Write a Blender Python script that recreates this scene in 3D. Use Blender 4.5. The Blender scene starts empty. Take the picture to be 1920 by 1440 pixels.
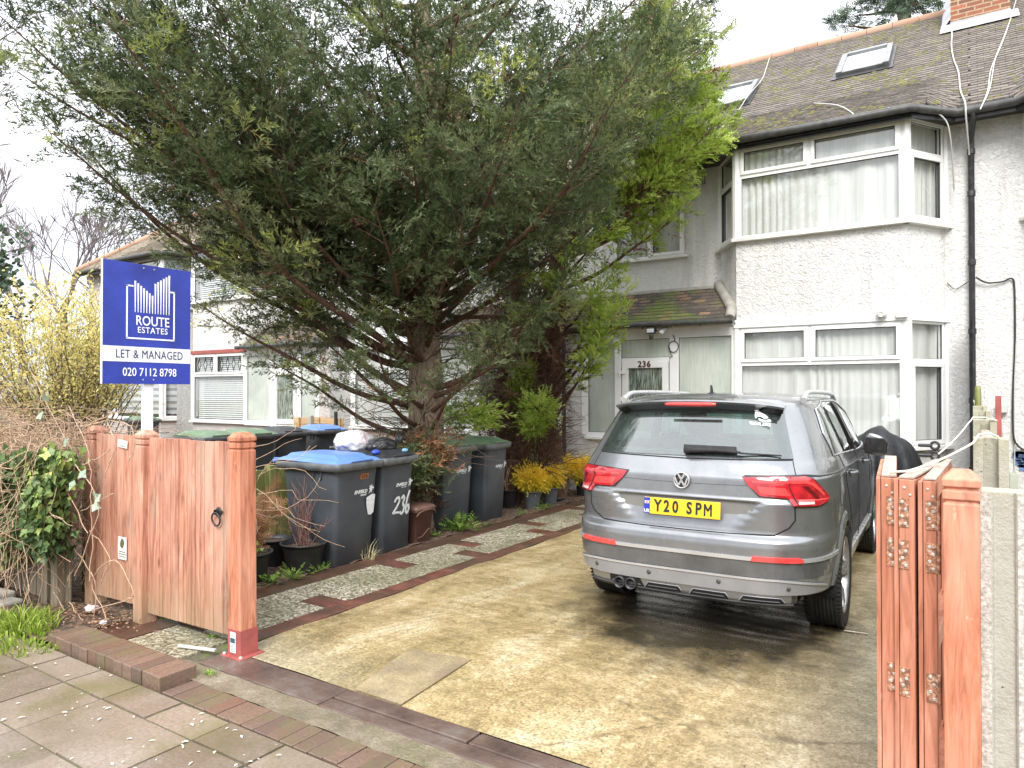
import bpy, bmesh, math, random
import numpy as np
from mathutils import Vector, Matrix
from mathutils.geometry import delaunay_2d_cdt
random.seed(7)
rng = np.random.default_rng(11)
PI = math.pi
SC = bpy.context.scene
COL = SC.collection
# ---------------------------------------------------------------- camera
YAW, PITCH, CAMH = 0.578447, 0.010725, 1.65
cam = bpy.data.cameras.new('camera'); cam.sensor_width = 36; cam.lens = 24.806
cam.clip_start = 0.05; cam.clip_end = 600
camo = bpy.data.objects.new('camera', cam); COL.objects.link(camo)
camo.location = (0, 0, CAMH); camo.rotation_euler = (PI/2+PITCH, 0, YAW)
SC.camera = camo
SC.render.resolution_x = 1024; SC.render.resolution_y = 768
# ---------------------------------------------------------------- sky: bright overcast
SUN_EL, SUN_AZ = math.radians(44), math.radians(160)
W = bpy.data.worlds.new('World'); SC.world = W; W.use_nodes = True
nt = W.node_tree; nt.nodes.clear()
wo = nt.nodes.new('ShaderNodeOutputWorld'); bg = nt.nodes.new('ShaderNodeBackground')
bg2 = nt.nodes.new('ShaderNodeBackground'); mx = nt.nodes.new('ShaderNodeMixShader')
sky = nt.nodes.new('ShaderNodeTexSky'); sky.sky_type = 'NISHITA'; sky.sun_disc = False
sky.sun_elevation = SUN_EL; sky.sun_rotation = SUN_AZ
bg.inputs[1].default_value = 0.10
nt.links.new(sky.outputs[0], bg.inputs[0])
tc = nt.nodes.new('ShaderNodeTexCoord'); mp = nt.nodes.new('ShaderNodeMapping'); mp.inputs['Scale'].default_value = (1.2, 1.2, 3.2)
nz = nt.nodes.new('ShaderNodeTexNoise'); nz.inputs['Scale'].default_value = 1.6; nz.inputs['Detail'].default_value = 5
rp = nt.nodes.new('ShaderNodeValToRGB')
rp.color_ramp.elements[0].position = .32; rp.color_ramp.elements[0].color = (.69, .71, .755, 1)
rp.color_ramp.elements[1].position = .62; rp.color_ramp.elements[1].color = (.93, .935, .95, 1)
nt.links.new(tc.outputs['Generated'], mp.inputs[0]); nt.links.new(mp.outputs[0], nz.inputs[0])
nt.links.new(nz.outputs[0], rp.inputs[0])
sz = nt.nodes.new('ShaderNodeSeparateXYZ'); nt.links.new(tc.outputs['Generated'], sz.inputs[0]); r2 = nt.nodes.new('ShaderNodeValToRGB'); e = r2.color_ramp.elements   # overcast sky: darker towards the horizon, brightest overhead
e[0].position = 0; e[0].color = (.42, .425, .44, 1); e[1].position = .8; e[1].color = (1.3, 1.3, 1.3, 1); e.new(.22).color = (.56, .56, .575, 1); e.new(.45).color = (.98, .98, .98, 1)
mm = nt.nodes.new('ShaderNodeMix'); mm.data_type = 'RGBA'; mm.blend_type = 'MULTIPLY'; mm.inputs[0].default_value = 1; nt.links.new(sz.outputs[2], r2.inputs[0]); nt.links.new(rp.outputs[0], mm.inputs[6]); nt.links.new(r2.outputs[0], mm.inputs[7]); nt.links.new(mm.outputs[2], bg2.inputs[0])
bg2.inputs[1].default_value = 1.12
mx.inputs[0].default_value = 0.88
nt.links.new(bg.outputs[0], mx.inputs[1]); nt.links.new(bg2.outputs[0], mx.inputs[2]); nt.links.new(mx.outputs[0], wo.inputs[0])
sl = bpy.data.lights.new('sun', 'SUN'); sl.energy = 1.5; sl.angle = math.radians(28); sl.color = (1, .965, .92)
so = bpy.data.objects.new('sun', sl); COL.objects.link(so); so.location = (3, -6, 12)
sd = Vector((math.sin(SUN_AZ)*math.cos(SUN_EL), math.cos(SUN_AZ)*math.cos(SUN_EL), math.sin(SUN_EL)))
so.rotation_euler = sd.to_track_quat('Z', 'Y').to_euler()
SC.view_settings.view_transform = 'Standard'; SC.view_settings.look = 'None'
SC.view_settings.exposure = 1.43; SC.view_settings.gamma = 1
try:
    SC.cycles.max_bounces = 8; SC.cycles.transparent_max_bounces = 16; SC.cycles.caustics_reflective = False; SC.cycles.caustics_refractive = False
except Exception: pass
# ---------------------------------------------------------------- pixel -> point in the place
_cy, _sy = math.cos(YAW), math.sin(YAW)
_F = Vector((-_sy, _cy, 0))*math.cos(PITCH)+Vector((0, 0, math.sin(PITCH)))
_U = Vector((0, 0, 1))*math.cos(PITCH)-Vector((-_sy, _cy, 0))*math.sin(PITCH)
_R = Vector((_cy, _sy, 0)); CAM = Vector((0, 0, CAMH))
def ray(x, y): return _F+_R*((x-960)/1323.)-_U*((y-720)/1323.)
def atY(x, y, Y): d = ray(x, y); return CAM+d*(Y/d.y)
def atX(x, y, X): d = ray(x, y); return CAM+d*(X/d.x)
def atZ(x, y, z=0): d = ray(x, y); return CAM+d*((z-CAMH)/d.z)
# ---------------------------------------------------------------- materials
class NT:
    def __init__(s, name, base=(.5, .5, .5), rough=.6, metal=0, spec=.5, coat=0):
        s.m = bpy.data.materials.new(name); s.m.use_nodes = True; s.t = s.m.node_tree
        s.b = s.t.nodes['Principled BSDF']; s.out = s.t.nodes['Material Output']
        s.set('Base Color', (*base[:3], 1)); s.set('Roughness', rough); s.set('Metallic', metal); s.set('Specular IOR Level', spec)
        if coat: s.set('Coat Weight', coat); s.set('Coat Roughness', .05)
        s.tc = None
    def set(s, k, v):
        if hasattr(v, 'is_linked') or isinstance(v, bpy.types.NodeSocket): s.t.links.new(v, s.b.inputs[k])
        else: s.b.inputs[k].default_value = v
    def n(s, ty, **k):
        o = s.t.nodes.new(ty)
        for a, v in k.items(): setattr(o, a, v)
        return o
    def co(s, scale=(1, 1, 1), rot=(0, 0, 0), kind='Object'):
        tc = s.n('ShaderNodeTexCoord'); mp = s.n('ShaderNodeMapping')
        mp.inputs['Scale'].default_value = scale if not isinstance(scale, (int, float)) else (scale,)*3
        mp.inputs['Rotation'].default_value = rot
        s.t.links.new(tc.outputs[kind], mp.inputs[0]); return mp.outputs[0]
    def pos(s, scale=(1, 1, 1)):
        g = s.n('ShaderNodeNewGeometry'); mp = s.n('ShaderNodeMapping')
        mp.inputs['Scale'].default_value = scale if not isinstance(scale, (int, float)) else (scale,)*3
        s.t.links.new(g.outputs['Position'], mp.inputs[0]); return mp.outputs[0]
    def noise(s, sc=5, det=4, rough=.55, vec=None, dist=0):
        o = s.n('ShaderNodeTexNoise'); o.inputs['Scale'].default_value = sc; o.inputs['Detail'].default_value = det
        o.inputs['Roughness'].default_value = rough; o.inputs['Distortion'].default_value = dist
        s.t.links.new(vec or s.pos(), o.inputs['Vector']); return o.outputs[0]
    def voro(s, sc=5, vec=None, feat='F1', out='Distance', rnd=1):
        o = s.n('ShaderNodeTexVoronoi'); o.feature = feat; o.inputs['Scale'].default_value = sc; o.inputs['Randomness'].default_value = rnd
        s.t.links.new(vec or s.pos(), o.inputs['Vector']); return o.outputs[out]
    def wave(s, sc=5, dist=2, det=2, vec=None, dirn='X', dsc=1):
        o = s.n('ShaderNodeTexWave'); o.bands_direction = dirn; o.inputs['Scale'].default_value = sc; o.inputs['Distortion'].default_value = dist
        o.inputs['Detail'].default_value = det; o.inputs['Detail Scale'].default_value = dsc
        s.t.links.new(vec or s.co(), o.inputs['Vector']); return o.outputs['Fac']
    def ramp(s, f, st, interp='LINEAR'):
        o = s.n('ShaderNodeValToRGB'); o.color_ramp.interpolation = interp; e = o.color_ramp.elements
        while len(e) < len(st): e.new(.5)
        for i, (p, c) in enumerate(st):
            e[i].position = p
            if isinstance(c, (int, float)): c = (c, c, c)
            e[i].color = (*c[:3], 1)
        s.t.links.new(f, o.inputs[0]); return o.outputs[0]
    def mix(s, f, a, b, mode='MIX'):
        o = s.n('ShaderNodeMix', data_type='RGBA', blend_type=mode)
        for k, v in ((0, f), (6, a), (7, b)):
            if isinstance(v, bpy.types.NodeSocket): s.t.links.new(v, o.inputs[k])
            elif k == 0: o.inputs[0].default_value = v
            else: o.inputs[k].default_value = (*v[:3], 1)
        return o.outputs[2]
    def math(s, op, a, b=0.):
        o = s.n('ShaderNodeMath', operation=op)
        for k, v in ((0, a), (1, b)):
            if isinstance(v, bpy.types.NodeSocket): s.t.links.new(v, o.inputs[k])
            else: o.inputs[k].default_value = v
        return o.outputs[0]
    def island(s):
        return s.n('ShaderNodeNewGeometry').outputs['Random Per Island']
    def attr(s, nme):
        a = s.n('ShaderNodeAttribute'); a.attribute_name = nme; return a.outputs['Fac']
    def bump(s, h, strength=.5, dist=.01, prev=None):
        o = s.n('ShaderNodeBump'); o.inputs['Strength'].default_value = strength; o.inputs['Distance'].default_value = dist
        s.t.links.new(h, o.inputs['Height'])
        if prev is not None: s.t.links.new(prev, o.inputs['Normal'])
        s.t.links.new(o.outputs[0], s.b.inputs['Normal']); return o.outputs[0]
MM = {}
def simple(name, base, rough=.6, metal=0, spec=.5, coat=0, var=.12, sc=6, bump=0, bsc=40):
    if name in MM: return MM[name]
    n = NT(name, base, rough, metal, spec, coat)
    if var:
        f = n.noise(sc, 5); lo = tuple(c*(1-var) for c in base); hi = tuple(min(1, c*(1+var)) for c in base)
        n.set('Base Color', n.ramp(f, [(.3, lo), (.7, hi)]))
        n.set('Roughness', n.ramp(n.noise(sc*1.7, 3), [(.3, max(.02, rough-.08)), (.7, min(1, rough+.08))]))
    if bump: n.bump(n.noise(bsc, 4), bump, .006)
    MM[name] = n.m; return n.m
def glass_mat(name, tint=(.75, .8, .78), refl=1.0, rough=.02, wav=0, drops=0):
    if name in MM: return MM[name]
    n = NT(name); t = n.t; t.nodes.remove(n.b)
    tr = n.n('ShaderNodeBsdfTransparent'); tr.inputs[0].default_value = (*tint, 1)
    gl = n.n('ShaderNodeBsdfGlossy'); gl.inputs['Roughness'].default_value = rough; gl.inputs[0].default_value = (.95, .98, .97, 1)
    fr = n.n('ShaderNodeLayerWeight'); fr.inputs[0].default_value = .5
    f = n.math('ADD', .043, n.math('MULTIPLY', n.math('POWER', fr.outputs['Facing'], 4.5), .95)); f = n.math('MULTIPLY', f, refl); f = n.math('MINIMUM', f, .95)
    m = n.n('ShaderNodeMixShader'); t.links.new(f, m.inputs[0]); t.links.new(tr.outputs[0], m.inputs[1]); t.links.new(gl.outputs[0], m.inputs[2])
    last = m.outputs[0]
    if wav:
        bp = n.n('ShaderNodeBump'); bp.inputs['Strength'].default_value = wav; bp.inputs['Distance'].default_value = .01
        t.links.new(n.noise(2.2, 2), bp.inputs['Height']); t.links.new(bp.outputs[0], gl.inputs['Normal'])
    if drops:
        d = n.n('ShaderNodeBsdfDiffuse'); d.inputs[0].default_value = (.6, .74, .71, 1)
        m2 = n.n('ShaderNodeMixShader'); f1 = n.ramp(n.noise(170, 3, vec=n.pos((1, 1, .55))), [(.40, .1), (.64, 1.)])
        f2 = n.math('MULTIPLY', f1, drops); t.links.new(f2, m2.inputs[0]); t.links.new(last, m2.inputs[1]); t.links.new(d.outputs[0], m2.inputs[2]); last = m2.outputs[0]
    t.links.new(last, n.out.inputs[0]); MM[name] = n.m; return n.m
# ---------------------------------------------------------------- mesh helpers
def link(o, parent=None):
    COL.objects.link(o)
    if parent is not None: o.parent = parent
    return o
def tag(o, label=None, cat=None, group=None, kind=None):
    if label: o['label'] = label
    if cat: o['category'] = cat
    if group: o['group'] = group
    if kind: o['kind'] = kind
    return o
def empty(name, loc=(0, 0, 0), rz=0, label=None, cat=None, group=None):
    o = bpy.data.objects.new(name, None); o.empty_display_size = .1; link(o); o.location = loc; o.rotation_euler = (0, 0, rz)
    return tag(o, label, cat, group)
def np_mesh(name, V, Q, mats, tint=None, smooth=False, mi=None):
    V = np.asarray(V, dtype=np.float32).reshape(-1, 3); Q = np.asarray(Q, dtype=np.int32); k = Q.shape[1]
    me = bpy.data.meshes.new(name); me.vertices.add(len(V)); me.vertices.foreach_set('co', V.ravel())
    me.loops.add(Q.size); me.loops.foreach_set('vertex_index', Q.ravel())
    me.polygons.add(len(Q)); me.polygons.foreach_set('loop_start', np.arange(0, Q.size, k, dtype=np.int32))
    if smooth: me.polygons.foreach_set('use_smooth', np.ones(len(Q), dtype=bool))
    if mi is not None: me.polygons.foreach_set('material_index', np.asarray(mi, dtype=np.int32))
    for m in (mats if isinstance(mats, (list, tuple)) else [mats]): me.materials.append(m)
    me.update(calc_edges=True)
    if tint is not None:
        a = me.attributes.new('tint', 'FLOAT', 'POINT'); a.data.foreach_set('value', np.asarray(tint, dtype=np.float32))
    return me
class MB:
    def __init__(s): s.v = []; s.f = []; s.mi = []; s.sm = []
    def add(s, vs, fs, mi=0, sm=False):
        b = len(s.v); s.v += [tuple(v) for v in vs]
        for f in fs: s.f.append(tuple(b+i for i in f)); s.mi.append(mi); s.sm.append(sm)
        return s
    def box(s, x0, x1, y0, y1, z0, z1, mi=0):
        vs = [(x, y, z) for z in (z0, z1) for y in (y0, y1) for x in (x0, x1)]
        return s.add(vs, [(0, 2, 3, 1), (4, 5, 7, 6), (0, 1, 5, 4), (2, 6, 7, 3), (0, 4, 6, 2), (1, 3, 7, 5)], mi)
    def obox(s, c, ax, ay, az, mi=0):
        c, ax, ay, az = map(Vector, (c, ax, ay, az))
        vs = [c+ax*i+ay*j+az*k for k in (-1, 1) for j in (-1, 1) for i in (-1, 1)]
        return s.add(vs, [(0, 2, 3, 1), (4, 5, 7, 6), (0, 1, 5, 4), (2, 6, 7, 3), (0, 4, 6, 2), (1, 3, 7, 5)], mi)
    def bar(s, a, b, w, d, up=(0, 0, 1), mi=0):      # box along a-b, w across, d deep
        a, b = Vector(a), Vector(b); t = (b-a); L = t.length; t.normalize(); up = Vector(up)
        sd = t.cross(up)
        if sd.length < 1e-4: sd = t.cross(Vector((1, 0, 0)))
        sd.normalize(); n = sd.cross(t)
        return s.obox((a+b)/2, t*(L/2), sd*(w/2), n*(d/2), mi)
    def tube(s, pts, r, seg=8, mi=0, sm=True, cap=True):
        pts = [Vector(p) for p in pts]; n = len(pts); rs = r if isinstance(r, (list, tuple)) else [r]*n
        vs = []; prev = None
        for i, p in enumerate(pts):
            t = (pts[min(i+1, n-1)]-pts[max(i-1, 0)]).normalized()
            if prev is None: u = t.orthogonal().normalized()
            else:
                u = prev-t*prev.dot(t); u = u.normalized() if u.length > 1e-5 else t.orthogonal().normalized()
            prev = u; w = t.cross(u)
            for k in range(seg):
                a = 2*PI*k/seg; vs.append(p+(u*math.cos(a)+w*math.sin(a))*rs[i])
        fs = [(i*seg+k, i*seg+(k+1) % seg, (i+1)*seg+(k+1) % seg, (i+1)*seg+k) for i in range(n-1) for k in range(seg)]
        s.add(vs, fs, mi, sm)
        if cap: s.add([vs[k] for k in range(seg)], [tuple(reversed(range(seg)))], mi); s.add([vs[(n-1)*seg+k] for k in range(seg)], [tuple(range(seg))], mi)
        return s
    def lathe(s, prof, seg=24, c=(0, 0, 0), M=None, mi=0, sm=True):
        vs = []; c = Vector(c)
        for r, z in prof:
            for k in range(seg):
                a = 2*PI*k/seg; p = Vector((r*math.cos(a), r*math.sin(a), z))
                if M is not None: p = M @ p
                vs.append(p+c)
        n = len(prof)
        return s.add(vs, [(i*seg+k, i*seg+(k+1) % seg, (i+1)*seg+(k+1) % seg, (i+1)*seg+k) for i in range(n-1) for k in range(seg)], mi, sm)
    def prism(s, poly, o, u, v, n, h, mi=0):         # 2D outline in plane (o,u,v), extruded h along n
        o, u, v, n = map(Vector, (o, u, v, n)); k = len(poly)
        a = [o+u*p[0]+v*p[1] for p in poly]; b = [p+n*h for p in a]
        return s.add(a+b, [tuple(reversed(range(k))), tuple(range(k, 2*k))]+[(i, (i+1) % k, k+(i+1) % k, k+i) for i in range(k)], mi)
    def build(s, name, mats, parent=None, world=True, bevel=0, seg=2, smooth_angle=None):
        me = bpy.data.meshes.new(name); vs = s.v
        if parent is not None and world:
            p = parent; M = Matrix.Identity(4)
            while p is not None: M = Matrix.Translation(p.location) @ p.rotation_euler.to_matrix().to_4x4() @ M; p = p.parent
            Mi = M.inverted(); vs = [tuple(Mi @ Vector(v)) for v in vs]
        me.from_pydata(vs, [], s.f)
        for m in (mats if isinstance(mats, (list, tuple)) else [mats]): me.materials.append(m)
        me.polygons.foreach_set('material_index', s.mi); me.polygons.foreach_set('use_smooth', s.sm); me.update()
        o = link(bpy.data.objects.new(name, me), parent)
        if bevel:
            b = o.modifiers.new('bevel', 'BEVEL'); b.width = bevel; b.segments = seg; b.limit_method = 'ANGLE'; b.angle_limit = math.radians(40)
        return o
def recalc(o):
    bm = bmesh.new(); bm.from_mesh(o.data); bmesh.ops.recalc_face_normals(bm, faces=bm.faces); bm.to_mesh(o.data); bm.free(); return o
def textobj(name, s, size, mat, parent, o, u, v, ext=.001, bold=0, align='CENTER', sx=1, shear=0, space=1):
    cu = bpy.data.curves.new(name, 'FONT'); cu.body = s; cu.size = size; cu.extrude = ext; cu.offset = bold; cu.align_x = align; cu.align_y = 'CENTER'
    cu.resolution_u = 3; cu.shear = shear; cu.space_character = space
    t = bpy.data.objects.new(name, cu); COL.objects.link(t); bpy.context.view_layer.update()
    dg = bpy.context.evaluated_depsgraph_get(); me = bpy.data.meshes.new_from_object(t.evaluated_get(dg))
    bpy.data.objects.remove(t)
    u = Vector(u).normalized(); v = Vector(v).normalized(); n = u.cross(v)
    M = Matrix(((u.x*sx, v.x, n.x, o[0]), (u.y*sx, v.y, n.y, o[1]), (u.z*sx, v.z, n.z, o[2]), (0, 0, 0, 1)))
    me.transform(M); me.materials.clear(); me.materials.append(mat); me.name = name
    return link(bpy.data.objects.new(name, me), parent)
def copy_tree(o, parent=None):
    c = o.copy(); link(c); c.parent = parent
    for ch in list(o.children): copy_tree(ch, c)
    return c
def patch_noise(x, y, s=1.0):
    return (math.sin(x*1.7*s+.3)*math.cos(y*2.3*s+1.1)+.5*math.sin(x*4.1*s+y*3.3*s)+.25*math.sin(x*9.3*s-y*7.9*s+2))/1.75
# ================================================================ GROUND
def ground_mats():
    n = NT('pavement_slab'); f = n.noise(1.3, 5, .6); g = n.noise(55, 4, .7)
    c = n.ramp(f, [(.3, (.165, .125, .09)), (.5, (.26, .21, .165)), (.7, (.34, .295, .25))])
    c = n.mix(n.ramp(g, [(.35, .65), (.7, 0.)]), c, (.13, .105, .075), 'MIX')
    moss = n.ramp(n.noise(2.1, 6, .65), [(.50, 0.), (.64, .65)]); c = n.mix(moss, c, (.13, .12, .05))
    sp = n.ramp(n.voro(9), [(.03, 1.), (.05, 0.)]); c = n.mix(sp, c, (.55, .54, .5))
    isl = n.ramp(n.island(), [(0., .8), (1., 1.15)]); c = n.mix(1., c, isl, 'MULTIPLY')
    n.set('Base Color', c); n.set('Roughness', n.ramp(n.noise(3.1, 5), [(.35, .16), (.62, .48)])); n.bump(g, .5, .004); MM['slab'] = n.m
    n = NT('paving_brick'); f = n.island(); c = n.ramp(f, [(0., (.2, .1, .07)), (.35, (.17, .115, .085)), (.7, (.24, .15, .11)), (1., (.13, .085, .07))])
    g = n.noise(60, 4, .7); c = n.mix(n.ramp(g, [(.35, .7), (.7, 0.)]), c, (.09, .07, .05)); moss = n.ramp(n.noise(3.3, 5, .7), [(.5, 0.), (.62, .6)])
    c = n.mix(moss, c, (.13, .125, .05)); n.set('Base Color', c); n.set('Roughness', n.ramp(n.noise(4, 4), [(.35, .25), (.65, .6)])); n.bump(g, .5, .004); MM['brick_pave'] = n.m
    n = NT('joint_soil'); f = n.noise(9, 6, .7); n.set('Base Color', n.ramp(f, [(.35, (.06, .05, .035)), (.5, (.1, .085, .06)), (.62, (.12, .15, .03)), (.75, (.22, .27, .05))]))
    n.set('Roughness', .9); n.bump(n.noise(80, 4), .8, .01); MM['soil_joint'] = n.m
    # driveway concrete, ochre with olive algae and pale worn patches
    n = NT('driveway_concrete'); w = n.noise(.9, 3, .5, vec=n.pos((1, .55, 1)), dist=.8); a = n.noise(2.6, 7, .68, vec=n.pos((1, .45, 1)), dist=.6)
    a = n.math('ADD', n.math('MULTIPLY', a, .66), n.math('MULTIPLY', n.noise(11, 7, .75), .34))
    c = n.ramp(a, [(.37, (.17, .13, .06)), (.44, (.30, .225, .105)), (.5, (.41, .31, .155)), (.56, (.50, .405, .235)), (.66, (.60, .53, .385))])
    olive = n.ramp(w, [(.48, 0.), (.66, .6)]); c = n.mix(olive, c, n.ramp(a, [(.36, (.13, .105, .045)), (.5, (.3, .235, .10)), (.62, (.52, .43, .24))]))
    # paler grey near the street edge
    geo = n.n('ShaderNodeNewGeometry'); sx = n.n('ShaderNodeSeparateXYZ'); n.t.links.new(geo.outputs['Position'], sx.inputs[0])
    e = n.math('ADD', sx.outputs[1], n.math('MULTIPLY', n.noise(2.4, 4), .9)); pale = n.ramp(e, [(0., 0.)]); 
    ee = n.n('ShaderNodeMapRange'); ee.inputs[1].default_value = 3.75; ee.inputs[2].default_value = 3.2; n.t.links.new(e, ee.inputs[0])
    lx = n.n('ShaderNodeMapRange'); lx.inputs[1].default_value = -2.7; lx.inputs[2].default_value = -3.6; n.t.links.new(sx.outputs[0], lx.inputs[0])
    c = n.mix(n.math('MULTIPLY', n.math('MULTIPLY', ee.outputs[0], lx.outputs[0]), .75), c, (.42, .39, .3))
    rx = n.n('ShaderNodeMapRange'); rx.inputs[1].default_value = -1.15; rx.inputs[2].default_value = -.55; n.t.links.new(sx.outputs[0], rx.inputs[0])
    c = n.mix(n.math('MULTIPLY', rx.outputs[0], .6), c, n.ramp(a, [(.3, (.17, .155, .11)), (.6, (.36, .345, .28))]))
    wv = n.n('ShaderNodeTexWave'); wv.wave_type = 'RINGS'; wv.rings_direction = 'Z'; wv.inputs['Scale'].default_value = 5; wv.inputs['Distortion'].default_value = 5; wv.inputs['Detail'].default_value = 4; wv.inputs['Detail Scale'].default_value = 1.2
    mpp = n.n('ShaderNodeMapping'); mpp.inputs['Location'].default_value = (1.9, -3.2, 0); gp = n.n('ShaderNodeNewGeometry'); n.t.links.new(gp.outputs['Position'], mpp.inputs[0]); n.t.links.new(mpp.outputs[0], wv.inputs['Vector'])
    c = n.mix(n.math('MULTIPLY', n.ramp(wv.outputs['Fac'], [(.55, 0.), (.85, .38)]), n.ramp(n.noise(1.6, 3), [(.45, 0.), (.58, 1.)])), c, (.2, .15, .07))
    g = n.noise(58, 6, .8); c = n.mix(n.ramp(g, [(.38, .85), (.53, 0.)]), c, (.13, .095, .04)); c = n.mix(n.ramp(g, [(.56, 0.), (.68, .6)]), c, (.72, .62, .42))
    p = n.ramp(n.noise(210, 2), [(.62, 0.), (.7, .45)]); c = n.mix(p, c, (.75, .7, .55))
    # damp patch under the car, darkened further to paint in the car's shadow
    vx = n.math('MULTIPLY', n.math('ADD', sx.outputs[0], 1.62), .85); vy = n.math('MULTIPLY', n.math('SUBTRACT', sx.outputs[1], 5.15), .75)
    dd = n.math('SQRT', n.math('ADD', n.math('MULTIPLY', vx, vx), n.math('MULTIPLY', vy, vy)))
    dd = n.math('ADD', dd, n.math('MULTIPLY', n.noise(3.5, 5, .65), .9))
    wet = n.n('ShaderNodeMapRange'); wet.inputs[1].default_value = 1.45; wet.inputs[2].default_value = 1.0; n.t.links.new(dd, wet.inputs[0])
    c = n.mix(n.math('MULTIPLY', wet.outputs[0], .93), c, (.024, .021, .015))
    cd = n.voro(.42, vec=n.mix(.06, n.pos(), n.pos(1.), 'ADD'), feat='DISTANCE_TO_EDGE'); ck = n.ramp(n.math('ADD', cd, n.math('MULTIPLY', n.noise(6, 5, .7), .05)), [(.022, .75), (.032, 0.)]); ck = n.math('MULTIPLY', ck, n.ramp(n.noise(1.1, 3), [(.5, 0.), (.58, 1.)])); c = n.mix(ck, c, (.07, .055, .03))
    n.set('Base Color', c)
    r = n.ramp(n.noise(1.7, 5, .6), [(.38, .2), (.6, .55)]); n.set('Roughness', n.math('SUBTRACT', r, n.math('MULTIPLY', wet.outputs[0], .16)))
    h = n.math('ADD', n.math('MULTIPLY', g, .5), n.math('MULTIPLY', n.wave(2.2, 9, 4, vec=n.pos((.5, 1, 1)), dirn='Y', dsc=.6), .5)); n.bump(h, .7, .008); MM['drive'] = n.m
    n = NT('patch_concrete'); a = n.noise(4, 7, .7); c = n.ramp(a, [(.3, (.27, .21, .105)), (.55, (.42, .335, .19)), (.75, (.52, .44, .29))]); g = n.noise(60, 5, .7)
    c = n.mix(n.ramp(n.noise(1.7, 4, .6), [(.4, .7), (.6, 0.)]), c, (.17, .12, .085))
    n.set('Base Color', n.mix(n.ramp(g, [(.35, .5), (.6, 0.)]), c, (.13, .11, .07))); n.set('Roughness', .55); n.bump(n.math('ADD', g, n.noise(9, 4)), .8, .01); MM['patch'] = n.m
    n = NT('mossy_cement'); a = n.noise(5, 7, .7); c = n.ramp(a, [(.3, (.12, .095, .06)), (.52, (.24, .20, .14)), (.72, (.36, .32, .25))]); c = n.mix(n.ramp(n.noise(3, 6, .7), [(.5, 0.), (.64, .6)]), c, (.15, .15, .06)); g = n.noise(60, 5, .7)
    n.set('Base Color', n.mix(n.ramp(g, [(.35, .6), (.6, 0.)]), c, (.09, .075, .05))); n.set('Roughness', .5); n.bump(n.math('ADD', g, n.noise(9, 4)), .9, .01); MM['strip'] = n.m
    n = NT('wet_kerb_stone'); a = n.noise(3, 6, .65); c = n.ramp(a, [(.3, (.055, .04, .035)), (.5, (.12, .08, .065)), (.7, (.17, .15, .13))])
    n.set('Base Color', c); n.set('Roughness', n.ramp(n.noise(2, 4), [(.35, .12), (.65, .45)])); n.bump(n.noise(30, 5, .7, vec=n.pos((.5, 2, 1))), .6, .006); MM['kerb'] = n.m
    n = NT('aggregate_slab'); v = n.voro(62, out='Color'); sp = n.n('ShaderNodeSeparateColor'); n.t.links.new(v, sp.inputs[0])
    c = n.ramp(sp.outputs[0], [(0., (.08, .07, .05)), (.35, (.2, .175, .12)), (.7, (.42, .38, .28)), (1., (.62, .57, .45))])
    c = n.mix(n.ramp(n.noise(1.5, 5), [(.4, 0.), (.65, .6)]), c, (.11, .11, .05)); n.set('Base Color', c); n.set('Roughness', .55); n.bump(n.voro(62), .9, .006); MM['agg'] = n.m
    n = NT('red_slab'); a = n.noise(5, 6, .7); c = n.ramp(a, [(.3, (.075, .032, .024)), (.55, (.19, .065, .045)), (.75, (.29, .13, .09))])
    c = n.mix(n.ramp(n.noise(1.9, 6, .7), [(.40, 0.), (.56, .85)]), c, (.075, .052, .032)); lx = n.n('ShaderNodeMapRange'); gg = n.n('ShaderNodeNewGeometry'); s3 = n.n('ShaderNodeSeparateXYZ'); n.t.links.new(gg.outputs['Position'], s3.inputs[0]); lx.inputs[1].default_value = -4.5; lx.inputs[2].default_value = -4.75; n.t.links.new(s3.outputs[0], lx.inputs[0]); c = n.mix(n.math('MULTIPLY', lx.outputs[0], .55), c, (.06, .04, .028)); g = n.noise(110, 3, .8)
    c = n.mix(n.ramp(g, [(.36, .6), (.5, 0.)]), c, (.05, .03, .02)); n.set('Base Color', c); n.set('Roughness', n.ramp(n.noise(2.5, 4), [(.35, .3), (.65, .65)])); n.bump(g, .6, .005); MM['red'] = n.m
    n = NT('bed_soil'); a = n.noise(16, 6, .75); c = n.ramp(a, [(.3, (.035, .025, .018)), (.5, (.11, .075, .05)), (.62, (.26, .17, .11)), (.72, (.4, .3, .22))])
    n.set('Base Color', c); n.set('Roughness', .9); n.bump(n.noise(45, 5, .8), 1., .02); MM['soil'] = n.m
    n = NT('neighbour_paving'); a = n.noise(3, 6, .7); c = n.ramp(a, [(.35, (.14, .12, .08)), (.55, (.22, .2, .13)), (.66, (.2, .24, .06))]); n.set('Base Color', c); n.set('Roughness', .7)
    n.bump(n.noise(30, 4), .6, .01); MM['nbr'] = n.m
ground_mats()
def structure(mb, name, mats, **k): o = mb.build(name, mats, **k); o['kind'] = 'structure'; return o
structure(MB().add([(-160, -60, -.03), (120, -60, -.03), (120, 160, -.03), (-160, 160, -.03)], [(0, 1, 2, 3)]), 'ground', MM['soil_joint'])
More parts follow.
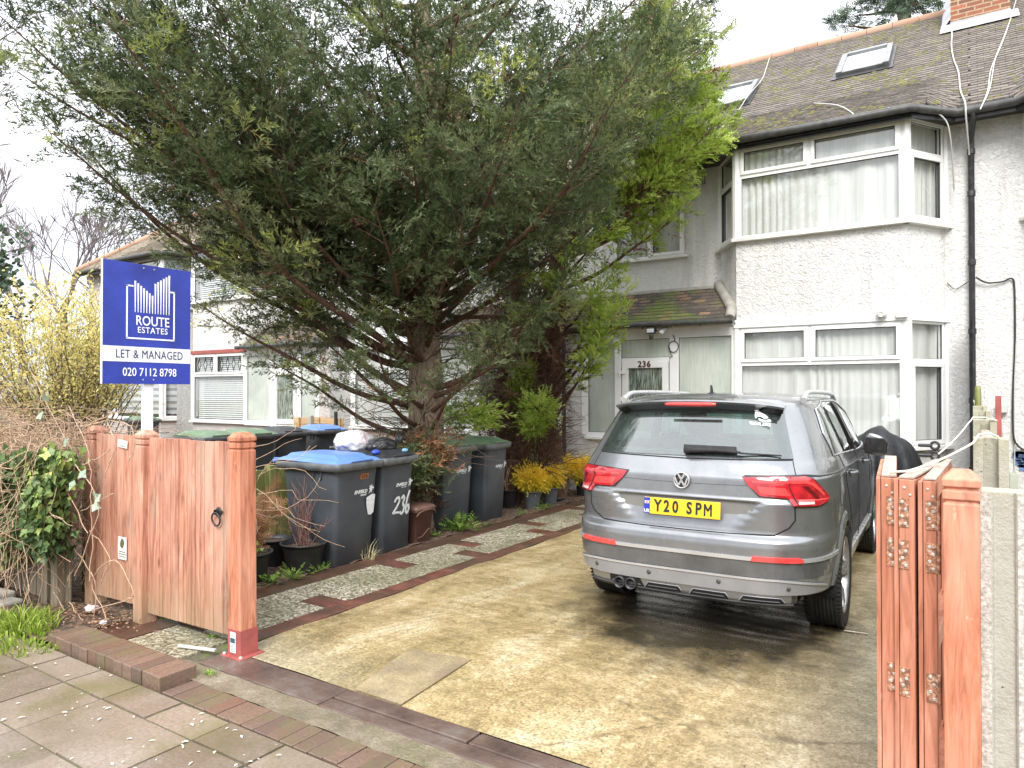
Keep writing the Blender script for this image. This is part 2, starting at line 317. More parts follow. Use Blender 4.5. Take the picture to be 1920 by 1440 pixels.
# pavement of small square slabs, top row cut narrow
mb = MB()
ys = [1.98-.41*k for k in range(16)]; ys = [2.195]+ys
for j in range(len(ys)-1):
    y1, y0 = ys[j], ys[j+1]
    for i in range(-24, 14):
        x0 = -3.105+.41*i; gx = random.uniform(.003, .009); dz = random.uniform(-.0025, .0025); tl = random.uniform(-.002, .002)
        a, b, c, d = x0+gx, x0+.41-gx, y0+gx, y1-gx
        mb.add([(a, c, dz), (b, c, dz+tl), (b, d, dz+tl), (a, d, dz), (a, c, -.02), (b, c, -.02), (b, d, -.02), (a, d, -.02)], [(0, 1, 2, 3), (4, 5, 1, 0), (5, 6, 2, 1), (6, 7, 3, 2), (7, 4, 0, 3)])
structure(mb, 'pavement', MM['slab'])
structure(MB().add([(-14, -5, -.006), (9, -5, -.006), (9, 2.2, -.006), (-14, 2.2, -.006)], [(0, 1, 2, 3)]), 'pavement_joint', MM['soil_joint'])
mb = MB(); x = -3.74
while x < 4:
    w = .098; g = .003; dz = random.uniform(-.002, .002); mb.box(x+g, x+w-g, 2.205+random.uniform(0, .004), 2.395, -.03, dz+.001); x += w
structure(mb, 'brick_edging', MM['brick_pave'], bevel=.003, seg=1)
# raised brick step outside the pedestrian gate
mb = MB(); x = -5.05
while x < -3.78:
    w = min(.1, -3.76-x); g = .002; dz = random.uniform(-.003, .003); mb.box(x+g, x+w-g, 2.21+random.uniform(-.004, .004), 2.43, -.03, .072+dz); x += .1
structure(mb, 'brick_step', MM['brick_pave'], bevel=.005, seg=2)
def bumpy_sheet(x0, x1, y0, y1, nx, ny, z, amp, sc=1.5, clip=None):
    vs = []; fs = []
    for j in range(ny+1):
        for i in range(nx+1):
            X = x0+(x1-x0)*i/nx; Y = y0+(y1-y0)*j/ny
            if i in (0, nx): X += .01*math.sin(Y*9+i)
            vs.append((X, Y, z+amp*patch_noise(X, Y, sc)))
    for j in range(ny):
        for i in range(nx):
            a = j*(nx+1)+i; fs.append((a, a+1, a+nx+2, a+nx+1))
    return MB().add(vs, fs, 0, True)
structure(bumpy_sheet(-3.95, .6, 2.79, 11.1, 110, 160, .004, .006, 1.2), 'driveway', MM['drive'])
# rough cement fillet, then wet dark kerb stones between pavement bricks and drive
structure(bumpy_sheet(-4.35, 4.2, 2.395, 2.56, 160, 6, 0., .006, 6), 'cement_strip', MM['strip'])
mb = MB()
for a, b, y0, y1 in ((-3.95, -2.9, 2.565, 2.785), (-2.89, -1.6, 2.56, 2.66), (-2.89, -2.0, 2.67, 2.785), (-1.99, -.9, 2.67, 2.785), (-1.59, 1.2, 2.56, 2.66), (-.89, 1.2, 2.67, 2.785), (1.21, 4, 2.565, 2.785)):
    mb.box(a, b, y0, y1, -.03, .006+random.uniform(-.003, .003))
structure(mb, 'kerb', MM['kerb'], bevel=.006)
structure(MB().prism([(-2.86, 2.795), (-2.52, 2.795), (-2.58, 3.5), (-3.02, 3.42)], (0, 0, .006), (1, 0, 0), (0, 1, 0), (0, 0, 1), .006), 'drive_patch', MM['patch'])
# garden path: red borders, exposed aggregate slabs, red fingers alternating from either side
mb = MB()
def pslab(x0, x1, y0, y1, m):
    g = .003; dz = random.uniform(0, .004); mb.box(x0+g, x1-g, y0+g, y1-g, -.02, .010+dz, m)
y = 2.9
while y < 10.2:
    pslab(-4.12, -3.955, y, y+.45, 1); pslab(-4.99, -4.74, y+.17, y+.62, 1); y += .45
RF = (3.72, 5.66, 7.02, 8.35, 9.6); LF = (2.92, 4.92, 6.0, 7.38, 8.7)
def run(x0, x1, fingers, off):
    y = 2.9; ev = sorted(fingers)
    for f in ev+[10.4]:
        while f-y > .5: pslab(x0, x1, y, y+.45, 0); y += .45
        if f-y > .04: pslab(x0, x1, y, f, 0)
        y = f
        if f < 10: pslab(x0, x1, f, f+.22, 1); y = f+.22
run(-4.42, -4.12, RF, 0); run(-4.74, -4.42, LF, 0)
pslab(-4.68, -4.1, 2.46, 2.88, 0); pslab(-5.12, -4.7, 2.46, 2.88, 1)
structure(mb, 'garden_path', [MM['agg'], MM['red']], bevel=.003, seg=1)
structure(MB().add([(-5.2, 2.44, -.002), (-3.94, 2.44, -.002), (-3.94, 10.4, -.002), (-5.2, 10.4, -.002)], [(0, 1, 2, 3)]), 'path_joint', MM['soil_joint'])
structure(bumpy_sheet(-6.05, -4.97, 2.3, 10.4, 40, 240, .012, .02, 4), 'planting_bed', MM['soil'])
structure(bumpy_sheet(-26, -6.05, 2.3, 10.6, 120, 60, .0, .03, 1.1), 'neighbour_garden', MM['soil'])
structure(bumpy_sheet(.12, 8, 2.79, 11.1, 60, 60, .002, .012, 2), 'neighbour_drive', MM['nbr'])
structure(bumpy_sheet(-16, -5.05, 2.2, 2.9, 120, 12, .015, .025, 5), 'verge', MM['soil'])
# ================================================================ HOUSES
def house_mats():
    def rough_cast(name, base, dirt):
        n = NT(name); v = n.pos((1, 1, 1)); big = n.noise(19, 6, .66, vec=v, dist=.8); f = n.noise(.7, 6, .65)
        c = n.ramp(f, [(.3, tuple(x*.9 for x in base)), (.6, base)])
        st = n.ramp(n.noise(1.1, 6, .7, vec=n.pos((3.5, 3.5, .3))), [(.5, 0.), (.68, .6)]); c = n.mix(st, c, dirt)
        pit = n.ramp(big, [(.36, .28), (.5, 0.)]); c = n.mix(pit, c, dirt)
        n.set('Base Color', c); n.set('Roughness', .75); n.bump(n.ramp(big, [(.3, 0.), (.62, 1.)]), .75, .022); return n.m
    MM['cast'] = rough_cast('white_roughcast', (.8, .795, .78), (.5, .49, .46))
    MM['cast_pink'] = rough_cast('pinkish_pebbledash', (.5, .4, .36), (.32, .25, .22))
    MM['cast_cream'] = rough_cast('cream_pebbledash', (.62, .585, .55), (.4, .37, .34))
    MM['render'] = simple('white_render', (.79, .785, .76), .7, var=.07, bump=.25, bsc=30)
    n = NT('white_upvc', (.82, .825, .82), .28, spec=.5); f = n.noise(2.5, 6, .7, vec=n.pos((1, 1, .6))); n.set('Base Color', n.ramp(f, [(.4, (.84, .845, .84)), (.7, (.76, .76, .74))])); MM['upvc'] = n.m
    simple('cill_white', (.74, .73, .7), .45, var=.12, sc=5)
    simple('gasket', (.04, .045, .045), .5, var=0)
    n = NT('net_curtain'); f = n.noise(3, 3, vec=n.pos((6, 6, .3))); n.set('Base Color', n.ramp(f, [(.3, (.58, .58, .555)), (.7, (.72, .72, .70))])); n.set('Roughness', .9); MM['curtain'] = n.m
    MM['blind'] = simple('white_blind', (.72, .73, .73), .5, var=.04)
    simple('blind_grey', (.3, .32, .34), .7, var=.06)
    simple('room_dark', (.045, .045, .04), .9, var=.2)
    MM['glass'] = glass_mat('window_glass', (.97, .985, .975), 2.9, .01, wav=.05)
    n = NT('obscured_glass', rough=.22, spec=.6); f = n.noise(9, 4, .6, vec=n.pos((7, 7, .35))); g = n.noise(1.6, 3)
    c = n.ramp(g, [(.35, (.43, .47, .42)), (.6, (.58, .62, .56))]); c = n.mix(n.ramp(f, [(.4, .3), (.6, 0.)]), c, (.3, .35, .31)); n.set('Base Color', c); n.bump(f, .6, .006); MM['frost'] = n.m
    n = NT('obscured_glass_dark', rough=.2, spec=.6); f = n.noise(13, 5, .65, vec=n.pos((5, 5, .45))); n.set('Base Color', n.ramp(f, [(.38, (.06, .075, .06)), (.52, (.2, .24, .2)), (.68, (.46, .5, .44))])); n.bump(f, .6, .006); MM['frost_dark'] = n.m
    def tiles(name, cols, moss, mossamt):
        n = NT(name); f = n.island(); c = n.ramp(f, cols); g = n.noise(40, 5, .7); c = n.mix(n.ramp(g, [(.35, .5), (.6, 0.)]), c, tuple(x*.45 for x in cols[0][1]))
        m = n.noise(1.6, 7, .72); c = n.mix(n.ramp(m, [(mossamt, 0.), (mossamt+.1, .8)]), c, moss)
        l = n.noise(13, 5, .7); c = n.mix(n.ramp(l, [(.58, 0.), (.68, .55)]), c, (.34, .33, .25)); n.set('Base Color', c); n.set('Roughness', .8); n.bump(g, .6, .006); return n.m
    MM['tile'] = tiles('brown_clay_tile', [(0., (.125, .108, .095)), (.5, (.19, .165, .145)), (1., (.26, .222, .19))], (.19, .185, .055), .59)
    MM['tile_porch'] = tiles('porch_clay_tile', [(0., (.075, .062, .055)), (.6, (.15, .115, .09)), (1., (.36, .2, .11))], (.13, .19, .02), .5)
    MM['tile_far'] = tiles('mossy_brown_tile', [(0., (.22, .175, .12)), (.5, (.31, .26, .19)), (1., (.38, .33, .25))], (.3, .27, .06), .57)
    n = NT('ridge_clay'); f = n.island(); n.set('Base Color', n.mix(n.ramp(n.noise(14, 5, .7), [(.4, .5), (.62, 0.)]), n.ramp(f, [(0., (.35, .17, .12)), (1., (.48, .27, .2))]), (.3, .27, .17))); n.set('Roughness', .8); MM['ridge'] = n.m
    MM['gutter'] = simple('black_gutter', (.028, .029, .03), .38, var=.4, sc=9)
    MM['gutter_worn'] = simple('weathered_gutter', (.06, .06, .058), .5, var=.45, sc=12)
    n = NT('old_iron_pipe', (.03, .03, .03), .4); f = n.noise(11, 6, .75); n.set('Base Color', n.ramp(f, [(.5, (.022, .022, .024)), (.66, (.07, .07, .075)), (.75, (.42, .41, .39))])); n.bump(f, .5, .01); MM['pipe'] = n.m
    n = NT('chimney_brick'); bt = n.n('ShaderNodeTexBrick'); bt.inputs['Scale'].default_value = 1; bt.inputs['Brick Width'].default_value = .225; bt.inputs['Row Height'].default_value = .075; bt.inputs['Mortar Size'].default_value = .011
    bt.inputs['Color1'].default_value = (.42, .13, .07, 1); bt.inputs['Color2'].default_value = (.17, .07, .05, 1); bt.inputs['Mortar'].default_value = (.42, .33, .2, 1); bt.inputs['Bias'].default_value = -.1
    g = n.n('ShaderNodeNewGeometry'); sx = n.n('ShaderNodeSeparateXYZ'); n.t.links.new(g.outputs['Position'], sx.inputs[0]); cx = n.n('ShaderNodeCombineXYZ')
    n.t.links.new(n.math('ADD', sx.outputs[0], sx.outputs[1]), cx.inputs[0]); n.t.links.new(sx.outputs[2], cx.inputs[1]); n.t.links.new(cx.outputs[0], bt.inputs['Vector'])
    n.set('Base Color', n.mix(n.ramp(n.noise(22, 4, .7), [(.35, .5), (.6, 0.)]), bt.outputs[0], (.12, .07, .05))); n.set('Roughness', .85); n.bump(bt.outputs['Fac'], -.6, .006); MM['brick'] = n.m
    MM['lead'] = simple('lead_flashing', (.38, .39, .41), .5, var=.25, sc=5); MM['cement'] = simple('old_cement', (.34, .325, .285), .85, var=.25, sc=7, bump=.6)
    MM['moss'] = simple('moss', (.125, .118, .036), .95, var=.4, sc=11, bump=1, bsc=120)
    MM['red_trim'] = simple('red_painted_trim', (.33, .085, .07), .5, var=.15)
    MM['cable_w'] = simple('white_cable', (.5, .5, .47), .5, var=.08); MM['cable_b'] = simple('black_cable', (.02, .02, .022), .5, var=0)
    MM['plastic_grey'] = simple('grey_plastic', (.5, .51, .5), .5, var=.1); MM['metal_dark'] = simple('dark_metal', (.03, .03, .032), .4, var=.2)
    MM['maroon'] = simple('maroon_paint', (.06, .01, .015), .4, var=0); MM['tile_sky'] = simple('skylight_frame', (.2, .205, .21), .4, .3, var=.2)
    n = NT('skylight_glass', (.62, .66, .68), .12, spec=.8); n.set('Base Color', n.ramp(n.noise(7, 5, .7), [(.35, (.55, .6, .62)), (.65, (.8, .83, .84))])); MM['sky_glass'] = n.m
MM['tile_edge'] = simple('shaded_tile_edge', (.075, .064, .055), .9, var=.5, sc=9); MM['tile_edge_far'] = simple('tile_edge_brown', (.09, .07, .05), .9, var=.4, sc=9)  # butt faces coloured dark to paint in shade lines between the tile rows
house_mats()
YW, YB = 11.05, 10.4
def V2(p): return Vector((p[0], p[1], 0))
class Facet:
    def __init__(s, p0, p1):
        s.p0 = V2(p0); s.p1 = V2(p1); d = s.p1-s.p0; s.L = d.length; s.d = d/s.L; s.n = Vector((s.d.y, -s.d.x, 0))
    def P(s, u, n, z): return s.p0+s.d*u+s.n*n+Vector((0, 0, z))
    def bar(s, mb, u0, u1, z0, z1, n0, n1, mi=0):
        vs = [s.P(u, n, z) for z in (z0, z1) for n in (n1, n0) for u in (u0, u1)]
        mb.add(vs, [(0, 2, 3, 1), (4, 5, 7, 6), (0, 1, 5, 4), (2, 6, 7, 3), (0, 4, 6, 2), (1, 3, 7, 5)], mi)
    def ring(s, mb, u0, u1, z0, z1, w, n0, n1, mi=0):
        s.bar(mb, u0, u1, z1-w, z1, n0, n1, mi); s.bar(mb, u0, u1, z0, z0+w, n0, n1, mi)
        s.bar(mb, u0, u0+w, z0+w, z1-w, n0, n1, mi); s.bar(mb, u1-w, u1, z0+w, z1-w, n0, n1, mi)
    def wall(s, mb, z0, z1, holes=(), mi=0, rev=.12):
        us = sorted({0, s.L, *[h[0] for h in holes], *[h[1] for h in holes]}); zs = sorted({z0, z1, *[h[2] for h in holes], *[h[3] for h in holes]})
        for a, b in zip(us, us[1:]):
            for c, d in zip(zs, zs[1:]):
                if any(h[0]-1e-4 <= a and b <= h[1]+1e-4 and h[2]-1e-4 <= c and d <= h[3]+1e-4 for h in holes): continue
                mb.add([s.P(a, 0, c), s.P(b, 0, c), s.P(b, 0, d), s.P(a, 0, d)], [(0, 1, 2, 3)], mi)
        for h in holes:
            a, b, c, d = h[:4]
            for q in (((a, c), (a, d)), ((a, d), (b, d)), ((b, d), (b, c)), ((b, c), (a, c))):
                mb.add([s.P(q[0][0], 0, q[0][1]), s.P(q[1][0], 0, q[1][1]), s.P(q[1][0], -rev, q[1][1]), s.P(q[0][0], -rev, q[0][1])], [(0, 1, 2, 3)], mi)
def curtain_mesh(F, u0, u1, z0, z1, n=-.085, amp=.02, wl=.11, seed=0):
    r = random.Random(seed); N = max(8, int((u1-u0)/.012)); vs = []; ph = 0
    for i in range(N+1):
        u = u0+(u1-u0)*i/N; ph += (u1-u0)/N/wl*2*PI*(.25+1.1*r.random()+.5*math.sin(u*3.1+seed)); o = amp*math.sin(ph)*(0.6+.4*math.sin(u*5+seed))
        vs += [F.P(u, n+o*.8, z0), F.P(u+.006*math.sin(ph*.5), n+o, z1)]
    return MB().add(vs, [(2*i, 2*i+2, 2*i+3, 2*i+1) for i in range(N)], 0, True)
def venetian(F, u0, u1, z0, z1, n=-.09, p=.05):
    mb = MB(); z = z0+.02
    while z < z1: mb.add([F.P(u0, n-.012, z+.02), F.P(u1, n-.012, z+.02), F.P(u1, n+.012, z-.018), F.P(u0, n+.012, z-.018)], [(0, 1, 2, 3)]); z += p
    return mb
def zebra(F, u0, u1, z0, z1, n=-.09):
    mb = MB(); z = z0; k = 0
    while z < z1: h = .07 if k % 2 else .1; mb.add([F.P(u0, n, z), F.P(u1, n, z), F.P(u1, n, min(z+h, z1)), F.P(u0, n, min(z+h, z1))], [(0, 1, 2, 3)], k % 2); z += h; k += 1
    return mb
def window(parent, F, u0, u1, z0, z1, cells, cover='curtain', seed=0, sill=True, lead=False, gap=0, n_off=0.):
    # cells: (fraction u0, u1, z0, z1, opener)
    mb = MB(); F.ring(mb, u0, u1, z0, z1, .035, -.05, .012); W_, H_ = u1-u0, z1-z0; panes = MB(); leadb = MB(); am = .035/2
    for c in cells:
        a, b, e, f = u0+W_*c[0], u0+W_*c[1], z0+H_*c[2], z0+H_*c[3]
        F.ring(mb, a, b, e, f, .03, -.045, .014)
        if c[4]:
            F.ring(mb, a+.024, b-.024, e+.024, f-.024, .05, -.03, .034); g = .074
        else: g = .03
        F.ring(mb, a+g, b-g, e+g, f-g, .006, -.02, .004 if not c[4] else .02, 1); g += .005
        if c[4] != 2: panes.add([F.P(a+g, -.012, e+g), F.P(b-g, -.012, e+g), F.P(b-g, -.012, f-g), F.P(a+g, -.012, f-g)], [(0, 1, 2, 3)])
        if lead and c[3] > .95:
            k = max(1, round((b-a)/.3)); w = (b-a-2*g)/k; m = (e+f)/2; h = (f-e)/2-g
            for i in range(k):
                x = a+g+w*(i+.5); q = [(x-w*.28, m), (x, m+h*.8), (x+w*.28, m), (x, m-h*.8)]
                for s_, t_ in zip(q, q[1:]+q[:1]): leadb.bar(F.P(s_[0], -.006, s_[1]), F.P(t_[0], -.006, t_[1]), .012, .006)
                leadb.bar(F.P(x-w/2, -.006, m), F.P(x-w*.28, -.006, m), .01, .006); leadb.bar(F.P(x+w*.28, -.006, m), F.P(x+w/2, -.006, m), .01, .006)
                leadb.bar(F.P(x, -.006, m+h*.8), F.P(x, -.006, m+h), .01, .006); leadb.bar(F.P(x, -.006, m-h*.8), F.P(x, -.006, m-h), .01, .006)
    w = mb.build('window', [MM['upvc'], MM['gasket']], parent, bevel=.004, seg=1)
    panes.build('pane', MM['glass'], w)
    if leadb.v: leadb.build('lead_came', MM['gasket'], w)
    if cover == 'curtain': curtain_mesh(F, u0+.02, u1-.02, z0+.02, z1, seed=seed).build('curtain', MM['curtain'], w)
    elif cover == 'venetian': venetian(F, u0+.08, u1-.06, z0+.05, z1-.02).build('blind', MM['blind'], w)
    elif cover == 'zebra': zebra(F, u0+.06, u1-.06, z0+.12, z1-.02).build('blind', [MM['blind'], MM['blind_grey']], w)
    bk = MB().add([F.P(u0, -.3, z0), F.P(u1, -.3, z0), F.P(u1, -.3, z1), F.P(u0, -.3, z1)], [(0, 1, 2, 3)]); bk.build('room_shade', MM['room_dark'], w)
    return w
def main_z(Y): return 5.33+.79*(Y-10.75)
def tile_field(zf, xl, xr, Y0, Y1, tw, jit, rnd):
    V = []; Q = []; dY = .079; k = 0; Y = Y0
    while Y < Y1:
        a, b = xl(Y), xr(Y); x = a-(tw/2 if k % 2 else 0)-rnd.random()*.01
        while x < b:
            x0, x1 = max(a, x+.002), min(b, x+tw-.002)
            if x1-x0 > .03:
                j = rnd.gauss(0, .004)*jit; t0, t1 = .022+rnd.random()*.006*jit, .022+rnd.random()*.006*jit; Yb = Y+j-.002; Yt = min(Y+dY*1.35, 14.52)
                i = len(V)
                V += [(x0, Yb, zf(x0, Yb)+t0), (x1, Yb, zf(x1, Yb)+t1), (x1, Yt, zf(x1, Yt)+.006), (x0, Yt, zf(x0, Yt)+.006), (x0, Yb+.004, zf(x0, Yb)-.002), (x1, Yb+.004, zf(x1, Yb)-.002)]
                Q += [(i, i+1, i+2, i+3), (i+4, i+5, i+1, i)]
            x += tw
        Y += dY; k += 1
    return V, Q
def make_house(name, label, fx, mir, cfg):
    """fx maps a local coordinate -5.8..0 (bay near 0) to the street; mir flips the plan."""
    W_ = cfg.get('w', 5.8); seed = cfg.get('seed', 1); rnd = random.Random(seed)
    xa, xb = sorted((fx(-W_), fx(cfg.get('e0', 0))))
    H = empty(name, ((xa+xb)/2, YB, 0), 0, label, 'house', 'terraced houses along the street')
    P = lambda *pts: [(fx(x), y) for x, y in (reversed(pts) if mir else pts)]
    def FC(p, q): return Facet(*P(p, q))
    B = [(-3.3, YW), (-2.88, YB), (-.71, YB), (-.30, YW)]
    cast = MM[cfg.get('cast', 'cast')]; low = MM[cfg.get('low', 'cast')]
    wu = MB(); wl = MB()
    # upper wall with the small window over the door
    F = FC((-W_, YW), B[0]); L = F.L; s0, s1 = (.7, 1.92)
    if mir: s0, s1 = L-s1, L-s0
    if cfg.get('smallwin', 1):
        F.wall(wu, 2.55, 5.32, [(s0, s1, 3.86, 4.9)]); w = window(H, F, s0, s1, 3.86, 4.9, [(0, .5, 0, 1, 0), (.5, 1, 0, 1, 1)] if not mir else [(0, .5, 0, 1, 1), (.5, 1, 0, 1, 0)], cfg.get('cover', 'curtain'), seed)
        sb = MB(); F.bar(sb, s0-.07, s1+.07, 3.815, 3.86, -.02, .075); sb.build('sill', MM['cill_white'], w, bevel=.006)
    else: F.wall(wu, 2.55, 5.32)
    e0 = cfg.get('e0', 0); FC(B[3], (e0, YW)).wall(wu, 0, 5.32)
    if cfg.get('lower_left', 1): FC((-W_, YW), B[0]).wall(wl, 0, 2.55)
    for lev, (z0, z1) in enumerate(((.94, 2.57), (3.87, 5.19))):
        ztr = (.68, .68)[lev]
        for i in range(3):
            F = FC(B[i], B[i+1]); 
            if i == 1: cells = [(0, 1, 0, ztr, 0), (0, .46, ztr, 1, 1), (.46, 1, ztr, 1, 1)]
            else: cells = [(0, 1, 0, ztr, 1), (0, 1, ztr, 1, 0)]
            e = .045
            w = window(H, F, e, F.L-e, z0, z1, cells, cfg.get('cover', 'curtain') if not (i != 1 and cfg.get('plain_side')) else 'curtain', seed*7+i+lev*3, lead=cfg.get('lead', 0) and lev == 0)
            sb = MB(); F.bar(sb, -.04, F.L+.04, z0-.05, z0, -.02, .085); sb.build('sill', MM['cill_white'], w, bevel=.006)
            F.wall(wl if lev == 0 else wu, 0 if lev == 0 else 2.66, z0-.03)
    for (x, y) in B[1:3]:
        for z0, z1 in ((.94, 2.57), (3.87, 5.19)):
            posts = MB(); posts.tube([(fx(x), y+.02, z0), (fx(x), y+.02, z1)], .062, 8, sm=False); posts.build('corner_post', MM['upvc'], H)
    for (x, y) in (B[0], B[3]):
        for z0, z1 in ((.94, 2.57), (3.87, 5.19)):
            posts = MB(); posts.tube([(fx(x), y+.02, z0), (fx(x), y+.02, z1)], .05, 8, sm=False); posts.build('corner_post', MM['upvc'], H)
    # head board over ground bay and fascia under the gutter
    fb = MB(); fb2 = MB()
    for i in range(3):
        F = FC(B[i], B[i+1]); F.bar(fb, -.03, F.L+.03, 2.57, 2.66, -.02, .05); F.bar(fb2, -.02, F.L+.02, 5.19, 5.28, -.05, .02)
    fb.build('head_board', MM[cfg.get('trim', 'upvc')], H, bevel=.004); fb2.build('fascia', MM['upvc'], H, bevel=.004)
    # porch, flush with the bay front
    X0, X1 = -W_+.02, -2.88; px = lambda x: x
    wallx = [(-W_+.0, YB), (-5.4, YB)]
    FC((-W_, YB), (-5.4, YB)).wall(wl, 0, 2.62, mi=0)
    porch_glass = cfg.get('porch', 1)
    F = FC((-5.4, YB), (-2.88, YB)); U = (lambda x: x+5.4) if not mir else (lambda x: -2.88-x)
    def rg(x0, x1): a, b = sorted((U(x0), U(x1))); return a, b
    pf = MB(); F.bar(pf, 0, F.L, 2.47, 2.62, -.05, .02); F.bar(pf, 0, F.L, 2.62, 2.69, -.05, .05)
    dz = .92
    for (a, b) in ((-5.4, -4.76), (-3.82, -2.88)): F.wall(wl, 0, .94)if False else F.bar(wl, *rg(a, b), 0, dz, -.1, 0.)
    for a, b in ((-5.4, -5.29), (-4.81, -4.70), (-3.89, -3.75), (-2.95, -2.88)): F.bar(pf, *rg(a, b), dz if (a, b) in ((-5.4, -5.29), (-2.95, -2.88)) else 0, 2.47, -.05, .025)
    for a, b in ((-5.29, -4.81), (-3.75, -2.95)): F.bar(pf, *rg(a, b), dz, dz+.07, -.05, .02); F.bar(pf, *rg(a-.04, b+.04), dz-.045, dz, -.05, .07)
    pw = pf.build('porch_frame', MM['upvc'], H, bevel=.004)
    for nm, (a, b), z0, z1, m in (('pane', (-5.29, -4.81), dz+.07, 2.47, 'frost'), ('pane', (-3.75, -2.95), dz+.07, 2.47, 'frost'), ('transom_pane', (-4.70, -3.89), 2.18, 2.47, 'frost')):
        q = MB(); u0, u1 = rg(a, b); q.add([F.P(u0, -.01, z0), F.P(u1, -.01, z0), F.P(u1, -.01, z1), F.P(u0, -.01, z1)], [(0, 1, 2, 3)]); q.build(nm, MM[m], pw)
        gk = MB(); F.ring(gk, u0, u1, z0, z1, .007, -.012, -.002); gk.build('gasket', MM['gasket'], pw)
    dr = MB(); a, b = rg(-4.69, -3.90); F.bar(dr, a, b, 2.11, 2.18, -.05, .02); F.ring(dr, a+.01, b-.01, .12, 2.12, .1, -.04, .03); F.bar(dr, a+.11, b-.11, .22, .95, -.03, .0); F.bar(dr, a+.1, b-.1, .93, 1.03, -.04, .03)
    F.bar(dr, a+.0, b-.0, 0, .12, -.06, .05)
    d = dr.build('door', MM['upvc'], H, bevel=.004)
    q = MB(); q.add([F.P(a+.11, -.01, 1.02), F.P(b-.11, -.01, 1.02), F.P(b-.11, -.01, 2.02), F.P(a+.11, -.01, 2.02)], [(0, 1, 2, 3)]); q.build('pane', MM['frost_dark'], d)
    hd = MB(); F.bar(hd, b-.085, b-.055, .98, 1.2, .03, .04); F.bar(hd, b-.17, b-.06, 1.1, 1.125, .05, .07); hd.build('handle', MM['plastic_grey'], d)
    hg = MB()
    for z in (.35, 1.93): F.bar(hg, a-.035, a+.07, z, z+.05, .03, .05); F.bar(hg, a-.03, a-.01, z-.05, z+.08, .03, .055)
    hg.build('hinge', MM['upvc'], d)
    # porch roof: lean-to tiles
    pr = lambda x, Y: 2.69+.74*(Y-10.22)
    def xe(Y):  # bay cheek side
        return -2.88 if Y < YB else -2.88-(Y-YB)*.646
    xl = (lambda Y: fx(-W_)) if not mir else (lambda Y: fx(xe(Y)-.02)); xr = (lambda Y: fx(xe(Y)-.02)) if not mir else (lambda Y: fx(-W_))
    V, Q = tile_field(pr, xl, xr, 10.17, 10.98, .17, 1.2, rnd); me = np_mesh('porch_roof', V, Q, [MM[cfg.get('ptile', 'tile_porch')], MM['tile_edge']], mi=[i % 2 for i in range(len(Q))])
    o = link(bpy.data.objects.new('porch_roof', me), H); o.matrix_parent_inverse = Matrix.Translation(-H.location)
    mbk = MB(); pts = [(-W_, 10.2), (-2.9, 10.2), (-2.9, YB), (-3.28, YW), (-W_, YW)]; vs = [(fx(x), y, pr(0, y)-.004) for x, y in pts]; mbk.add(vs, [tuple(range(5))]); mbk.build('porch_soffit', MM['gasket'], H)
    fil = MB(); fil.tube([(fx(-2.93), 10.24, pr(0, 10.22)+.02), (fx(-2.95), 10.42, pr(0, 10.4)+.06), (fx(-3.33), 11.0, pr(0, 11.0)+.07)], [.07, .085, .07], 8, sm=True)
    fil.tube([(fx(-W_), 11.02, pr(0, 10.98)+.01), (fx(-3.3), 11.02, pr(0, 10.98)+.01)], .06, 6); fil.build('cement_fillet', MM['cement'], H)
    g = MB(); g.tube([(fx(-W_-.02), 10.14, 2.685), (fx(-2.86), 10.14, 2.665)], .042, 8)
    for i in range(7): x = -W_+.2+i*.45; g.bar((fx(x), 10.19, 2.62), (fx(x), 10.14, 2.70), .03, .012)
    # eaves gutters: main, then round the bay
    zg = 5.24; pts = [(-W_, 10.66), (-3.42, 10.66), (-2.96, 10.2), (-.63, 10.2), (-.17, 10.66), (e0, 10.66)]
    g.tube([(fx(x), y, zg+.012*math.sin(i)) for i, (x, y) in enumerate(pts)], .056, 8)
    for t in range(9): x = -2.8+t*.25; g.bar((fx(x), 10.3, zg+.01), (fx(x), 10.2, zg-.03), .035, .02)
    g.build('gutter', MM['gutter_worn'], H)
    sf = MB()
    pts2 = [(-W_, 10.7), (-3.42, 10.7), (-2.96, 10.25), (-.63, 10.25), (-.17, 10.7), (e0, 10.7)]
    for a, b in zip(pts2, pts2[1:]):
        F2 = FC(a, b) ; F2.bar(sf, 0, F2.L, 5.13, 5.25, -.02, 0.0)
    sf.add([(fx(x), y, 5.2) for x, y in pts2]+[(fx(e0), YW+.05, 5.2), (fx(-W_), YW+.05, 5.2)], [tuple(range(8))]); sf.build('soffit', MM['gutter'], H)
    # main roof, swelling forward over the bay
    xc = (fx(-2.88)+fx(-.71))/2
    def zf(x, Y):
        m = main_z(Y); b = 5.24+.583*(Y-10.22)
        if b <= m: return m
        w = min(1, max(0, (1.68-abs(x-xc))/.42)); w = w*w*(3-2*w); return m+(b-m)*w
    hw = lambda Y: 1.2+(Y-10.22)*1.05
    hip = cfg.get('hip')
    def rl(Y):
        if Y < 10.66: return xc-hw(Y)
        return xa+((Y-10.66)*1.0 if hip else 0)
    rr = lambda Y: xc+hw(Y) if Y < 10.66 else xb
    V, Q = tile_field(zf, rl, rr, 10.17, 14.46, cfg.get('tw', .165), 1, rnd); me = np_mesh('roof', V, Q, [MM[cfg.get('tile', 'tile')], MM['tile_edge'] if not hip and cfg.get('tile', 'tile') == 'tile' else MM['tile_edge_far']], mi=[i % 2 for i in range(len(Q))])
    o = link(bpy.data.objects.new('roof', me), H); o.matrix_parent_inverse = Matrix.Translation(-H.location)
    un = MB(); hx = xa+(3.84 if hip else 0)
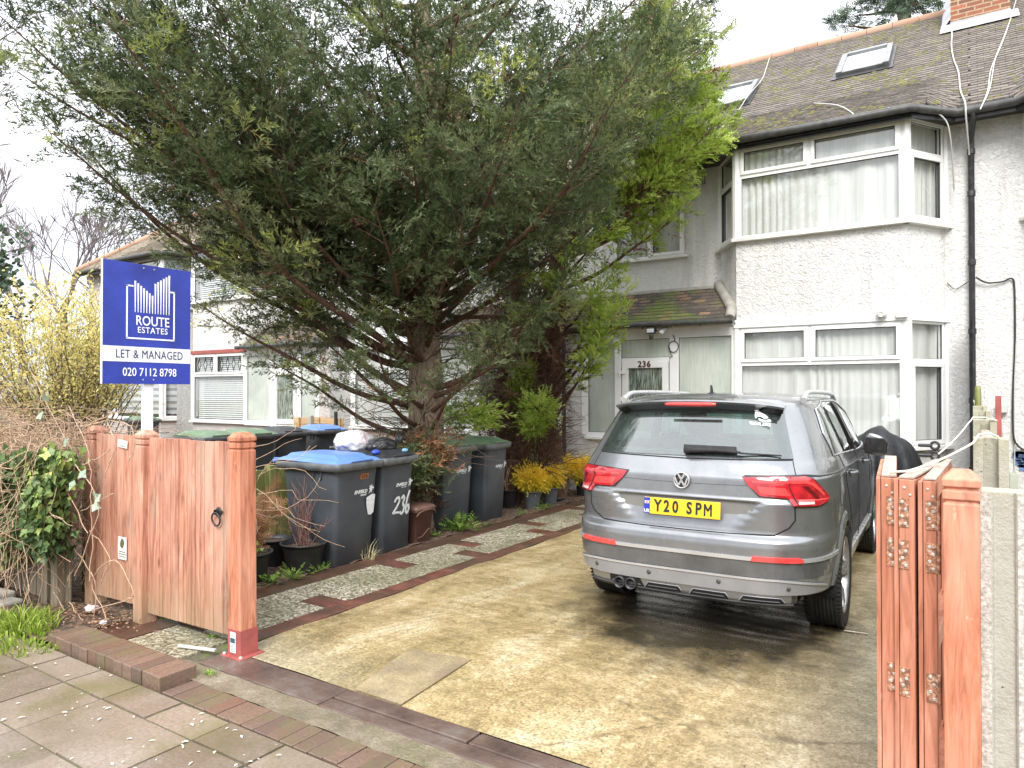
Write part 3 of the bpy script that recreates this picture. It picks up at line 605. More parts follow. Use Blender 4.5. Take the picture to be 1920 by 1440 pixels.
    for Y0 in [10.2+.15*i for i in range(29)]:
        Y1 = Y0+.15; n_ = 16; A = [rl(Y0)+(rr(Y0)-rl(Y0))*i/n_ for i in range(n_+1)]; A2 = [rl(Y1)+(rr(Y1)-rl(Y1))*i/n_ for i in range(n_+1)]
        vs = [(x, Y0, zf(x, Y0)-.07) for x in A]+[(x, Y1, zf(x, Y1)-.07) for x in A2]; un.add(vs, [(i, i+1, n_+2+i, n_+1+i) for i in range(n_)])
    un.add([(hx, 14.55, 8.28), (xb, 14.55, 8.28), (xb, 18.4, 5.3), (xa, 18.4, 5.3)], [(0, 1, 2, 3)])
    un.build('roof_underlay', MM['gasket'] if not hip else MM['tile_far'], H)
    rd = MB(); x = hx
    while x < xb-.05:
        r = .105; x1 = min(x+.42, xb); rd.tube([(x+.004, 14.5, 8.265), (x1-.004, 14.5, 8.265+rnd.gauss(0, .004))], r, 10); x += .42
    if hip:
        t = 0
        while t < 1: p = Vector((xa, 10.66, 5.3)).lerp(Vector((hx, 14.5, 8.29)), t); q = Vector((xa, 10.66, 5.3)).lerp(Vector((hx, 14.5, 8.29)), min(1, t+.075)); rd.tube([p, q], .09, 8); t += .077
        e = MB(); 
        for k in range(48):
            t0, t1 = k/48, (k+1)/48; y0, y1 = 10.66+3.84*t0, 18.4-3.9*t0
            xx0, xx1 = xa+3.84*t0, xa+3.84*t1; zz0, zz1 = 5.3+2.99*t0, 5.3+2.99*t1
            e.add([(xx0, y0, zz0+.02), (xx0, y1, zz0+.02), (xx1, y1-.08, zz1+.004), (xx1, y0+.08, zz1+.004)], [(3, 2, 1, 0)])
        e.build('hip_roof', MM['tile_far'], H)
    rd.build('ridge_tiles', MM['ridge'], H)
    if cfg.get('moss', 0):
        V = []; Q = []
        for _ in range(cfg['moss']):
            x = rnd.uniform(xa+.05, xb-.05); Y = 10.2+4.2*rnd.random()**.9
            if Y < 10.7 and abs(x-xc) > hw(Y)-.1: continue
            if patch_noise(x, Y*1.3, 1.1)+rnd.gauss(0, .35) < .25: continue
            s = rnd.uniform(.012, .036); z = zf(x, Y)+.014; i0 = len(V); m = 7
            V.append((x, Y, z+s*.75))
            for rr_, hh in ((.6, .5), (1., -.1)):
                for k in range(m): a = 2*PI*k/m; q = s*rr_*rnd.uniform(.75, 1.3); V.append((x+q*1.5*math.cos(a), Y+q*math.sin(a)*.7, z+.6*q*math.sin(a)+s*hh))
            for k in range(m): Q.append((i0, i0+1+k, i0+1+(k+1) % m, i0+1+(k+1) % m)); Q.append((i0+1+k, i0+1+m+k, i0+1+m+(k+1) % m, i0+1+(k+1) % m))
        me = bpy.data.meshes.new('moss'); me.from_pydata(V, [], [q if q[2] != q[3] else q[:3] for q in Q]); me.materials.append(MM['moss']); me.polygons.foreach_set('use_smooth', [True]*len(Q))
        o = link(bpy.data.objects.new('moss', me), H); o.matrix_parent_inverse = Matrix.Translation(-H.location); o['kind'] = 'stuff'
    # shell: party walls and back
    sh = MB(); sh.add([(xa, YB, 0), (xa, 18, 0), (xa, 18, 5.3), (xa, 14.5, 8.24 if not hip else 5.3), (xa, YW, 5.3), (xa, YW, 2.6), (xa, YB, 2.6)], [tuple(range(7))])
    sh.add([(xb, YW, 0), (xb, 18, 0), (xb, 18, 5.3), (xb, 14.5, 8.24), (xb, YW, 5.3)], [(4, 3, 2, 1, 0)]); sh.add([(xa, 18, 0), (xb, 18, 0), (xb, 18, 5.3), (xa, 18, 5.3)], [(3, 2, 1, 0)])
    sh.build('side_wall', cast, H)
    wu.build('wall', cast, H); wl.build('lower_wall', low, H)
    return H, FC
def chimney(H, x0, x1, y0, y1, ztop, pots=2):
    zb = main_z(y0)-.15; c = MB(); c.box(x0, x1, y0, y1, zb, ztop); c.box(x0-.05, x1+.05, y0-.05, y1+.05, ztop-.3, ztop-.15); c.box(x0-.03, x1+.03, y0-.03, y1+.03, ztop-.15, ztop)
    ch = c.build('chimney', MM['brick'], H)
    f = MB(); z = main_z(y0)+.02
    f.add([(x0-.13, y0-.015, z+.1), (x1+.1, y0-.015, z+.1), (x1+.12, y0-.14, z-.075), (x0-.15, y0-.14, z-.075)], [(0, 1, 2, 3)])
    f.add([(x0-.13, y0-.016, z+.02), (x0-.13, y1, z+.02+.79*(y1-y0)), (x0-.002, y1, z+.18+.79*(y1-y0)), (x0-.002, y0-.016, z+.18)], [(0, 1, 2, 3)]); f.box(x0-.006, x1+.006, y0-.014, y0-.004, z-.1, z+.13)
    f.build('flashing', MM['lead'], ch)
    for i in range(pots):
        p = MB(); x = x0+(i+.5)*(x1-x0)/pots; p.lathe([(.12, 0), (.1, .3), (.11, .33), (.09, .34), (.085, .05)], 14, (x, (y0+y1)/2, ztop)); p.build('chimney_pot', MM['ridge'], ch)
HA, FCA = make_house('terraced_house', 'white roughcast house numbered 236 with net curtained bay and mossy tiled porch', lambda x: x, False, dict(seed=3, moss=3600))
HE, _ = make_house('terraced_house', 'white roughcast house at the right edge beyond the black downpipe', lambda x: .3-x, True, dict(seed=5, moss=1200, e0=.3))
HB, _ = make_house('terraced_house', 'white house half hidden behind the big conifer, with pinkish pebbledash below its window', lambda x: -11.4-x*(5.6/5.8), True, dict(seed=8, low='cast_pink', tw=.33, tile='tile_far', cover='curtain'))
HC, _ = make_house('terraced_house', 'white house with slatted blinds and diamond leaded top lights in its bay', lambda x: -17.0-x*(5.6/5.8), True, dict(seed=9, low='cast_cream', cover='venetian', lead=1, tw=.33, tile='tile_far', trim='red_trim'))
HD, _ = make_house('terraced_house', 'cream end house with hipped mossy roof and striped blinds behind the blue sign', lambda x: -17.0+x, False, dict(seed=10, cast='cast_cream', low='cast_cream', cover='zebra', hip=1, tw=.33, tile='tile_far'))
chimney(HA, -.27, .53, 13.55, 14.9, 9.7); chimney(HB, -6.15, -5.45, 13.8, 15.1, 9.0); chimney(HC, -11.8, -11.0, 13.6, 14.8, 9.3); chimney(HC, -17.35, -16.6, 13.9, 15.1, 9.1)
# ---- details of number 236
def skylight(x0, x1, Y0, Y1):
    up = Vector((0, 1, .79)).normalized(); nrm = Vector((0, -.79, 1)).normalized(); o = Vector((x0, Y0, main_z(Y0))); L = (Vector((0, Y1, main_z(Y1)))-Vector((0, Y0, main_z(Y0)))).length; w = x1-x0
    m = MB()
    def bx(a, b, c, d, h0, h1, t): t.prism([(a, c), (b, c), (b, d), (a, d)], o+nrm*h0, (1, 0, 0), up, nrm, h1-h0)
    bx(0, .09, 0, L, 0, .1, m); bx(w-.09, w, 0, L, 0, .1, m); bx(.09, w-.09, L-.1, L, 0, .11, m); bx(.09, w-.09, 0, .09, 0, .085, m)
    s = m.build('skylight', MM['tile_sky'], HA, bevel=.008); g = MB(); bx(.085, w-.085, .085, L-.095, .03, .06, g); g.build('pane', MM['sky_glass'], s)
    f = MB(); bx(-.06, w+.06, -.14, 0.0, .022, .034, f); bx(-.05, -.002, 0, L, .02, .035, f); bx(w+.002, w+.05, 0, L, .02, .035, f); f.build('flashing', MM['metal_dark'], s)
skylight(-1.86, -1.08, 12.62, 13.42); skylight(-4.0, -3.22, 12.38, 13.18)
FP = FCA((-5.4, YB), (-2.88, YB)); UP = lambda x: x+5.4
dp = MB(); dp.tube([(.02, 10.66, 5.2), (.02, 10.7, 5.08), (.0, 10.92, 4.95), (.0, 10.97, 4.85), (.0, 10.97, .1)], .037, 10)
for z in (4.75, 4.2, 3.3, 2.4, 1.5, .6): dp.tube([(0, 10.97, z), (0, 10.97, z+.07)], .047, 10)
dp.build('downpipe', MM['pipe'], HA)
dp = MB(); dp.tube([(-5.72, 10.2, 2.66), (-5.72, 10.3, 2.5), (-5.72, 10.33, 2.4), (-5.70, 10.33, .05)], .036, 10); dp.build('downpipe', MM['gutter'], HA)
fb = MB(); fb.box(-5.88, -5.77, 10.36, 10.42, .9, 2.6); fb.build('corner_board', MM['upvc'], HA, bevel=.004)
# 236 over the door, doorbell, security lamp, cameras, spare cable coil
MM['ink'] = MM['maroon']
dnum = [c for c in HA.children if c.name.startswith('door')][0]
def tW(parent, *a, **k):
    t = textobj(*a, **k, parent=None) if False else None
def text_on(parent, name, s, size, mat, o, u, v, **k):
    t = textobj(name, s, size, mat, None, o, u, v, **k); t.parent = parent
    M = Matrix.Identity(4); p = parent
    while p is not None: M = p.matrix_basis @ M; p = p.parent
    t.data.transform(M.inverted()); return t
text_on(dnum, 'house_number', '236', .13, MM['ink'], (-4.30, YB-.034, 2.075), (1, 0, 0), (0, 0, 1), bold=.004, space=1.15, ext=.002)
b = MB(); FP.bar(b, UP(-3.85), UP(-3.79), 1.44, 1.56, .02, .045); b.build('doorbell', MM['cill_white'], HA, bevel=.006)
b = MB(); b.lathe([(0, .02), (.028, .02), (.028, 0)], 14, (-3.82, YB-.03, 1.33), Matrix.Rotation(PI/2, 3, 'X')); b.build('doorbell', MM['plastic_grey'], HA)
b = MB(); b.box(-4.16, -4.02, 10.1, 10.16, 2.53, 2.62); b.bar((-4.09, 10.16, 2.55), (-4.09, 10.36, 2.6), .03, .02); b.lathe([(0, -.03), (.03, -.03), (.035, .03), (0, .03)], 12, (-4.09, 10.14, 2.48)); fl = b.build('floodlight', MM['metal_dark'], HA, bevel=.005)
b = MB(); b.box(-4.145, -4.035, 10.094, 10.099, 2.545, 2.605); b.build('lens', MM['sky_glass'], fl)
b = MB(); b.tube([(-3.93, 10.36, 2.62), (-3.92, 10.24, 2.6), (-3.95, 10.14, 2.52)], [.035, .038, .036], 12); b.tube([(-3.91, 10.3, 2.64), (-3.9, 10.22, 2.66)], .03, 10, 1); b.build('security_camera', [MM['plastic_grey'], MM['metal_dark']], HA)
b = MB(); b.lathe([(0, -.055), (.03, -.05), (.05, -.02), (.055, 0), (.055, .05), (0, .05)], 14, (-4.77, 10.33, 2.43), mi=0); b.lathe([(0, -.006), (.026, 0)], 10, (-4.765, 10.283, 2.405), Matrix.Rotation(-PI/2, 3, 'X'), mi=1); b.build('security_camera', [MM['upvc'], MM['metal_dark']], HA)
b = MB(); c0 = Vector((-3.82, 10.36, 2.335))
pts = [c0+Vector((.075*math.cos(a), 0.006*math.sin(a*2), .085*math.sin(a))) for a in [i*PI/12 for i in range(60)]]; pts = [Vector((-3.83, 10.36, 2.52)), Vector((-3.80, 10.36, 2.46))]+pts[5:]+[Vector((-3.86, 10.36, 2.22)), Vector((-3.83, 10.35, 2.19)), Vector((-3.88, 10.36, 2.17))]
b.tube(pts, .0065, 6); b.build('cable_coil', simple('navy_cable', (.03, .03, .08), .5, var=0), HA)
b = MB(); b.lathe([(0, -.05), (.05, -.04), (.07, 0), (.065, .05), (0, .06)], 16, (-.98, 10.3, 2.66)); b.lathe([(0, -.012), (.03, 0), (.034, .014)], 12, (-.99, 10.23, 2.65), Matrix.Rotation(PI/2, 3, 'X')); b.build('alarm_sensor', MM['upvc'], HA)
b = MB(); b.box(-.83, -.69, 10.3, 10.36, 2.6, 2.69); b.build('junction_box', MM['cill_white'], HA, bevel=.01)
# air vent near the eaves
b = MB()
for i in range(5):
    for j in range(6): b.box(-3.69+i*.032, -3.672+i*.032, YW-.012, YW-.002, 4.95+j*.034, 4.968+j*.034)
b.build('air_vent', MM['gasket'], HA)
def cable(pts, r, m, parent, name='cable'):
    b = MB(); P_ = [Vector(p) for p in pts]; out = []
    for i in range(len(P_)-1):
        a, c = P_[i], P_[i+1]; p0 = P_[max(0, i-1)]; p3 = P_[min(len(P_)-1, i+2)]
        for t in (0, .25, .5, .75): out.append(.5*((2*a)+(-p0+c)*t+(2*p0-5*a+4*c-p3)*t*t+(-p0+3*a-3*c+p3)*t**3))
    out.append(P_[-1]); b.tube(out, r, 6); return b.build(name, m, parent)
def onroof(x, y, off=.03):
    d = ray(x, y); t = (5.33-.79*10.75-CAMH+off)/(d.z-.79*d.y); return CAM+d*t
cable([onroof(*q, .05) for q in ((1782, 18), (1785, 60), (1784, 85), (1788, 110), (1797, 135), (1801, 170))]+[Vector((-.06, 10.6, 5.32)), Vector((-.05, 10.55, 5.1)), Vector((-.02, 10.8, 4.7))], .0105, MM['cable_w'], HA)
cable([onroof(*q, .04) for q in ((1905, 0), (1890, 50), (1875, 90), (1858, 130), (1852, 170), (1838, 205))], .008, MM['plastic_grey'], HA)
cable([onroof(*q, .04) for q in ((1897, 30), (1880, 75), (1866, 110), (1856, 165), (1840, 200))], .007, MM['cable_w'], HA)
cable([onroof(1444, 105), onroof(1436, 130), onroof(1428, 150), Vector((-3.2, 12.3, 6.72)), Vector((-3.3, 11.9, 6.3)), Vector((-3.5, 11.2, 5.75)), Vector((-3.9, 10.6, 5.3))], .008, MM['cable_w'], HA)
cable([Vector((-2.0, 11.5, 6.05)), Vector((-1.6, 11.0, 5.76)), Vector((-1.35, 10.5, 5.43)), Vector((-1.3, 10.2, 5.27))], .009, MM['cable_w'], HA)
cable([Vector((-.9, 10.3, 5.33)), Vector((-.55, 10.4, 5.3)), Vector((-.3, 10.5, 5.15)), Vector((-.22, 10.6, 4.9)), Vector((-.19, 10.95, 4.3))], .009, MM['cable_w'], HA)
cable([atY(1830, 520, 10.98), atY(1850, 530, 11.0), atY(1880, 528, 11.02), atY(1896, 522, 11.02), atY(1902, 540, 11.03), atY(1903, 640, 11.03), atY(1900, 720, 11.03), atY(1899, 790, 11.02), atY(1904, 830, 11.0), atY(1930, 850, 11.0)], .011, MM['cable_b'], HE)
cable([atY(1776, 530, 11.03), atY(1790, 542, 11.02), atY(1805, 535, 11.02), atY(1823, 523, 10.98)], .006, MM['cable_b'], HA)
cable([atY(1850, 800, 11.0), atY(1868, 795, 11.0), atY(1877, 785, 11.0), atY(1876, 775, 11.0)], .008, MM['cable_b'], HE)
cable([atY(1870, 778, 11.0), atY(1882, 820, 11.0), atY(1890, 860, 11.0), atY(1892, 900, 11.0), atY(1892, 1000, 11.0)], .007, MM['plastic_grey'], HE)
cable([atY(1905, 640, 11.03), atY(1902, 720, 11.03), atY(1902, 830, 11.03), atY(1903, 900, 11.03)], .007, MM['cable_w'], HE)
cable([atY(1822, 650, 10.98), atY(1821, 720, 10.98), atY(1829, 765, 10.9)], .008, MM['cable_w'], HA)
cable([atY(1777, 428, 10.9), atY(1770, 440, 10.98), atY(1765, 455, 11.02)], .006, MM['cable_w'], HA)
for q in ((1867, 759, 1889, 774),):
    a, b_ = atY(q[0], q[1], 11.0), atY(q[2], q[3], 11.0); m = MB(); m.box(a.x, b_.x, 10.97, 11.045, b_.z, a.z); m.build('junction_box', MM['plastic_grey'], HE, bevel=.008)
a, b_ = atY(1892, 887, 10.9), atY(1909, 917, 10.9); m = MB(); m.box(a.x, b_.x, 10.86, 11.04, b_.z, a.z); m.build('meter_box', simple('pale_green_plastic', (.42, .45, .38), .6, var=.1), HE, bevel=.01)
# faded blue paint scribble on the neighbour's wall
m = MB(); rs = random.Random(4)
for _ in range(26):
    p = atY(1908+rs.random()*14, 845+rs.random()*36, 11.038); m.obox(p, (.03+.03*rs.random(), 0, 0), (0, .003, 0), (0.01*rs.gauss(0, 1), 0, .012+.012*rs.random()))
m.build('paint_smear', simple('blue_paint', (.12, .2, .42), .7, var=.3), HE)
# ================================================================ CAR
def car_mats():
    n = NT('grey_car_paint', (.2, .21, .22), .3, metal=.6, coat=1); f = n.noise(900, 2); g = n.noise(6, 6, .7, vec=n.co()); 
    c = n.ramp(g, [(.35, (.21, .222, .235)), (.7, (.255, .262, .27))]); n.set('Base Color', c); n.set('Roughness', n.ramp(n.noise(3, 5, .7, vec=n.co()), [(.35, .24), (.7, .42)])); n.set('Coat Roughness', .06)
    MM['paint'] = n.m
    MM['paint_pale'] = simple('silver_valance', (.25, .255, .27), .35, .1, coat=.5, var=.12, sc=5)
    MM['trim_dark'] = simple('dark_grey_plastic', (.055, .056, .058), .5, var=.3, sc=7); MM['black_gloss'] = simple('black_gloss', (.012, .012, .014), .12, var=0, coat=.5)
    MM['black_matt'] = simple('black_rubber', (.016, .016, .017), .7, var=.3, sc=12, bump=.3); MM['black_deep'] = simple('underbody_black', (.008, .008, .008), .9, var=0)
    MM['chrome'] = simple('satin_chrome', (.5, .505, .52), .3, .45, var=.08); MM['alu'] = simple('silver_rail', (.7, .71, .72), .32, .7, var=.06)
    MM['rim'] = simple('alloy_silver', (.42, .42, .43), .3, .8, var=.15, sc=9); MM['rim_dark'] = simple('alloy_dark', (.05, .05, .055), .4, .5, var=.1)
    n = NT('red_lens', (.36, .008, .014), .12, coat=1); n.set('Base Color', n.ramp(n.noise(14, 3), [(.35, (.26, .006, .012)), (.65, (.5, .02, .03))])); MM['lens'] = n.m
    MM['lens_hi'] = simple('red_lens_bright', (.72, .06, .06), .15, coat=1, var=.15, sc=20); MM['lens_dk'] = simple('red_lens_dark', (.12, .004, .01), .15, coat=1, var=.1); MM['lens_w'] = simple('pale_lens', (.62, .45, .44), .2, coat=1, var=.1)
    MM['plate_y'] = simple('plate_yellow', (.82, .53, .02), .35, var=.03); MM['plate_b'] = simple('plate_blue', (.02, .035, .33), .35, var=0); MM['plate_txt'] = simple('plate_black', (.015, .015, .015), .4, var=0); MM['white'] = simple('white_vinyl', (.85, .86, .86), .4, var=0)
    MM['seat'] = simple('seat_cloth', (.045, .045, .048), .8, var=.2); MM['headlining'] = simple('cabin_lining', (.2, .2, .19), .85, var=.1)
    MM['cglass'] = glass_mat('privacy_glass', (.42, .52, .5), 1.5, .03, wav=.25); MM['rglass'] = glass_mat('wet_rear_glass', (.2, .31, .28), 3.8, .05, wav=.3, drops=.09)
    MM['red_tr'] = MM['lens']
car_mats()
LV = np.array([  # z, rear y, front y, half width
 (.275, -.80, 3.45, .82), (.295, -.845, 3.52, .87), (.32, -.864, 3.54, .888), (.36, -.872, 3.56, .895), (.45, -.885, 3.575, .908), (.53, -.893, 3.586, .915), (.60, -.90, 3.586, .920), (.66, -.903, 3.585, .922),
 (.70, -.896, 3.58, .921), (.722, -.875, 3.575, .920), (.735, -.852, 3.575, .919), (.76, -.848, 3.57, .918), (.85, -.856, 3.55, .916), (.935, -.866, 3.48, .915), (.95, -.858, 3.44, .914), (.965, -.846, 3.40, .913), (1.02, -.842, 3.25, .911), (1.075, -.838, 3.02, .912), (1.092, -.834, 2.94, .912),
 (1.105, -.822, 2.88, .900), (1.14, -.80, 2.72, .889), (1.175, -.778, 2.52, .876), (1.205, -.752, 2.44, .862), (1.25, -.722, 2.36, .850), (1.32, -.678, 2.23, .825), (1.40, -.628, 2.08, .795), (1.48, -.578, 1.93, .764), (1.53, -.548, 1.83, .742),
 (1.565, -.525, 1.75, .720), (1.59, -.49, 1.66, .685), (1.612, -.42, 1.5, .60), (1.628, -.30, 1.3, .47), (1.64, -.08, 1.0, .27), (1.645, .3, .7, .02)])
def lv(z, k): return float(np.interp(z, LV[:, 0], LV[:, k]))
def expo(z): t = min(1, max(0, (z-1.15)/.4)); return 4.3-.9*t, 8.5-2.2*t
def outline(z, n=240):
    yr, yf, w = lv(z, 1), lv(z, 2), lv(z, 3); ym = .9; a, b = expo(z); th = np.linspace(0, PI/2, n)
    hood = min(1, max(0, (z-.9)/.25)) if z < 1.2 else 1
    def quarter(L, a, b):
        c, s = np.sin(th), np.cos(th); r = (np.abs(c)**a+np.abs(s)**b)
        # superellipse |x|^a+|v|^b=1 sampled by direction, bisection
        lo = np.zeros(n); hi = np.full(n, 2.)
        for _ in range(40):
            m = (lo+hi)/2; f = (m*c)**a+(m*s)**b; lo = np.where(f < 1, m, lo); hi = np.where(f < 1, hi, m)
        return c*lo*w, s*lo*L
    xr, vr = quarter(ym-yr, a, b); xf, vf = quarter(yf-ym, 4.6-.8*hood, 7-2*hood)
    return np.concatenate([xr, xf[::-1][1:]]), np.concatenate([ym-vr, (ym+vf)[::-1][1:]])
_oc = {}
def oc(z):
    k = round(z, 4)
    if k not in _oc:
        x, y = outline(k); s = np.concatenate([[0], np.cumsum(np.hypot(np.diff(x), np.diff(y)))]); _oc[k] = (s, x, y)
    return _oc[k]
def S0(s, z):
    sg = -1 if s < 0 else 1; S, X, Y = oc(z); return sg*float(np.interp(abs(s), S, X)), float(np.interp(abs(s), S, Y))
def press(x, y, z):   # number-plate recess pressed in the tailgate
    if y > -.5 or z > .96 or z < .72: return 0
    t = (.945-z)/.19; hwid = .50-.14*t; m = min(1, max(0, (hwid-abs(x))/.02)); v = max(0, min(1, (.945-z)/.012))*max(0, 1-t); return .06*m*v
def S(s, z, off=0.):
    x, y = S0(s, z)
    y += press(x, y, z)
    if off:
        e = .01; x1, y1 = S0(s+e, z); x0, y0 = S0(s-e, z); t = Vector((x1-x0, y1-y0, 0)); xz, yz = S0(s, z+.01); xw, yw = S0(s, z-.01); u = Vector((xz-xw, yz-yw, .02)); n = t.cross(u)
        n.normalize(); return Vector((x, y, z))+n*off
    return Vector((x, y, z))
LV[:, 3] *= .982
CAR = empty('car', (-1.665, 5.44, 0), math.radians(2.0), 'grey five door estate car parked nose in on the driveway, rear plate Y20 SPM', 'car')
def P_(o): o.parent = CAR; return o
RG = [(-.60, 1.235), (-.51, 1.50), (.51, 1.50), (.60, 1.235)]            # clear rear glass (x,z)
SG = [(-.05, 1.235), (-.09, 1.36), (.03, 1.50), (.40, 1.545), (1.0, 1.54), (1.45, 1.45), (1.98, 1.19), (1.3, 1.185)]   # side glass (y,z)
WG = [(-.72, 1.19), (-.58, 1.52), (.58, 1.52), (.72, 1.19)]
def inside(p, poly):
    r = False; n = len(poly)
    for i in range(n):
        (x0, y0), (x1, y1) = poly[i], poly[(i+1) % n]
        if (y0 > p[1]) != (y1 > p[1]) and p[0] < (x1-x0)*(p[1]-y0)/(y1-y0)+x0: r = not r
    return r
def body_shell(off, mat, name, step=.016, dzs=.010):
    zs = []
    for z0, z1 in zip(LV[:-1, 0], LV[1:, 0]):
        k = max(1, int(round((z1-z0)/dzs))); zs += [z0+(z1-z0)*i/k for i in range(k)]
    zs.append(LV[-1, 0]-.0001); N = 330 if off == 0 else 120
    tt = np.linspace(0, 1, N//2+1); V = []; nz_ = len(zs)
    for z in zs:
        s, x, y = oc(z); Lz = s[-1]; q = tt*Lz; X = np.interp(q, s, x); Y = np.interp(q, s, y)
        if off: X = np.maximum(0, X-off*np.minimum(1, X/.3)) ; Y = np.where(Y < .9, Y+off*(Y < .5), Y-off)
        else: Y = Y+np.array([press(a, b, z) for a, b in zip(X, Y)])
        V.append(np.stack([np.concatenate([X, -X[1:-1][::-1]]), np.concatenate([Y, Y[1:-1][::-1]]), np.full(2*len(X)-2, z)], 1))
    M = V[0].shape[0]; VV = np.concatenate(V); F = []
    for j in range(nz_-1):
        for i in range(M):
            a, b = j*M+i, j*M+(i+1) % M; c = (VV[a]+VV[b]+VV[a+M]+VV[b+M])/4; x, y, z = c
            if abs(x) > .55 and z < .75 and (math.hypot(y, z-.36) < .385 or math.hypot(y-2.677, z-.36) < .385): continue
            if z < .374 and y < -.25 and abs(x) > .68: continue
            if 1.1 < z < 1.57:
                if y < -.3 and inside((x, z), RG): continue
                if abs(x) > .55 and -.25 < y < 2.1 and inside((y, z), SG): continue
                if y > 1.5 and abs(x) < .75 and inside((x, z), WG): continue
            F.append((a, b, b+M, a+M))
    me = np_mesh(name, VV, F, mat, smooth=True); return P_(link(bpy.data.objects.new(name, me)))
body_shell(0, MM['paint'], 'body')
body_shell(.03, MM['headlining'], 'cabin_lining', dzs=.03)
def fillpoly(pts, step):
    n = len(pts); P = [Vector(p) for p in pts]; E = []; V = []
    for i in range(n):
        a, b = P[i], P[(i+1) % n]; k = max(1, int((b-a).length/step))
        for j in range(k): V.append(a.lerp(b, j/k))
    m = len(V); E = [(i, (i+1) % m) for i in range(m)]; xs = [p.x for p in V]; ys = [p.y for p in V]; x = min(xs)+step/2
    bd = list(V)
    while x < max(xs):
        y = min(ys)+step/2
        while y < max(ys):
            if inside((x, y), [(p.x, p.y) for p in bd]) and min((p-Vector((x, y))).length for p in bd) > step*.45: V.append(Vector((x, y)))
            y += step
        x += step
    r = delaunay_2d_cdt(V, E, [], 1, 1e-5); return [tuple(v) for v in r[0]], [tuple(f) for f in r[2]], m
def patch(name, pts, mat, off=.004, mapf=None, step=.03, depth=.006, parent=None, mirror=False, smooth=True):
    mapf = mapf or (lambda a, b, o: S(a, b, o))
    out = []
    for sg in ((1, -1) if mirror else (1,)):
        vs, fs, m = fillpoly(pts, step); top = [mapf(sg*a if not callable(mirror) else a, b, off) for a, b in vs]
        b = MB()
        fs2 = [f if sg == 1 else tuple(reversed(f)) for f in fs]; b.add(top, fs2, 0, smooth)
        # rim
        ring = list(range(m)); lo = [mapf(sg*vs[i][0], vs[i][1], off-depth) for i in ring]; k = len(ring)
        b.add([top[i] for i in ring]+lo, [(i, (i+1) % k, k+(i+1) % k, k+i) for i in range(k)], 0, False)
        o = b.build(name, mat, CAR if parent is None else parent, world=False)
        out.append(o)
    return out
def side(y, z, off, sg=1):      # side surface by (y,z)
    s, X, Y = oc(z); m = X > 0; yy = Y; x = float(np.interp(y, Y, X)) if True else 0
    e = .01; xa = float(np.interp(y, oc(z+e)[2], oc(z+e)[1])); xb = float(np.interp(y, oc(z-e)[2], oc(z-e)[1])); nx = Vector((1, 0, -(xa-xb)/(2*e))); nx.normalize()
    ya = float(np.interp(y+.02, Y, X)); yb = float(np.interp(y-.02, Y, X)); nn = Vector((nx.x, -(ya-yb)/.04, nx.z)).normalized(); p = Vector((x, y, z))+nn*off; p.x *= sg; return p
def rear(x, z, off):
    s, X, Y = oc(z); return S((1 if x >= 0 else -1)*float(np.interp(abs(x), X[:240], s[:240])), z, off)
SD = {1: (lambda y, z, o: side(y, z, o, 1)), -1: (lambda y, z, o: side(y, z, o, -1))}
def strip_line(name, pts, w, mapf, mat, off=.0015, parent=None, closed=False):
    b = MB(); P = [Vector(p) for p in pts]; Q = []
    for i in range(len(P)-1):
        k = max(1, int((P[i+1]-P[i]).length/.025)); Q += [P[i].lerp(P[i+1], j/k) for j in range(k)]
    Q.append(P[-1]); b.tube([mapf(p.x, p.y, off) for p in Q], w/2, 5); return b.build(name, mat, CAR if parent is None else parent, world=False)
# rear glass with black border, spoiler, brake light
rg_big = [(-.67, 1.212), (-.57, 1.525), (.57, 1.525), (.67, 1.212)]
def frame_patch(name, outer, inner, mat, mapf, off, step=.03):
    b = MB(); n = len(outer)
    for i in range(n):
        a0, a1, c0, c1 = map(Vector, (outer[i], outer[(i+1) % n], inner[i], inner[(i+1) % n])); k = max(2, int((a1-a0).length/step)); m = 3
        vs = []
        for j in range(k+1):
            p, q = a0.lerp(a1, j/k), c0.lerp(c1, j/k)
            for l in range(m+1): r = p.lerp(q, l/m); vs.append(mapf(r.x, r.y, off))
        b.add(vs, [(j*(m+1)+l, (j+1)*(m+1)+l, (j+1)*(m+1)+l+1, j*(m+1)+l+1) for j in range(k) for l in range(m)], 0, True)
    return recalc(b.build(name, mat, CAR, world=False))
frame_patch('rear_glass_border', rg_big, [(-.585, 1.24), (-.49, 1.495), (.49, 1.495), (.585, 1.24)], MM['black_gloss'], rear, .004)
patch('rear_window', [(p[0], p[1]) for p in rg_big], MM['rglass'], .0065, rear, .04)
for sg in (1, -1):
    so_ = [(-.13, 1.205), (-.18, 1.36), (-.07, 1.52), (.34, 1.572), (1.02, 1.568), (1.52, 1.46), (2.15, 1.16), (1.3, 1.155)]; 
    frame_patch('side_window_surround', so_, SG, MM['black_gloss'], SD[sg], .003)
    patch('side_window', so_, MM['cglass'], .006, SD[sg], .05)
    strip_line('window_chrome', so_+so_[:1], .014, SD[sg], MM['chrome'], .008)
    for a, b_ in (((.86, 1.555), (1.06, 1.17)), ((.80, 1.55), (.98, 1.17)), ((.26, 1.53), (.42, 1.18))): strip_line('window_pillar', [a, b_], .045 if a[0] > .5 else .02, SD[sg], MM['black_gloss'], .004)
def fr(x, z, off):
    s, X, Y = oc(z); xs = X[::-1][:200]; ys = Y[::-1][:200]; y = float(np.interp(abs(x), xs, ys)); return Vector((x, y+off, z+off*.5))
patch('windscreen', [(-.80, 1.17), (-.64, 1.545), (.64, 1.545), (.80, 1.17)], MM['cglass'], .006, fr, .06)
b = MB(); N = 24; rows = []
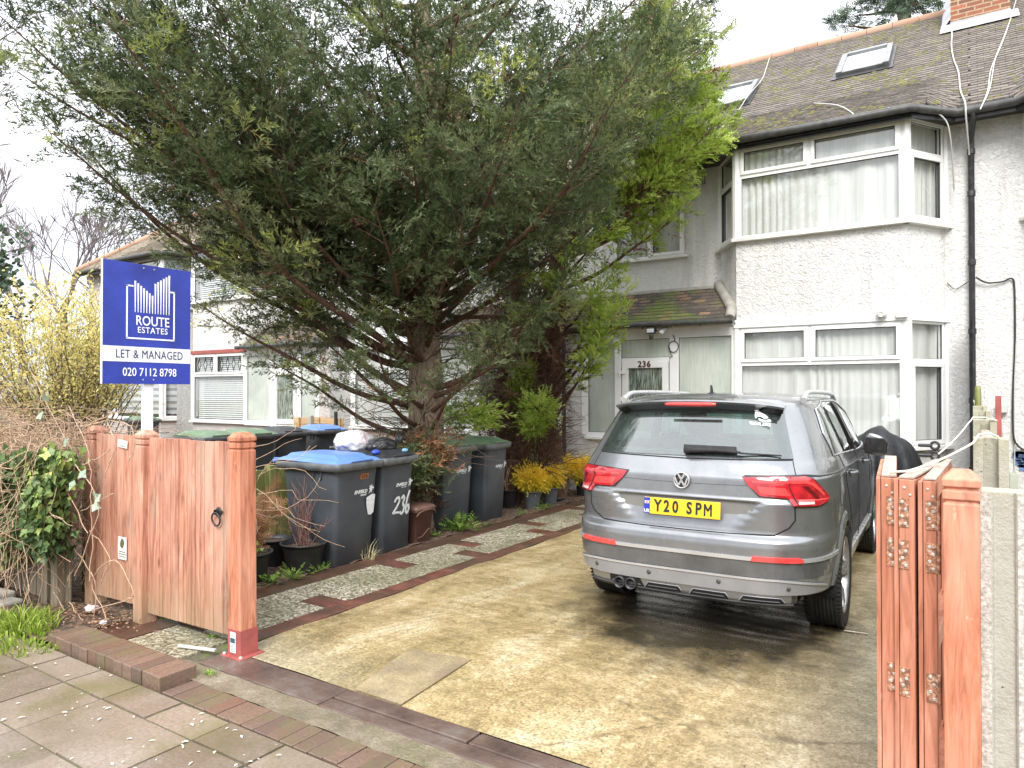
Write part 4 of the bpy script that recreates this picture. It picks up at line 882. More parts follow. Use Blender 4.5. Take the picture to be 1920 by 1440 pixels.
for i in range(N+1):
    t = -1+2*i/N; x = .60*t; c = 1; yb = -.655+.10*abs(t)**3; zt = 1.597-.028*t*t-.014*abs(t)**6
    rows.append([(x*.93, -.38+.03*abs(t), zt+.016-.03*abs(t)**4), (x, -.52+.04*abs(t)**2, zt+.008-.01*abs(t)**4), (x, yb+.012, zt-.004), (x, yb, zt-.014), (x*.985, yb+.02, zt-.028), (x*.97, -.53+.02*abs(t), 1.512-.012*t*t)])
for i in range(N):
    for j in range(5): q = [rows[i][j], rows[i+1][j], rows[i+1][j+1], rows[i][j+1]]; b.add(q, [(0, 1, 2, 3)], 1 if j >= 4 else 0, True)
for e in (rows[0], rows[-1]): b.add(e, [tuple(range(6))], 0)
o = recalc(b.build('spoiler', [MM['paint'], MM['black_gloss']], CAR, world=False))
b = MB(); 
for i in range(-10, 11): x = i*.0178; b.v.append((x, -.668+.006*abs(i/10)**2, 1.578-.004*abs(i/10)**4)); b.v.append((x, -.655, 1.555+.004*abs(i/10)**4))
b.f = [(2*i, 2*i+2, 2*i+3, 2*i+1) for i in range(20)]; b.mi = [0]*20; b.sm = [True]*20
o = b.build('brake_light', MM['lens_hi'], CAR, world=False); sm_ = o.modifiers.new('s', 'SOLIDIFY'); sm_.thickness = .02
# tail lights in (arclength, height)
TL = [(.395, 1.092), (.55, 1.100), (.77, 1.104), (.83, 1.090), (1.01, .972), (.995, .948), (.88, .928), (.70, .931), (.665, .975), (.50, .985), (.43, 1.045)]
LS = lambda p: [(.395+(a-.40)*.842, b) for a, b in p]
def lights():
    for sg in (1, -1):
        mf = (lambda a, b, o, sg=sg: S(a*sg, b, o if sg == 1 else o))
        def pt(nm, pts, m, off, par=None, d=.006):
            vs, fs, k = fillpoly(pts, .025); top = [mf(a, b, off) for a, b in vs]; q = MB(); q.add(top, fs, 0, True); lo = [mf(vs[i][0], vs[i][1], off-d) for i in range(k)]
            q.add([top[i] for i in range(k)]+lo, [(i, (i+1) % k, k+(i+1) % k, k+i) for i in range(k)]); return recalc(q.build(nm, m, par or CAR, world=False))
        surround = [(a+(.006 if a > .6 else -.008), b+(.007 if b > 1.03 else -.006)) for a, b in TL]
        o = pt('taillight', TL, MM['lens'], .014, d=.02)
        pt('light_surround', surround, MM['black_gloss'], .009, o, .015)
        pt('light_bar', LS([(.46, 1.078), (.85, 1.086), (.92, 1.072), (1.05, .995), (1.03, .985), (.90, 1.058), (.85, 1.07), (.47, 1.066)]), MM['lens_hi'], .0155, o, .002)
        pt('light_bar', LS([(.82, 1.052), (.87, 1.052), (.985, .968), (.94, .968)]), MM['lens_dk'], .0152, o, .002)
        pt('light_bar', LS([(.53, 1.0), (.74, .990), (.70, 1.040), (.50, 1.045)]), MM['lens_hi'], .0152, o, .002)
        pt('light_bar', LS([(.79, .966), (1.11, .966), (1.09, .956), (.795, .956)]), MM['lens_hi'], .0155, o, .002)
        pt('reversing_light', LS([(.80, .952), (.93, .951), (.93, .938), (.80, .938)]), MM['lens_w'], .0158, o, .002)
        strip_line('light_joint', LS([(.735, 1.10), (.725, 1.05), (.765, .975), (.80, .93)]), .006, mf, MM['black_deep'], .0145, o)
        strip_line('dark_shadow_line', [(.40, 1.106), (.77, 1.118), (.90, 1.108), (1.4, 1.100), (2.6, 1.085), (3.3, 1.05)], .014, mf, MM['trim_dark'], .001) if sg == 1 else None
lights()
# seams
strip_line('tailgate_seam', [(.40, 1.107), (.42, 1.108)], .004, rear, MM['black_deep'], -.001)
for sg in (1, -1):
    strip_line('tailgate_seam', [(sg*.67, 1.20), (sg*.70, 1.11)], .006, rear, MM['black_deep'], 0)
    strip_line('tailgate_seam', [(sg*.70, .93), (sg*.70, .84), (sg*.665, .79), (sg*.585, .742), (sg*.3, .733), (0, .731)], .010, rear, MM['black_deep'], 0.)
strip_line('tailgate_crease', [(-.42, 1.047), (-.2, 1.042), (0, 1.04), (.2, 1.042), (.42, 1.047)], .004, rear, MM['trim_dark'], 0)
strip_line('glass_seal', [(-.67, 1.208), (0, 1.196), (.67, 1.208)], .009, rear, MM['black_deep'], .001)
# bumper: chrome strip, reflectors, silver valance, diffuser
def band(name, z0, z1, mat, off, x1=.90, par=None, zc=0, d=.01, s1=None, arc=None):
    b = MB(); N = 60; L_ = s1 or 1.0; vs = []
    for i in range(N+1):
        s = -L_+2*L_*i/N; t = abs(s)/L_
        a, c = (z0, z1) if arc is None else arc(t)
        vs += [S(s, c, off-d), S(s, c, off), S(s, a, off), S(s, a, off-d)]
    for i in range(N):
        for j in range(3): k = 4*i+j; b.add([vs[k], vs[k+4], vs[k+5], vs[k+1]], [(0, 1, 2, 3)], 0, True)
    for e in (0, 4*N): b.add([vs[e+j] for j in range(4)], [(0, 1, 2, 3)])
    return recalc(b.build(name, mat, par or CAR, world=False))
band('lower_bumper', .48, .583, simple('dark_bumper_paint', (.10, .104, .11), .4, .2, coat=.6, var=.3, sc=6), .004, s1=1.36)
band('chrome_strip', .583, .606, MM['chrome'], .012, s1=1.36)
for sg in (1, -1):
    mf = (lambda a, b, o, sg=sg: S(a*sg, b, o)); vs, fs, k = fillpoly([(.45, .583), (.465, .613), (.75, .613), (.77, .600), (.76, .583)], .03); top = [mf(a, b, .016) for a, b in vs]; q = MB(); q.add(top, fs, 0, True); lo = [mf(vs[i][0], vs[i][1], .0) for i in range(k)]
    q.add([top[i] for i in range(k)]+lo, [(i, (i+1) % k, k+(i+1) % k, k+i) for i in range(k)]); recalc(q.build('reflector', MM['lens_hi'], CAR, world=False))
def varc(t): u = max(0, (t-.6)/.4); return (.372+.012*u, .462-.05*u**1.6)
band('silver_valance', .372, .462, MM['paint_pale'], .010, s1=.98, arc=varc)
band('valance_trim', .462, .474, MM['chrome'], .016, s1=.98, arc=lambda t: (varc(t)[1], varc(t)[1]+.012))
band('diffuser', .300, .372, MM['trim_dark'], -.002, s1=.70, arc=lambda t: (.300+.012*t, .372))
band('diffuser_lip', .27, .288, MM['trim_dark'], .012, s1=.70, arc=lambda t: (.286+.012*t, .302+.012*t))
for x0, x1 in ((-.26, .0), (.05, .31), (.37, .64)):
    q = MB(); pts = [(x0, .312), (x0+.03, .35), (x1-.02, .35), (x1, .325), (x1-.01, .312)]
    vs, fs, k = fillpoly(pts, .03); q.add([rear(a, b, .004) for a, b in vs], fs, 0, True); recalc(q.build('diffuser_vent', MM['black_deep'], CAR, world=False))
    strip_line('vent_trim', [(x0, .314), (x0+.03, .352), (x1-.02, .352), (x1, .326)], .008, rear, MM['paint_pale'], .006); strip_line('vent_slat', [(x0+.03, .328), (x1-.03, .328)], .009, rear, MM['trim_dark'], .008)
q = MB(); vs, fs, k = fillpoly([(-.52, .282), (-.52, .368), (-.29, .368), (-.25, .282)], .04); q.add([rear(a, b, .003) for a, b in vs], fs, 0, True); q.build('exhaust_recess', MM['black_deep'], CAR, world=False)
for x in (-.435, -.352):
    q = MB(); q.lathe([(.030, .10), (.033, .0), (.040, .0), (.041, .02), (.041, .2)], 20, (x, -.90, .325), Matrix.Rotation(-PI/2, 3, 'X')); q.lathe([(0, .09), (.031, .09)], 20, (x, -.90, .325), Matrix.Rotation(-PI/2, 3, 'X'), 1); q.build('exhaust_tip', [MM['rim_dark'], MM['black_deep']], CAR, world=False)
for x, z in ((-.62, .425), (-.22, .425), (.25, .425), (.66, .42)):
    q = MB(); p = rear(x, z, .010); q.lathe([(0, .003), (.014, .003), (.016, 0)], 14, p, Matrix.Rotation(PI/2, 3, 'X')); q.build('parking_sensor', MM['trim_dark'], CAR, world=False)
# number plate
pc = Vector((0, -.868, .873)); tilt = math.radians(6); up = Vector((0, math.sin(tilt), math.cos(tilt))); nrm = Vector((0, -math.cos(tilt), math.sin(tilt)))
q = MB(); q.prism([(-.26, -.0555), (.26, -.0555), (.26, .0555), (-.26, .0555)], pc, (1, 0, 0), up, nrm, .008); pl = q.build('number_plate', MM['plate_y'], CAR, world=False, bevel=.004)
q = MB(); q.prism([(-.258, -.053), (-.215, -.053), (-.215, .053), (-.258, .053)], pc+nrm*.0085, (1, 0, 0), up, nrm, .001); q.build('country_band', MM['plate_b'], pl, world=False)
def lt(par, name, s, size, mat, o, u, v, **k): t = textobj(name, s, size, mat, par, o, u, v, **k); return t
CH = {}
x = -.185
for ch in 'Y20 SPM':
    if ch == ' ': x += .033; continue
    if ch == 'M':
        q = MB(); c_ = pc+nrm*.0105+Vector((x+.027, 0, 0)); X_ = Vector((1, 0, 0))
        for a_, b_ in (((-.021, -.039), (-.021, .039)), ((.021, -.039), (.021, .039)), ((-.021, .036), (0, -.006)), ((.021, .036), (0, -.006))): q.bar(c_+X_*a_[0]+up*a_[1], c_+X_*b_[0]+up*b_[1], .0115, .002, nrm)
        q.build('plate_character', MM['plate_txt'], pl, world=False); continue
    lt(pl, 'plate_character', ch, .108, MM['plate_txt'], pc+nrm*.010+Vector((x+.025, 0, 0)), (1, 0, 0), up, ext=.002, bold=.0034 if ch != 'M' else .0014, sx=.76 if ch != 'M' else .68); x += .061
lt(pl, 'country_code', 'UK', .03, MM['white'], pc+nrm*.0105+Vector((-.2365, 0, 0))-up*.036, (1, 0, 0), up, ext=.0006, bold=.0006)
fo = pc+nrm*.0105+Vector((-.2365, 0, 0))+up*.022; q = MB()
q.bar(fo+Vector((-.016, 0, -.009)), fo+Vector((.016, 0, .009)), .004, .0008, nrm); q.bar(fo+Vector((-.016, 0, .009)), fo+Vector((.016, 0, -.009)), .004, .0008, nrm); q.build('flag_saltire', MM['white'], pl, world=False)
q = MB(); fo2 = fo+nrm*.001; q.bar(fo2-Vector((.017, 0, 0)), fo2+Vector((.017, 0, 0)), .009, .0008, nrm, mi=0); q.bar(fo2-up*.011, fo2+up*.011, .009, .0008, nrm, mi=0); q.build('flag_cross', MM['white'], pl, world=False)
q = MB(); fo2 = fo+nrm*.002; q.bar(fo2-Vector((.017, 0, 0)), fo2+Vector((.017, 0, 0)), .005, .0008, nrm); q.bar(fo2-up*.011, fo2+up*.011, .005, .0008, nrm); q.build('flag_red_cross', MM['lens_hi'], pl, world=False)
# round badge with V over W
bc = Vector((0, -.862, 1.058)); R_ = Matrix.Rotation(PI/2, 3, 'X'); q = MB(); q.lathe([(0, .0), (.05, .0), (.055, -.01)], 32, bc, R_); bd = q.build('badge', MM['black_gloss'], CAR, world=False)
q = MB(); q.lathe([(.046, .003), (.048, .010), (.054, .010), (.0565, .0), (.055, -.012)], 36, bc, R_)
def stroke(pts, w=.0105):
    for a, b_ in zip(pts, pts[1:]): q.bar(bc+Vector((a[0], -.006, a[1])), bc+Vector((b_[0], -.006, b_[1])), w, .006, (0, 1, 0))
stroke([(-.022, .042), (0, .004), (.022, .042)]); stroke([(-.043, .018), (-.022, -.038), (0, .000), (.022, -.038), (.043, .018)])
q.build('badge_emblem', MM['chrome'], bd, world=False)
# wiper
q = MB(); q.tube([rear(.0, 1.228, .02), rear(.02, 1.228, .045), rear(.2, 1.236, .04), rear(.36, 1.230, .035)], [.022, .02, .012, .009], 8); q.tube([rear(.36, 1.228, .03), rear(.60, 1.224, .022)], [.007, .006], 6); q.bar(rear(-.02, 1.250, .03), rear(.33, 1.246, .03), .045, .018, (0, -1, .4)); q.build('rear_wiper', MM['black_matt'], CAR, world=False, bevel=.003)
# THINK BIKE sticker on the glass
so2 = rear(.455, 1.425, .012); ux = Vector((1, .03, -.06)).normalized(); ny = Vector((0, -.9, .48)); vy = Vector((.0, .48, .88)).normalized()
st = lt(CAR, 'window_sticker', 'THINK BIKE', .031, MM['white'], so2+Vector((-.008, -.004, 0)), ux, vy, ext=.0008, bold=.0006, sx=.85)
def sil(pts, o=so2): q = MB(); q.prism([(a*.85, b*.85) for a, b in pts], o+Vector((-.02, -.004, .012)), ux, vy, ux.cross(vy), .0012); return q.build('sticker_rider', MM['white'], st, world=False)
sil([(-.02+.018*math.cos(a), .108+.016*math.sin(a)) for a in [i*PI/7 for i in range(14)]])
sil([(-.03, .088), (.0, .094), (.05, .07), (.075, .046), (.05, .03), (.02, .05), (-.005, .052), (-.02, .03), (-.028, .05)]); sil([(.0, .036), (.055, .020), (.085, .036), (.10, .018), (.06, .005), (.01, .016)])
# roof rails, aerial
for sg in (1, -1):
    q = MB(); pts = []; rr_ = []
    for i in range(25):
        t = i/24; y = -.24+1.85*t; h = .040*min(1, math.sin(PI*min(t, 1-t)/.22) if min(t, 1-t) < .11 else 1); z0 = 1.588+.02*math.sin(PI*t)**.6-.02*t; pts.append((sg*(.668-.02*t), y, z0+h*1.15)); rr_.append(.017+.008*(1-min(1, min(t, 1-t)/.09)))
    q.tube(pts, rr_, 10)
    
    q.build('roof_rail', MM['alu'], CAR, world=False)
q = MB(); q.prism([(-.10, 0), (.04, 0), (.0, .022), (-.03, .07), (-.045, .072), (-.05, .02)], (-.005, -.10, 1.628), (0, 1, 0), (0, 0, 1), (1, 0, 0), .012); q.lathe([(.045, 0), (.03, .012), (0, .016)], 16, (0, -.12, 1.628)); q.build('roof_aerial', MM['black_matt'], CAR, world=False, bevel=.002)
# door seams, handles, fuel flap, sill trim, mirrors
for sg in (1, -1):
    m = SD[sg]
    strip_line('door_seam', [(1.02, 1.17), (1.05, 1.0), (1.06, .8), (1.05, .45)], .008, m, MM['black_deep'], 0)
    strip_line('door_seam', [(.10, 1.20), (.20, 1.0), (.36, .82), (.46, .66), (.50, .46)], .008, m, MM['black_deep'], 0)
    strip_line('door_seam', [(2.1, 1.14), (2.16, 1.0), (2.18, .8), (2.12, .45)], .008, m, MM['black_deep'], 0)
    strip_line('sill_trim', [(.44, .465), (1.2, .455), (2.24, .45)], .028, m, MM['chrome'], .008)
    q = MB(); q.add([m(.42, .46, .004), m(2.26, .44, .004), m(2.2, .285, -.02), m(.46, .285, -.02)], [(0, 1, 2, 3)]); recalc(q.build('sill', MM['paint'], CAR, world=False))
    for y in (.42, 1.52):
        q = MB(); a, b_ = m(y, 1.035, .035), m(y+.2, 1.03, .035); q.tube([m(y-.02, 1.034, .005), a, (a+b_)/2+Vector((sg*.006, 0, 0)), b_, m(y+.22, 1.03, .005)], [.012, .014, .014, .014, .012], 8); h = q.build('door_handle', MM['paint'], CAR, world=False)
        q = MB(); q.obox(m(y+.1, 1.03, .003), (.004, 0, 0), (0, .07, 0), (0, 0, .024)); q.build('handle_recess', MM['black_gloss'], h, world=False, bevel=.003)
    for (yc) in (0, 2.677):
        q = MB(); N = 40; vs = []
        for i in range(N+1):
            a = -.35+(PI+.7)*i/N; c, s_ = math.cos(a), math.sin(a)
            for r_, o_ in ((.375, -.02), (.377, .018), (.43, .016), (.448, .002)):
                y, z = yc-c*r_, .36+s_*r_; 
                z = max(z, .285 if y > 0 else .38); y = max(-.74, min(3.4, y)); vs.append(m(y, z, o_))
        for i in range(N):
            for j in range(3): k = 4*i+j; q.add([vs[k], vs[k+4], vs[k+5], vs[k+1]], [(0, 1, 2, 3)], 0, True)
        recalc(q.build('wheel_arch_trim', MM['paint'], CAR, world=False))
    q = MB()
    for yc in (0, 2.677):
        N = 20
        for i in range(N):
            a0, a1 = -.3+(PI+.6)*i/N, -.3+(PI+.6)*(i+1)/N; f_ = lambda a, x: (sg*x, yc-math.cos(a)*.385, max(.28, .36+math.sin(a)*.385)); q.add([f_(a0, .89), f_(a1, .89), f_(a1, .55), f_(a0, .55)], [(0, 1, 2, 3)])
        q.add([(sg*.55, yc+math.cos(a)*.39, max(.29, .36+math.sin(a)*.39)) for a in [2*PI*i/20 for i in range(20)]], [tuple(range(20))])
    q.build('wheel_well', MM['black_deep'], CAR, world=False)
    q = MB(); c = Vector((sg*.975, 1.86, 1.155)); vs = []; fs = []
    for i in range(9):
        for j in range(16):
            u = -1+2*i/8; r_ = math.sqrt(max(0, 1-abs(u)**3)); a = 2*PI*j/16; vs.append(c+Vector((sg*.10*u, (.05+.035*math.cos(a))*r_*math.cos(a)*1.0+.0, .10*r_*math.sin(a)*(1-.12*u)))-Vector((0, 0, .02*u)))
    for i in range(8):
        for j in range(16): fs.append((i*16+j, i*16+(j+1) % 16, (i+1)*16+(j+1) % 16, (i+1)*16+j))
    q.add(vs, fs, 0, True); q.tube([(sg*.86, 1.94, 1.10), (sg*.95, 1.92, 1.11)], [.035, .03], 8, mi=1); mr = recalc(q.build('door_mirror', [MM['paint'], MM['black_matt']], CAR, world=False))
    q = MB(); q.prism([(-.09, -.065), (.09, -.075), (.10, .03), (.07, .07), (-.08, .075), (-.10, .0)], c+Vector((0, -.0405, 0)), (sg, 0, 0), (0, 0, 1), (0, -1, 0), .012); q.build('mirror_housing', MM['black_gloss'], mr, world=False, bevel=.01)
strip_line('fuel_flap_seam', [(-.16, 1.06), (.06, 1.06), (.09, 1.02), (.07, .88), (.03, .86), (-.13, .86), (-.17, .90), (-.16, 1.06)], .005, SD[1], MM['black_deep'], 0)
# underside
q = MB(); q.box(-.68, .68, -.62, 3.2, .27, .29); q.box(-.55, .55, -.60, 3.2, .29, .6); q.build('underbody', MM['black_deep'], CAR, world=False)
# wheels
def wheel(x, y, sg):
    c = Vector((x, y, .36)); M = Matrix.Rotation(PI/2*sg, 3, 'Y')
    h = MB(); h.lathe([(0, .055), (.05, .055), (.06, .02), (.16, .01), (.16, -.02), (.1, -.02)], 24, c, M); w = h.build('wheel', MM['rim_dark'], CAR, world=False)
    t = MB(); pr_ = [(.262, -.105), (.30, -.118), (.335, -.118), (.352, -.105), (.359, -.085)]
    for k in range(-3, 4): xx = k*.024; pr_ += [(.360, xx-.008), (.352, xx-.006), (.352, xx-.002), (.360, xx)] if k > -3 else []
    pr_ += [(.359, .085), (.352, .105), (.335, .118), (.30, .118), (.262, .105)]
    t.lathe(pr_, 64, c, M)
    for k in range(72):
        a = 2*PI*k/72; p = Vector((.357*math.cos(a), .357*math.sin(a), 0))
        for s2 in (-1, 1): t.obox(c+M @ (p+Vector((0, 0, s2*.098))), M @ Vector((math.cos(a)*.005, math.sin(a)*.005, 0)), M @ Vector((-math.sin(a)*.006, math.cos(a)*.006, 0)), M @ Vector((0, 0, .018)))
    t.build('tyre', MM['black_matt'], w, world=False)
    r = MB(); r.lathe([(.265, .108), (.258, .112), (.250, .10), (.240, .06), (.236, -.06), (.255, -.10)], 48, c, M)
    for k in range(5):
        a = 2*PI*k/5+.3
        for d in (-.13, .13):
            aa = a+d; e = Vector((math.cos(aa)*.246, math.sin(aa)*.246, .085)); i_ = Vector((math.cos(a+d*.35)*.055, math.sin(a+d*.35)*.055, .06)); md = (e+i_)/2+Vector((0, 0, .008))
            pt = [c+M @ i_, c+M @ md, c+M @ e]; nrm_ = M @ Vector((0, 0, 1))
            r.bar(pt[0], pt[1], .034, .03, nrm_); r.bar(pt[1], pt[2], .026, .026, nrm_)
    r.lathe([(0, .075), (.03, .075), (.06, .062), (.065, .03)], 20, c, M); r.build('rim', MM['rim'], w, world=False, bevel=.003)
for y in (0, 2.677):
    for sg in (1, -1): wheel(sg*.795, y, sg)
# seats seen through the glass
for x, y in ((-.38, 1.35), (.38, 1.35)):
    q = MB(); q.prism([(0, .45), (.5, .5), (.5, .62), (.1, .6), (-.12, 1.2), (-.24, 1.18)], (x-.25, y, 0), (0, 1, 0), (0, 0, 1), (1, 0, 0), .5); q.prism([(-.17, 1.23), (-.26, 1.22), (-.28, 1.40), (-.18, 1.41)], (x-.14, y, 0), (0, 1, 0), (0, 0, 1), (1, 0, 0), .28); q.build('front_seat', MM['seat'], CAR, world=False, bevel=.03, seg=3)
q = MB(); q.prism([(0, .5), (.5, .5), (.5, .62), (.1, .6), (-.1, 1.15), (-.22, 1.13)], (-.6, .35, 0), (0, 1, 0), (0, 0, 1), (1, 0, 0), 1.2)
for x in (-.42, .0, .42): q.prism([(-.12, 1.17), (-.2, 1.17), (-.22, 1.28), (-.14, 1.28)], (x-.12, .35, 0), (0, 1, 0), (0, 0, 1), (1, 0, 0), .24)
q.build('rear_seat', MM['seat'], CAR, world=False, bevel=.02)
q = MB(); q.box(-.72, .72, 1.95, 2.4, .9, 1.12); q.box(-.7, .7, -.6, .1, .9, .93); q.build('dashboard', MM['seat'], CAR, world=False, bevel=.03)
# ================================================================ WHEELIE BINS
MM['bin'] = simple('charcoal_bin_plastic', (.052, .06, .07), .45, var=.25, sc=4, bump=.15, bsc=90)
MM['bin_rim'] = simple('charcoal_bin_rim', (.12, .13, .135), .5, var=.35, sc=9)
MM['lid_blue'] = simple('blue_lid', (.13, .26, .68), .4, var=.14, sc=3); MM['lid_green'] = simple('green_lid', (.13, .21, .12), .5, var=.25, sc=4); MM['lid_black'] = simple('black_lid', (.03, .033, .037), .45, var=.3, sc=4)
MM['caddy'] = simple('brown_caddy_plastic', (.13, .07, .055), .5, var=.2, sc=5); MM['decal'] = simple('white_decal', (.72, .74, .75), .6, var=.15, sc=40)
def rrect(w, d, r, n=5):    # outline with round corners, counter-clockwise
    o = []
    for cx, cy, a0 in ((w/2-r, -d/2+r, -PI/2), (w/2-r, d/2-r, 0), (-w/2+r, d/2-r, PI/2), (-w/2+r, -d/2+r, PI)):
        for i in range(n+1): a = a0+PI/2*i/n; o.append((cx+r*math.cos(a), cy+r*math.sin(a)))
    return o
def loft(mb, rings, mi=0, caps=(1, 1), sm=True):
    k = len(rings[0]); vs = [p for r in rings for p in r]; mb.add(vs, [(j*k+i, j*k+(i+1) % k, (j+1)*k+(i+1) % k, (j+1)*k+i) for j in range(len(rings)-1) for i in range(k)], mi, sm)
    if caps[0]: mb.add(rings[0], [tuple(reversed(range(k)))], mi)
    if caps[1]: mb.add(rings[-1], [tuple(range(k))], mi)
def emblem(parent, o, u, v, s, name='council_emblem'):   # prancing beast, as small white patches
    n = u.cross(v); q = MB()
    for pts in ([(-.25, -.5), (-.1, -.1), (-.3, .1), (-.1, .25), (-.2, .5), (.05, .35), (.1, .6), (.2, .3), (.35, .2), (.2, .05), (.3, -.1), (.15, -.15), (.25, -.5), (.1, -.35), (.02, -.2), (-.08, -.4)], [(.28, .1), (.42, .3), (.5, .1), (.38, .0)], [(-.35, .3), (-.25, .45), (-.22, .3)]):
        q.prism([(a*s, b*s) for a, b in pts], o, u, v, n, .0012)
    return q.build(name, MM['decal'], parent, world=False)
def on_front(t, d, h, z, x, off=.004):
    db = d*.70; dd = float(np.interp(z, [.06, .5, h-.16, h-.05], [db, db+(d-.06-db)*.45, d-.10, d-.07])); return Vector((x, -dd/2-(d-dd)/2*.25-off, z))
sl = Vector((0, -.15, 1)).normalized(); ux = Vector((1, 0, 0))
def make_bin(w=.57, d=.70, h=.98, lid='lid_black', name='wheelie_bin', decal=True, tilt=0):
    t = empty(name); wb, db = w*.86, d*.70; b = MB()
    Z = [(.0, wb-.03, db-.03, .05), (.012, wb, db, .06), (.5, wb+(w-.04-wb)*.5, db+(d-.06-db)*.45, .06), (h-.16, w-.05, d-.10, .05), (h-.05, w-.04, d-.07, .05)]
    rings = [[(x, y+(.0 if True else 0)-(d-dd)/2*.25, z) for x, y in rrect(ww, dd, r)] for z, ww, dd, r in Z]
    loft(b, rings, 0, (1, 1)); 
    for i in range(6): x = -w/2+.09+i*(w-.18)/5; b.prism([(0, 0), (.0, -.075), (-.030, 0)], (x-.004, -d/2+.045, h-.05), (0, 1, 0), (0, 0, 1), (1, 0, 0), .008)
    for sg in (-1, 1):
        for y in (-.18, -.08): b.tube([(sg*(w/2-.015), y, h-.05), (sg*(w/2-.012), y, h-.13), (sg*(w/2-.018), y+.02, h-.155)], .008, 6)
    body = b.build('body', MM['bin'], t, world=False)
    r = MB(); rings = [[(x, y, z) for x, y in rrect(w+e, d+e, .05)] for z, e in ((h-.07, -.02), (h-.068, .03), (h-.0, .05), (h+.005, .035), (h+.005, -.03))]; loft(r, rings, 0, (0, 0)); r.build('rim', MM['bin_rim'], t, world=False)
    l = MB(); N = 14; M_ = 10; vs = []
    for j in range(M_+1):
        for i in range(N+1):
            u, v = -1+2*i/N, -1+2*j/M_; e = max(abs(u), abs(v)); x = u*(w/2+.015); y = v*(d/2+.02)
            rc = 1 if not (abs(u) > .9 and abs(v) > .9) else .975; dome = .028*(1-u**4)*(1-v**4)+(.022 if abs(u) < .62 and v > -.72 else 0)*(1 if abs(v) < .85 else .4)+.02*(v+1)/2
            z = h+.012+dome+(.008 if e < .97 else -.010); vs.append((x*rc, y*rc, z))
    l.add(vs, [(j*(N+1)+i, j*(N+1)+i+1, (j+1)*(N+1)+i+1, (j+1)*(N+1)+i) for j in range(M_) for i in range(N)], 0, False)
    l.tube([(-w/2-.0, d/2+.045, h+.0), (w/2, d/2+.045, h+.0)], .017, 8); l.tube([(-.15, -d/2-.02, h+.02), (.15, -d/2-.02, h+.02)], .012, 6)
    for sg in (-1, 1): l.box(sg*(w/2-.03)-.015, sg*(w/2-.03)+.015, d/2-.02, d/2+.06, h-.01, h+.03)
    lo = l.build('lid', MM[lid], t, world=False); so_ = lo.modifiers.new('s', 'SOLIDIFY'); so_.thickness = .006; bv = lo.modifiers.new('b', 'BEVEL'); bv.width = .006; bv.segments = 2
    lo['label'] = lid.split('_')[1]+' lid'
    for sg in (-1, 1):
        q = MB(); q.lathe([(0, -.02), (.09, -.022), (.10, -.012), (.10, .012), (.09, .022), (0, .02)], 20, (sg*(wb/2-.0), db/2-.02, .10), Matrix.Rotation(PI/2, 3, 'Y')); q.build('wheel', MM['black_matt'], t, world=False)
    if decal:
        z = h*.70; a = on_front(t, d, h, z, 0, .004); g = textobj('council_name', 'ENFIELD', .047, MM['decal'], t, a+Vector((.05, 0, 0)), ux, sl, ext=.0008, bold=.0016, shear=.25); textobj('council_name', 'Council', .026, MM['decal'], t, a+Vector((.09, 0, -.033))-sl*0+Vector((0, .006, 0)), ux, sl, ext=.0008, bold=.0008, shear=.25)
        q = MB(); q.bar(a+Vector((.0, .009, -.054)), a+Vector((.11, .009, -.054)), .006, .002, (0, 1, 0)); q.build('underline', MM['decal'], t, world=False)
        emblem(t, a+Vector((.19, -.001, .012)), ux, sl, .085)
    return t
def place(t, x, y, rz, label, group='wheelie bins'): t.location = (x, y, 0); t.rotation_euler = (0, 0, rz); return tag(t, label, 'wheelie bin', group)
b1 = make_bin(.62, .80, .975, 'lid_blue'); place(b1, -5.30, 4.84, PI/2+math.radians(3), 'large charcoal wheelie bin with blue lid and orange 236 sticker, behind the potted twigs')
b2 = make_bin(.55, .66, .975, 'lid_black'); place(b2, -5.27, 5.46, PI/2+math.radians(4), 'black lidded wheelie bin painted with a large white 236, rubbish bags on top')
b3 = make_bin(.57, .70, .985, 'lid_green'); place(b3, -5.50, 6.80, PI/2+math.radians(-3), 'green lidded wheelie bin nearest the big conifer trunk', 'green lidded wheelie bins by the path')
b4 = make_bin(.56, .68, .985, 'lid_green'); place(b4, -5.42, 7.47, PI/2+math.radians(4), 'green lidded wheelie bin next to the bright green conifer', 'green lidded wheelie bins by the path')
# markings on the first two
q = MB(); a = on_front(b1, .8, .975, .83, .09, .003); q.prism([(-.055, -.026), (.055, -.024), (.055, .028), (-.055, .026)], a, ux, sl, ux.cross(sl), .002); st = q.build('number_sticker', simple('orange_sticker', (.36, .14, .05), .6, var=.2), b1, world=False); textobj('sticker_number', '236', .05, MM['ink'], st, a+Vector((0, -.004, 0)), ux, sl, ext=.0006, bold=.0015, space=1.2)
q = MB(); a = on_front(b1, .8, .975, .52, .18, .010); q.prism([(-.06, .10), (.02, .13), (.06, .12), (.065, -.06), (.03, -.08), (-.01, -.075), (-.04, .0), (-.055, .05)], a, ux, sl, ux.cross(sl), .0015); st = q.build('paint_patch', MM['decal'], b1, world=False); textobj('scrawled_number', '236', .045, MM['ink'], st, a+Vector((0, -.004, .05)), ux, sl, ext=.0006, shear=.1)
def scrawl(par, strokes, o, s, w=.026):
    q = MB(); rs = random.Random(3)
    for pts in strokes:
        P = [o+ux*(a*s)+sl*(b*s) for a, b in pts]
        for a, b in zip(P, P[1:]): q.bar(a, b+(b-a).normalized()*.004, w*(.85+.3*rs.random()), .0016, (0, 1, .15))
    return q.build('painted_number', MM['decal'], par, world=False)
a = on_front(b2, .66, .975, .46, .07, .010)
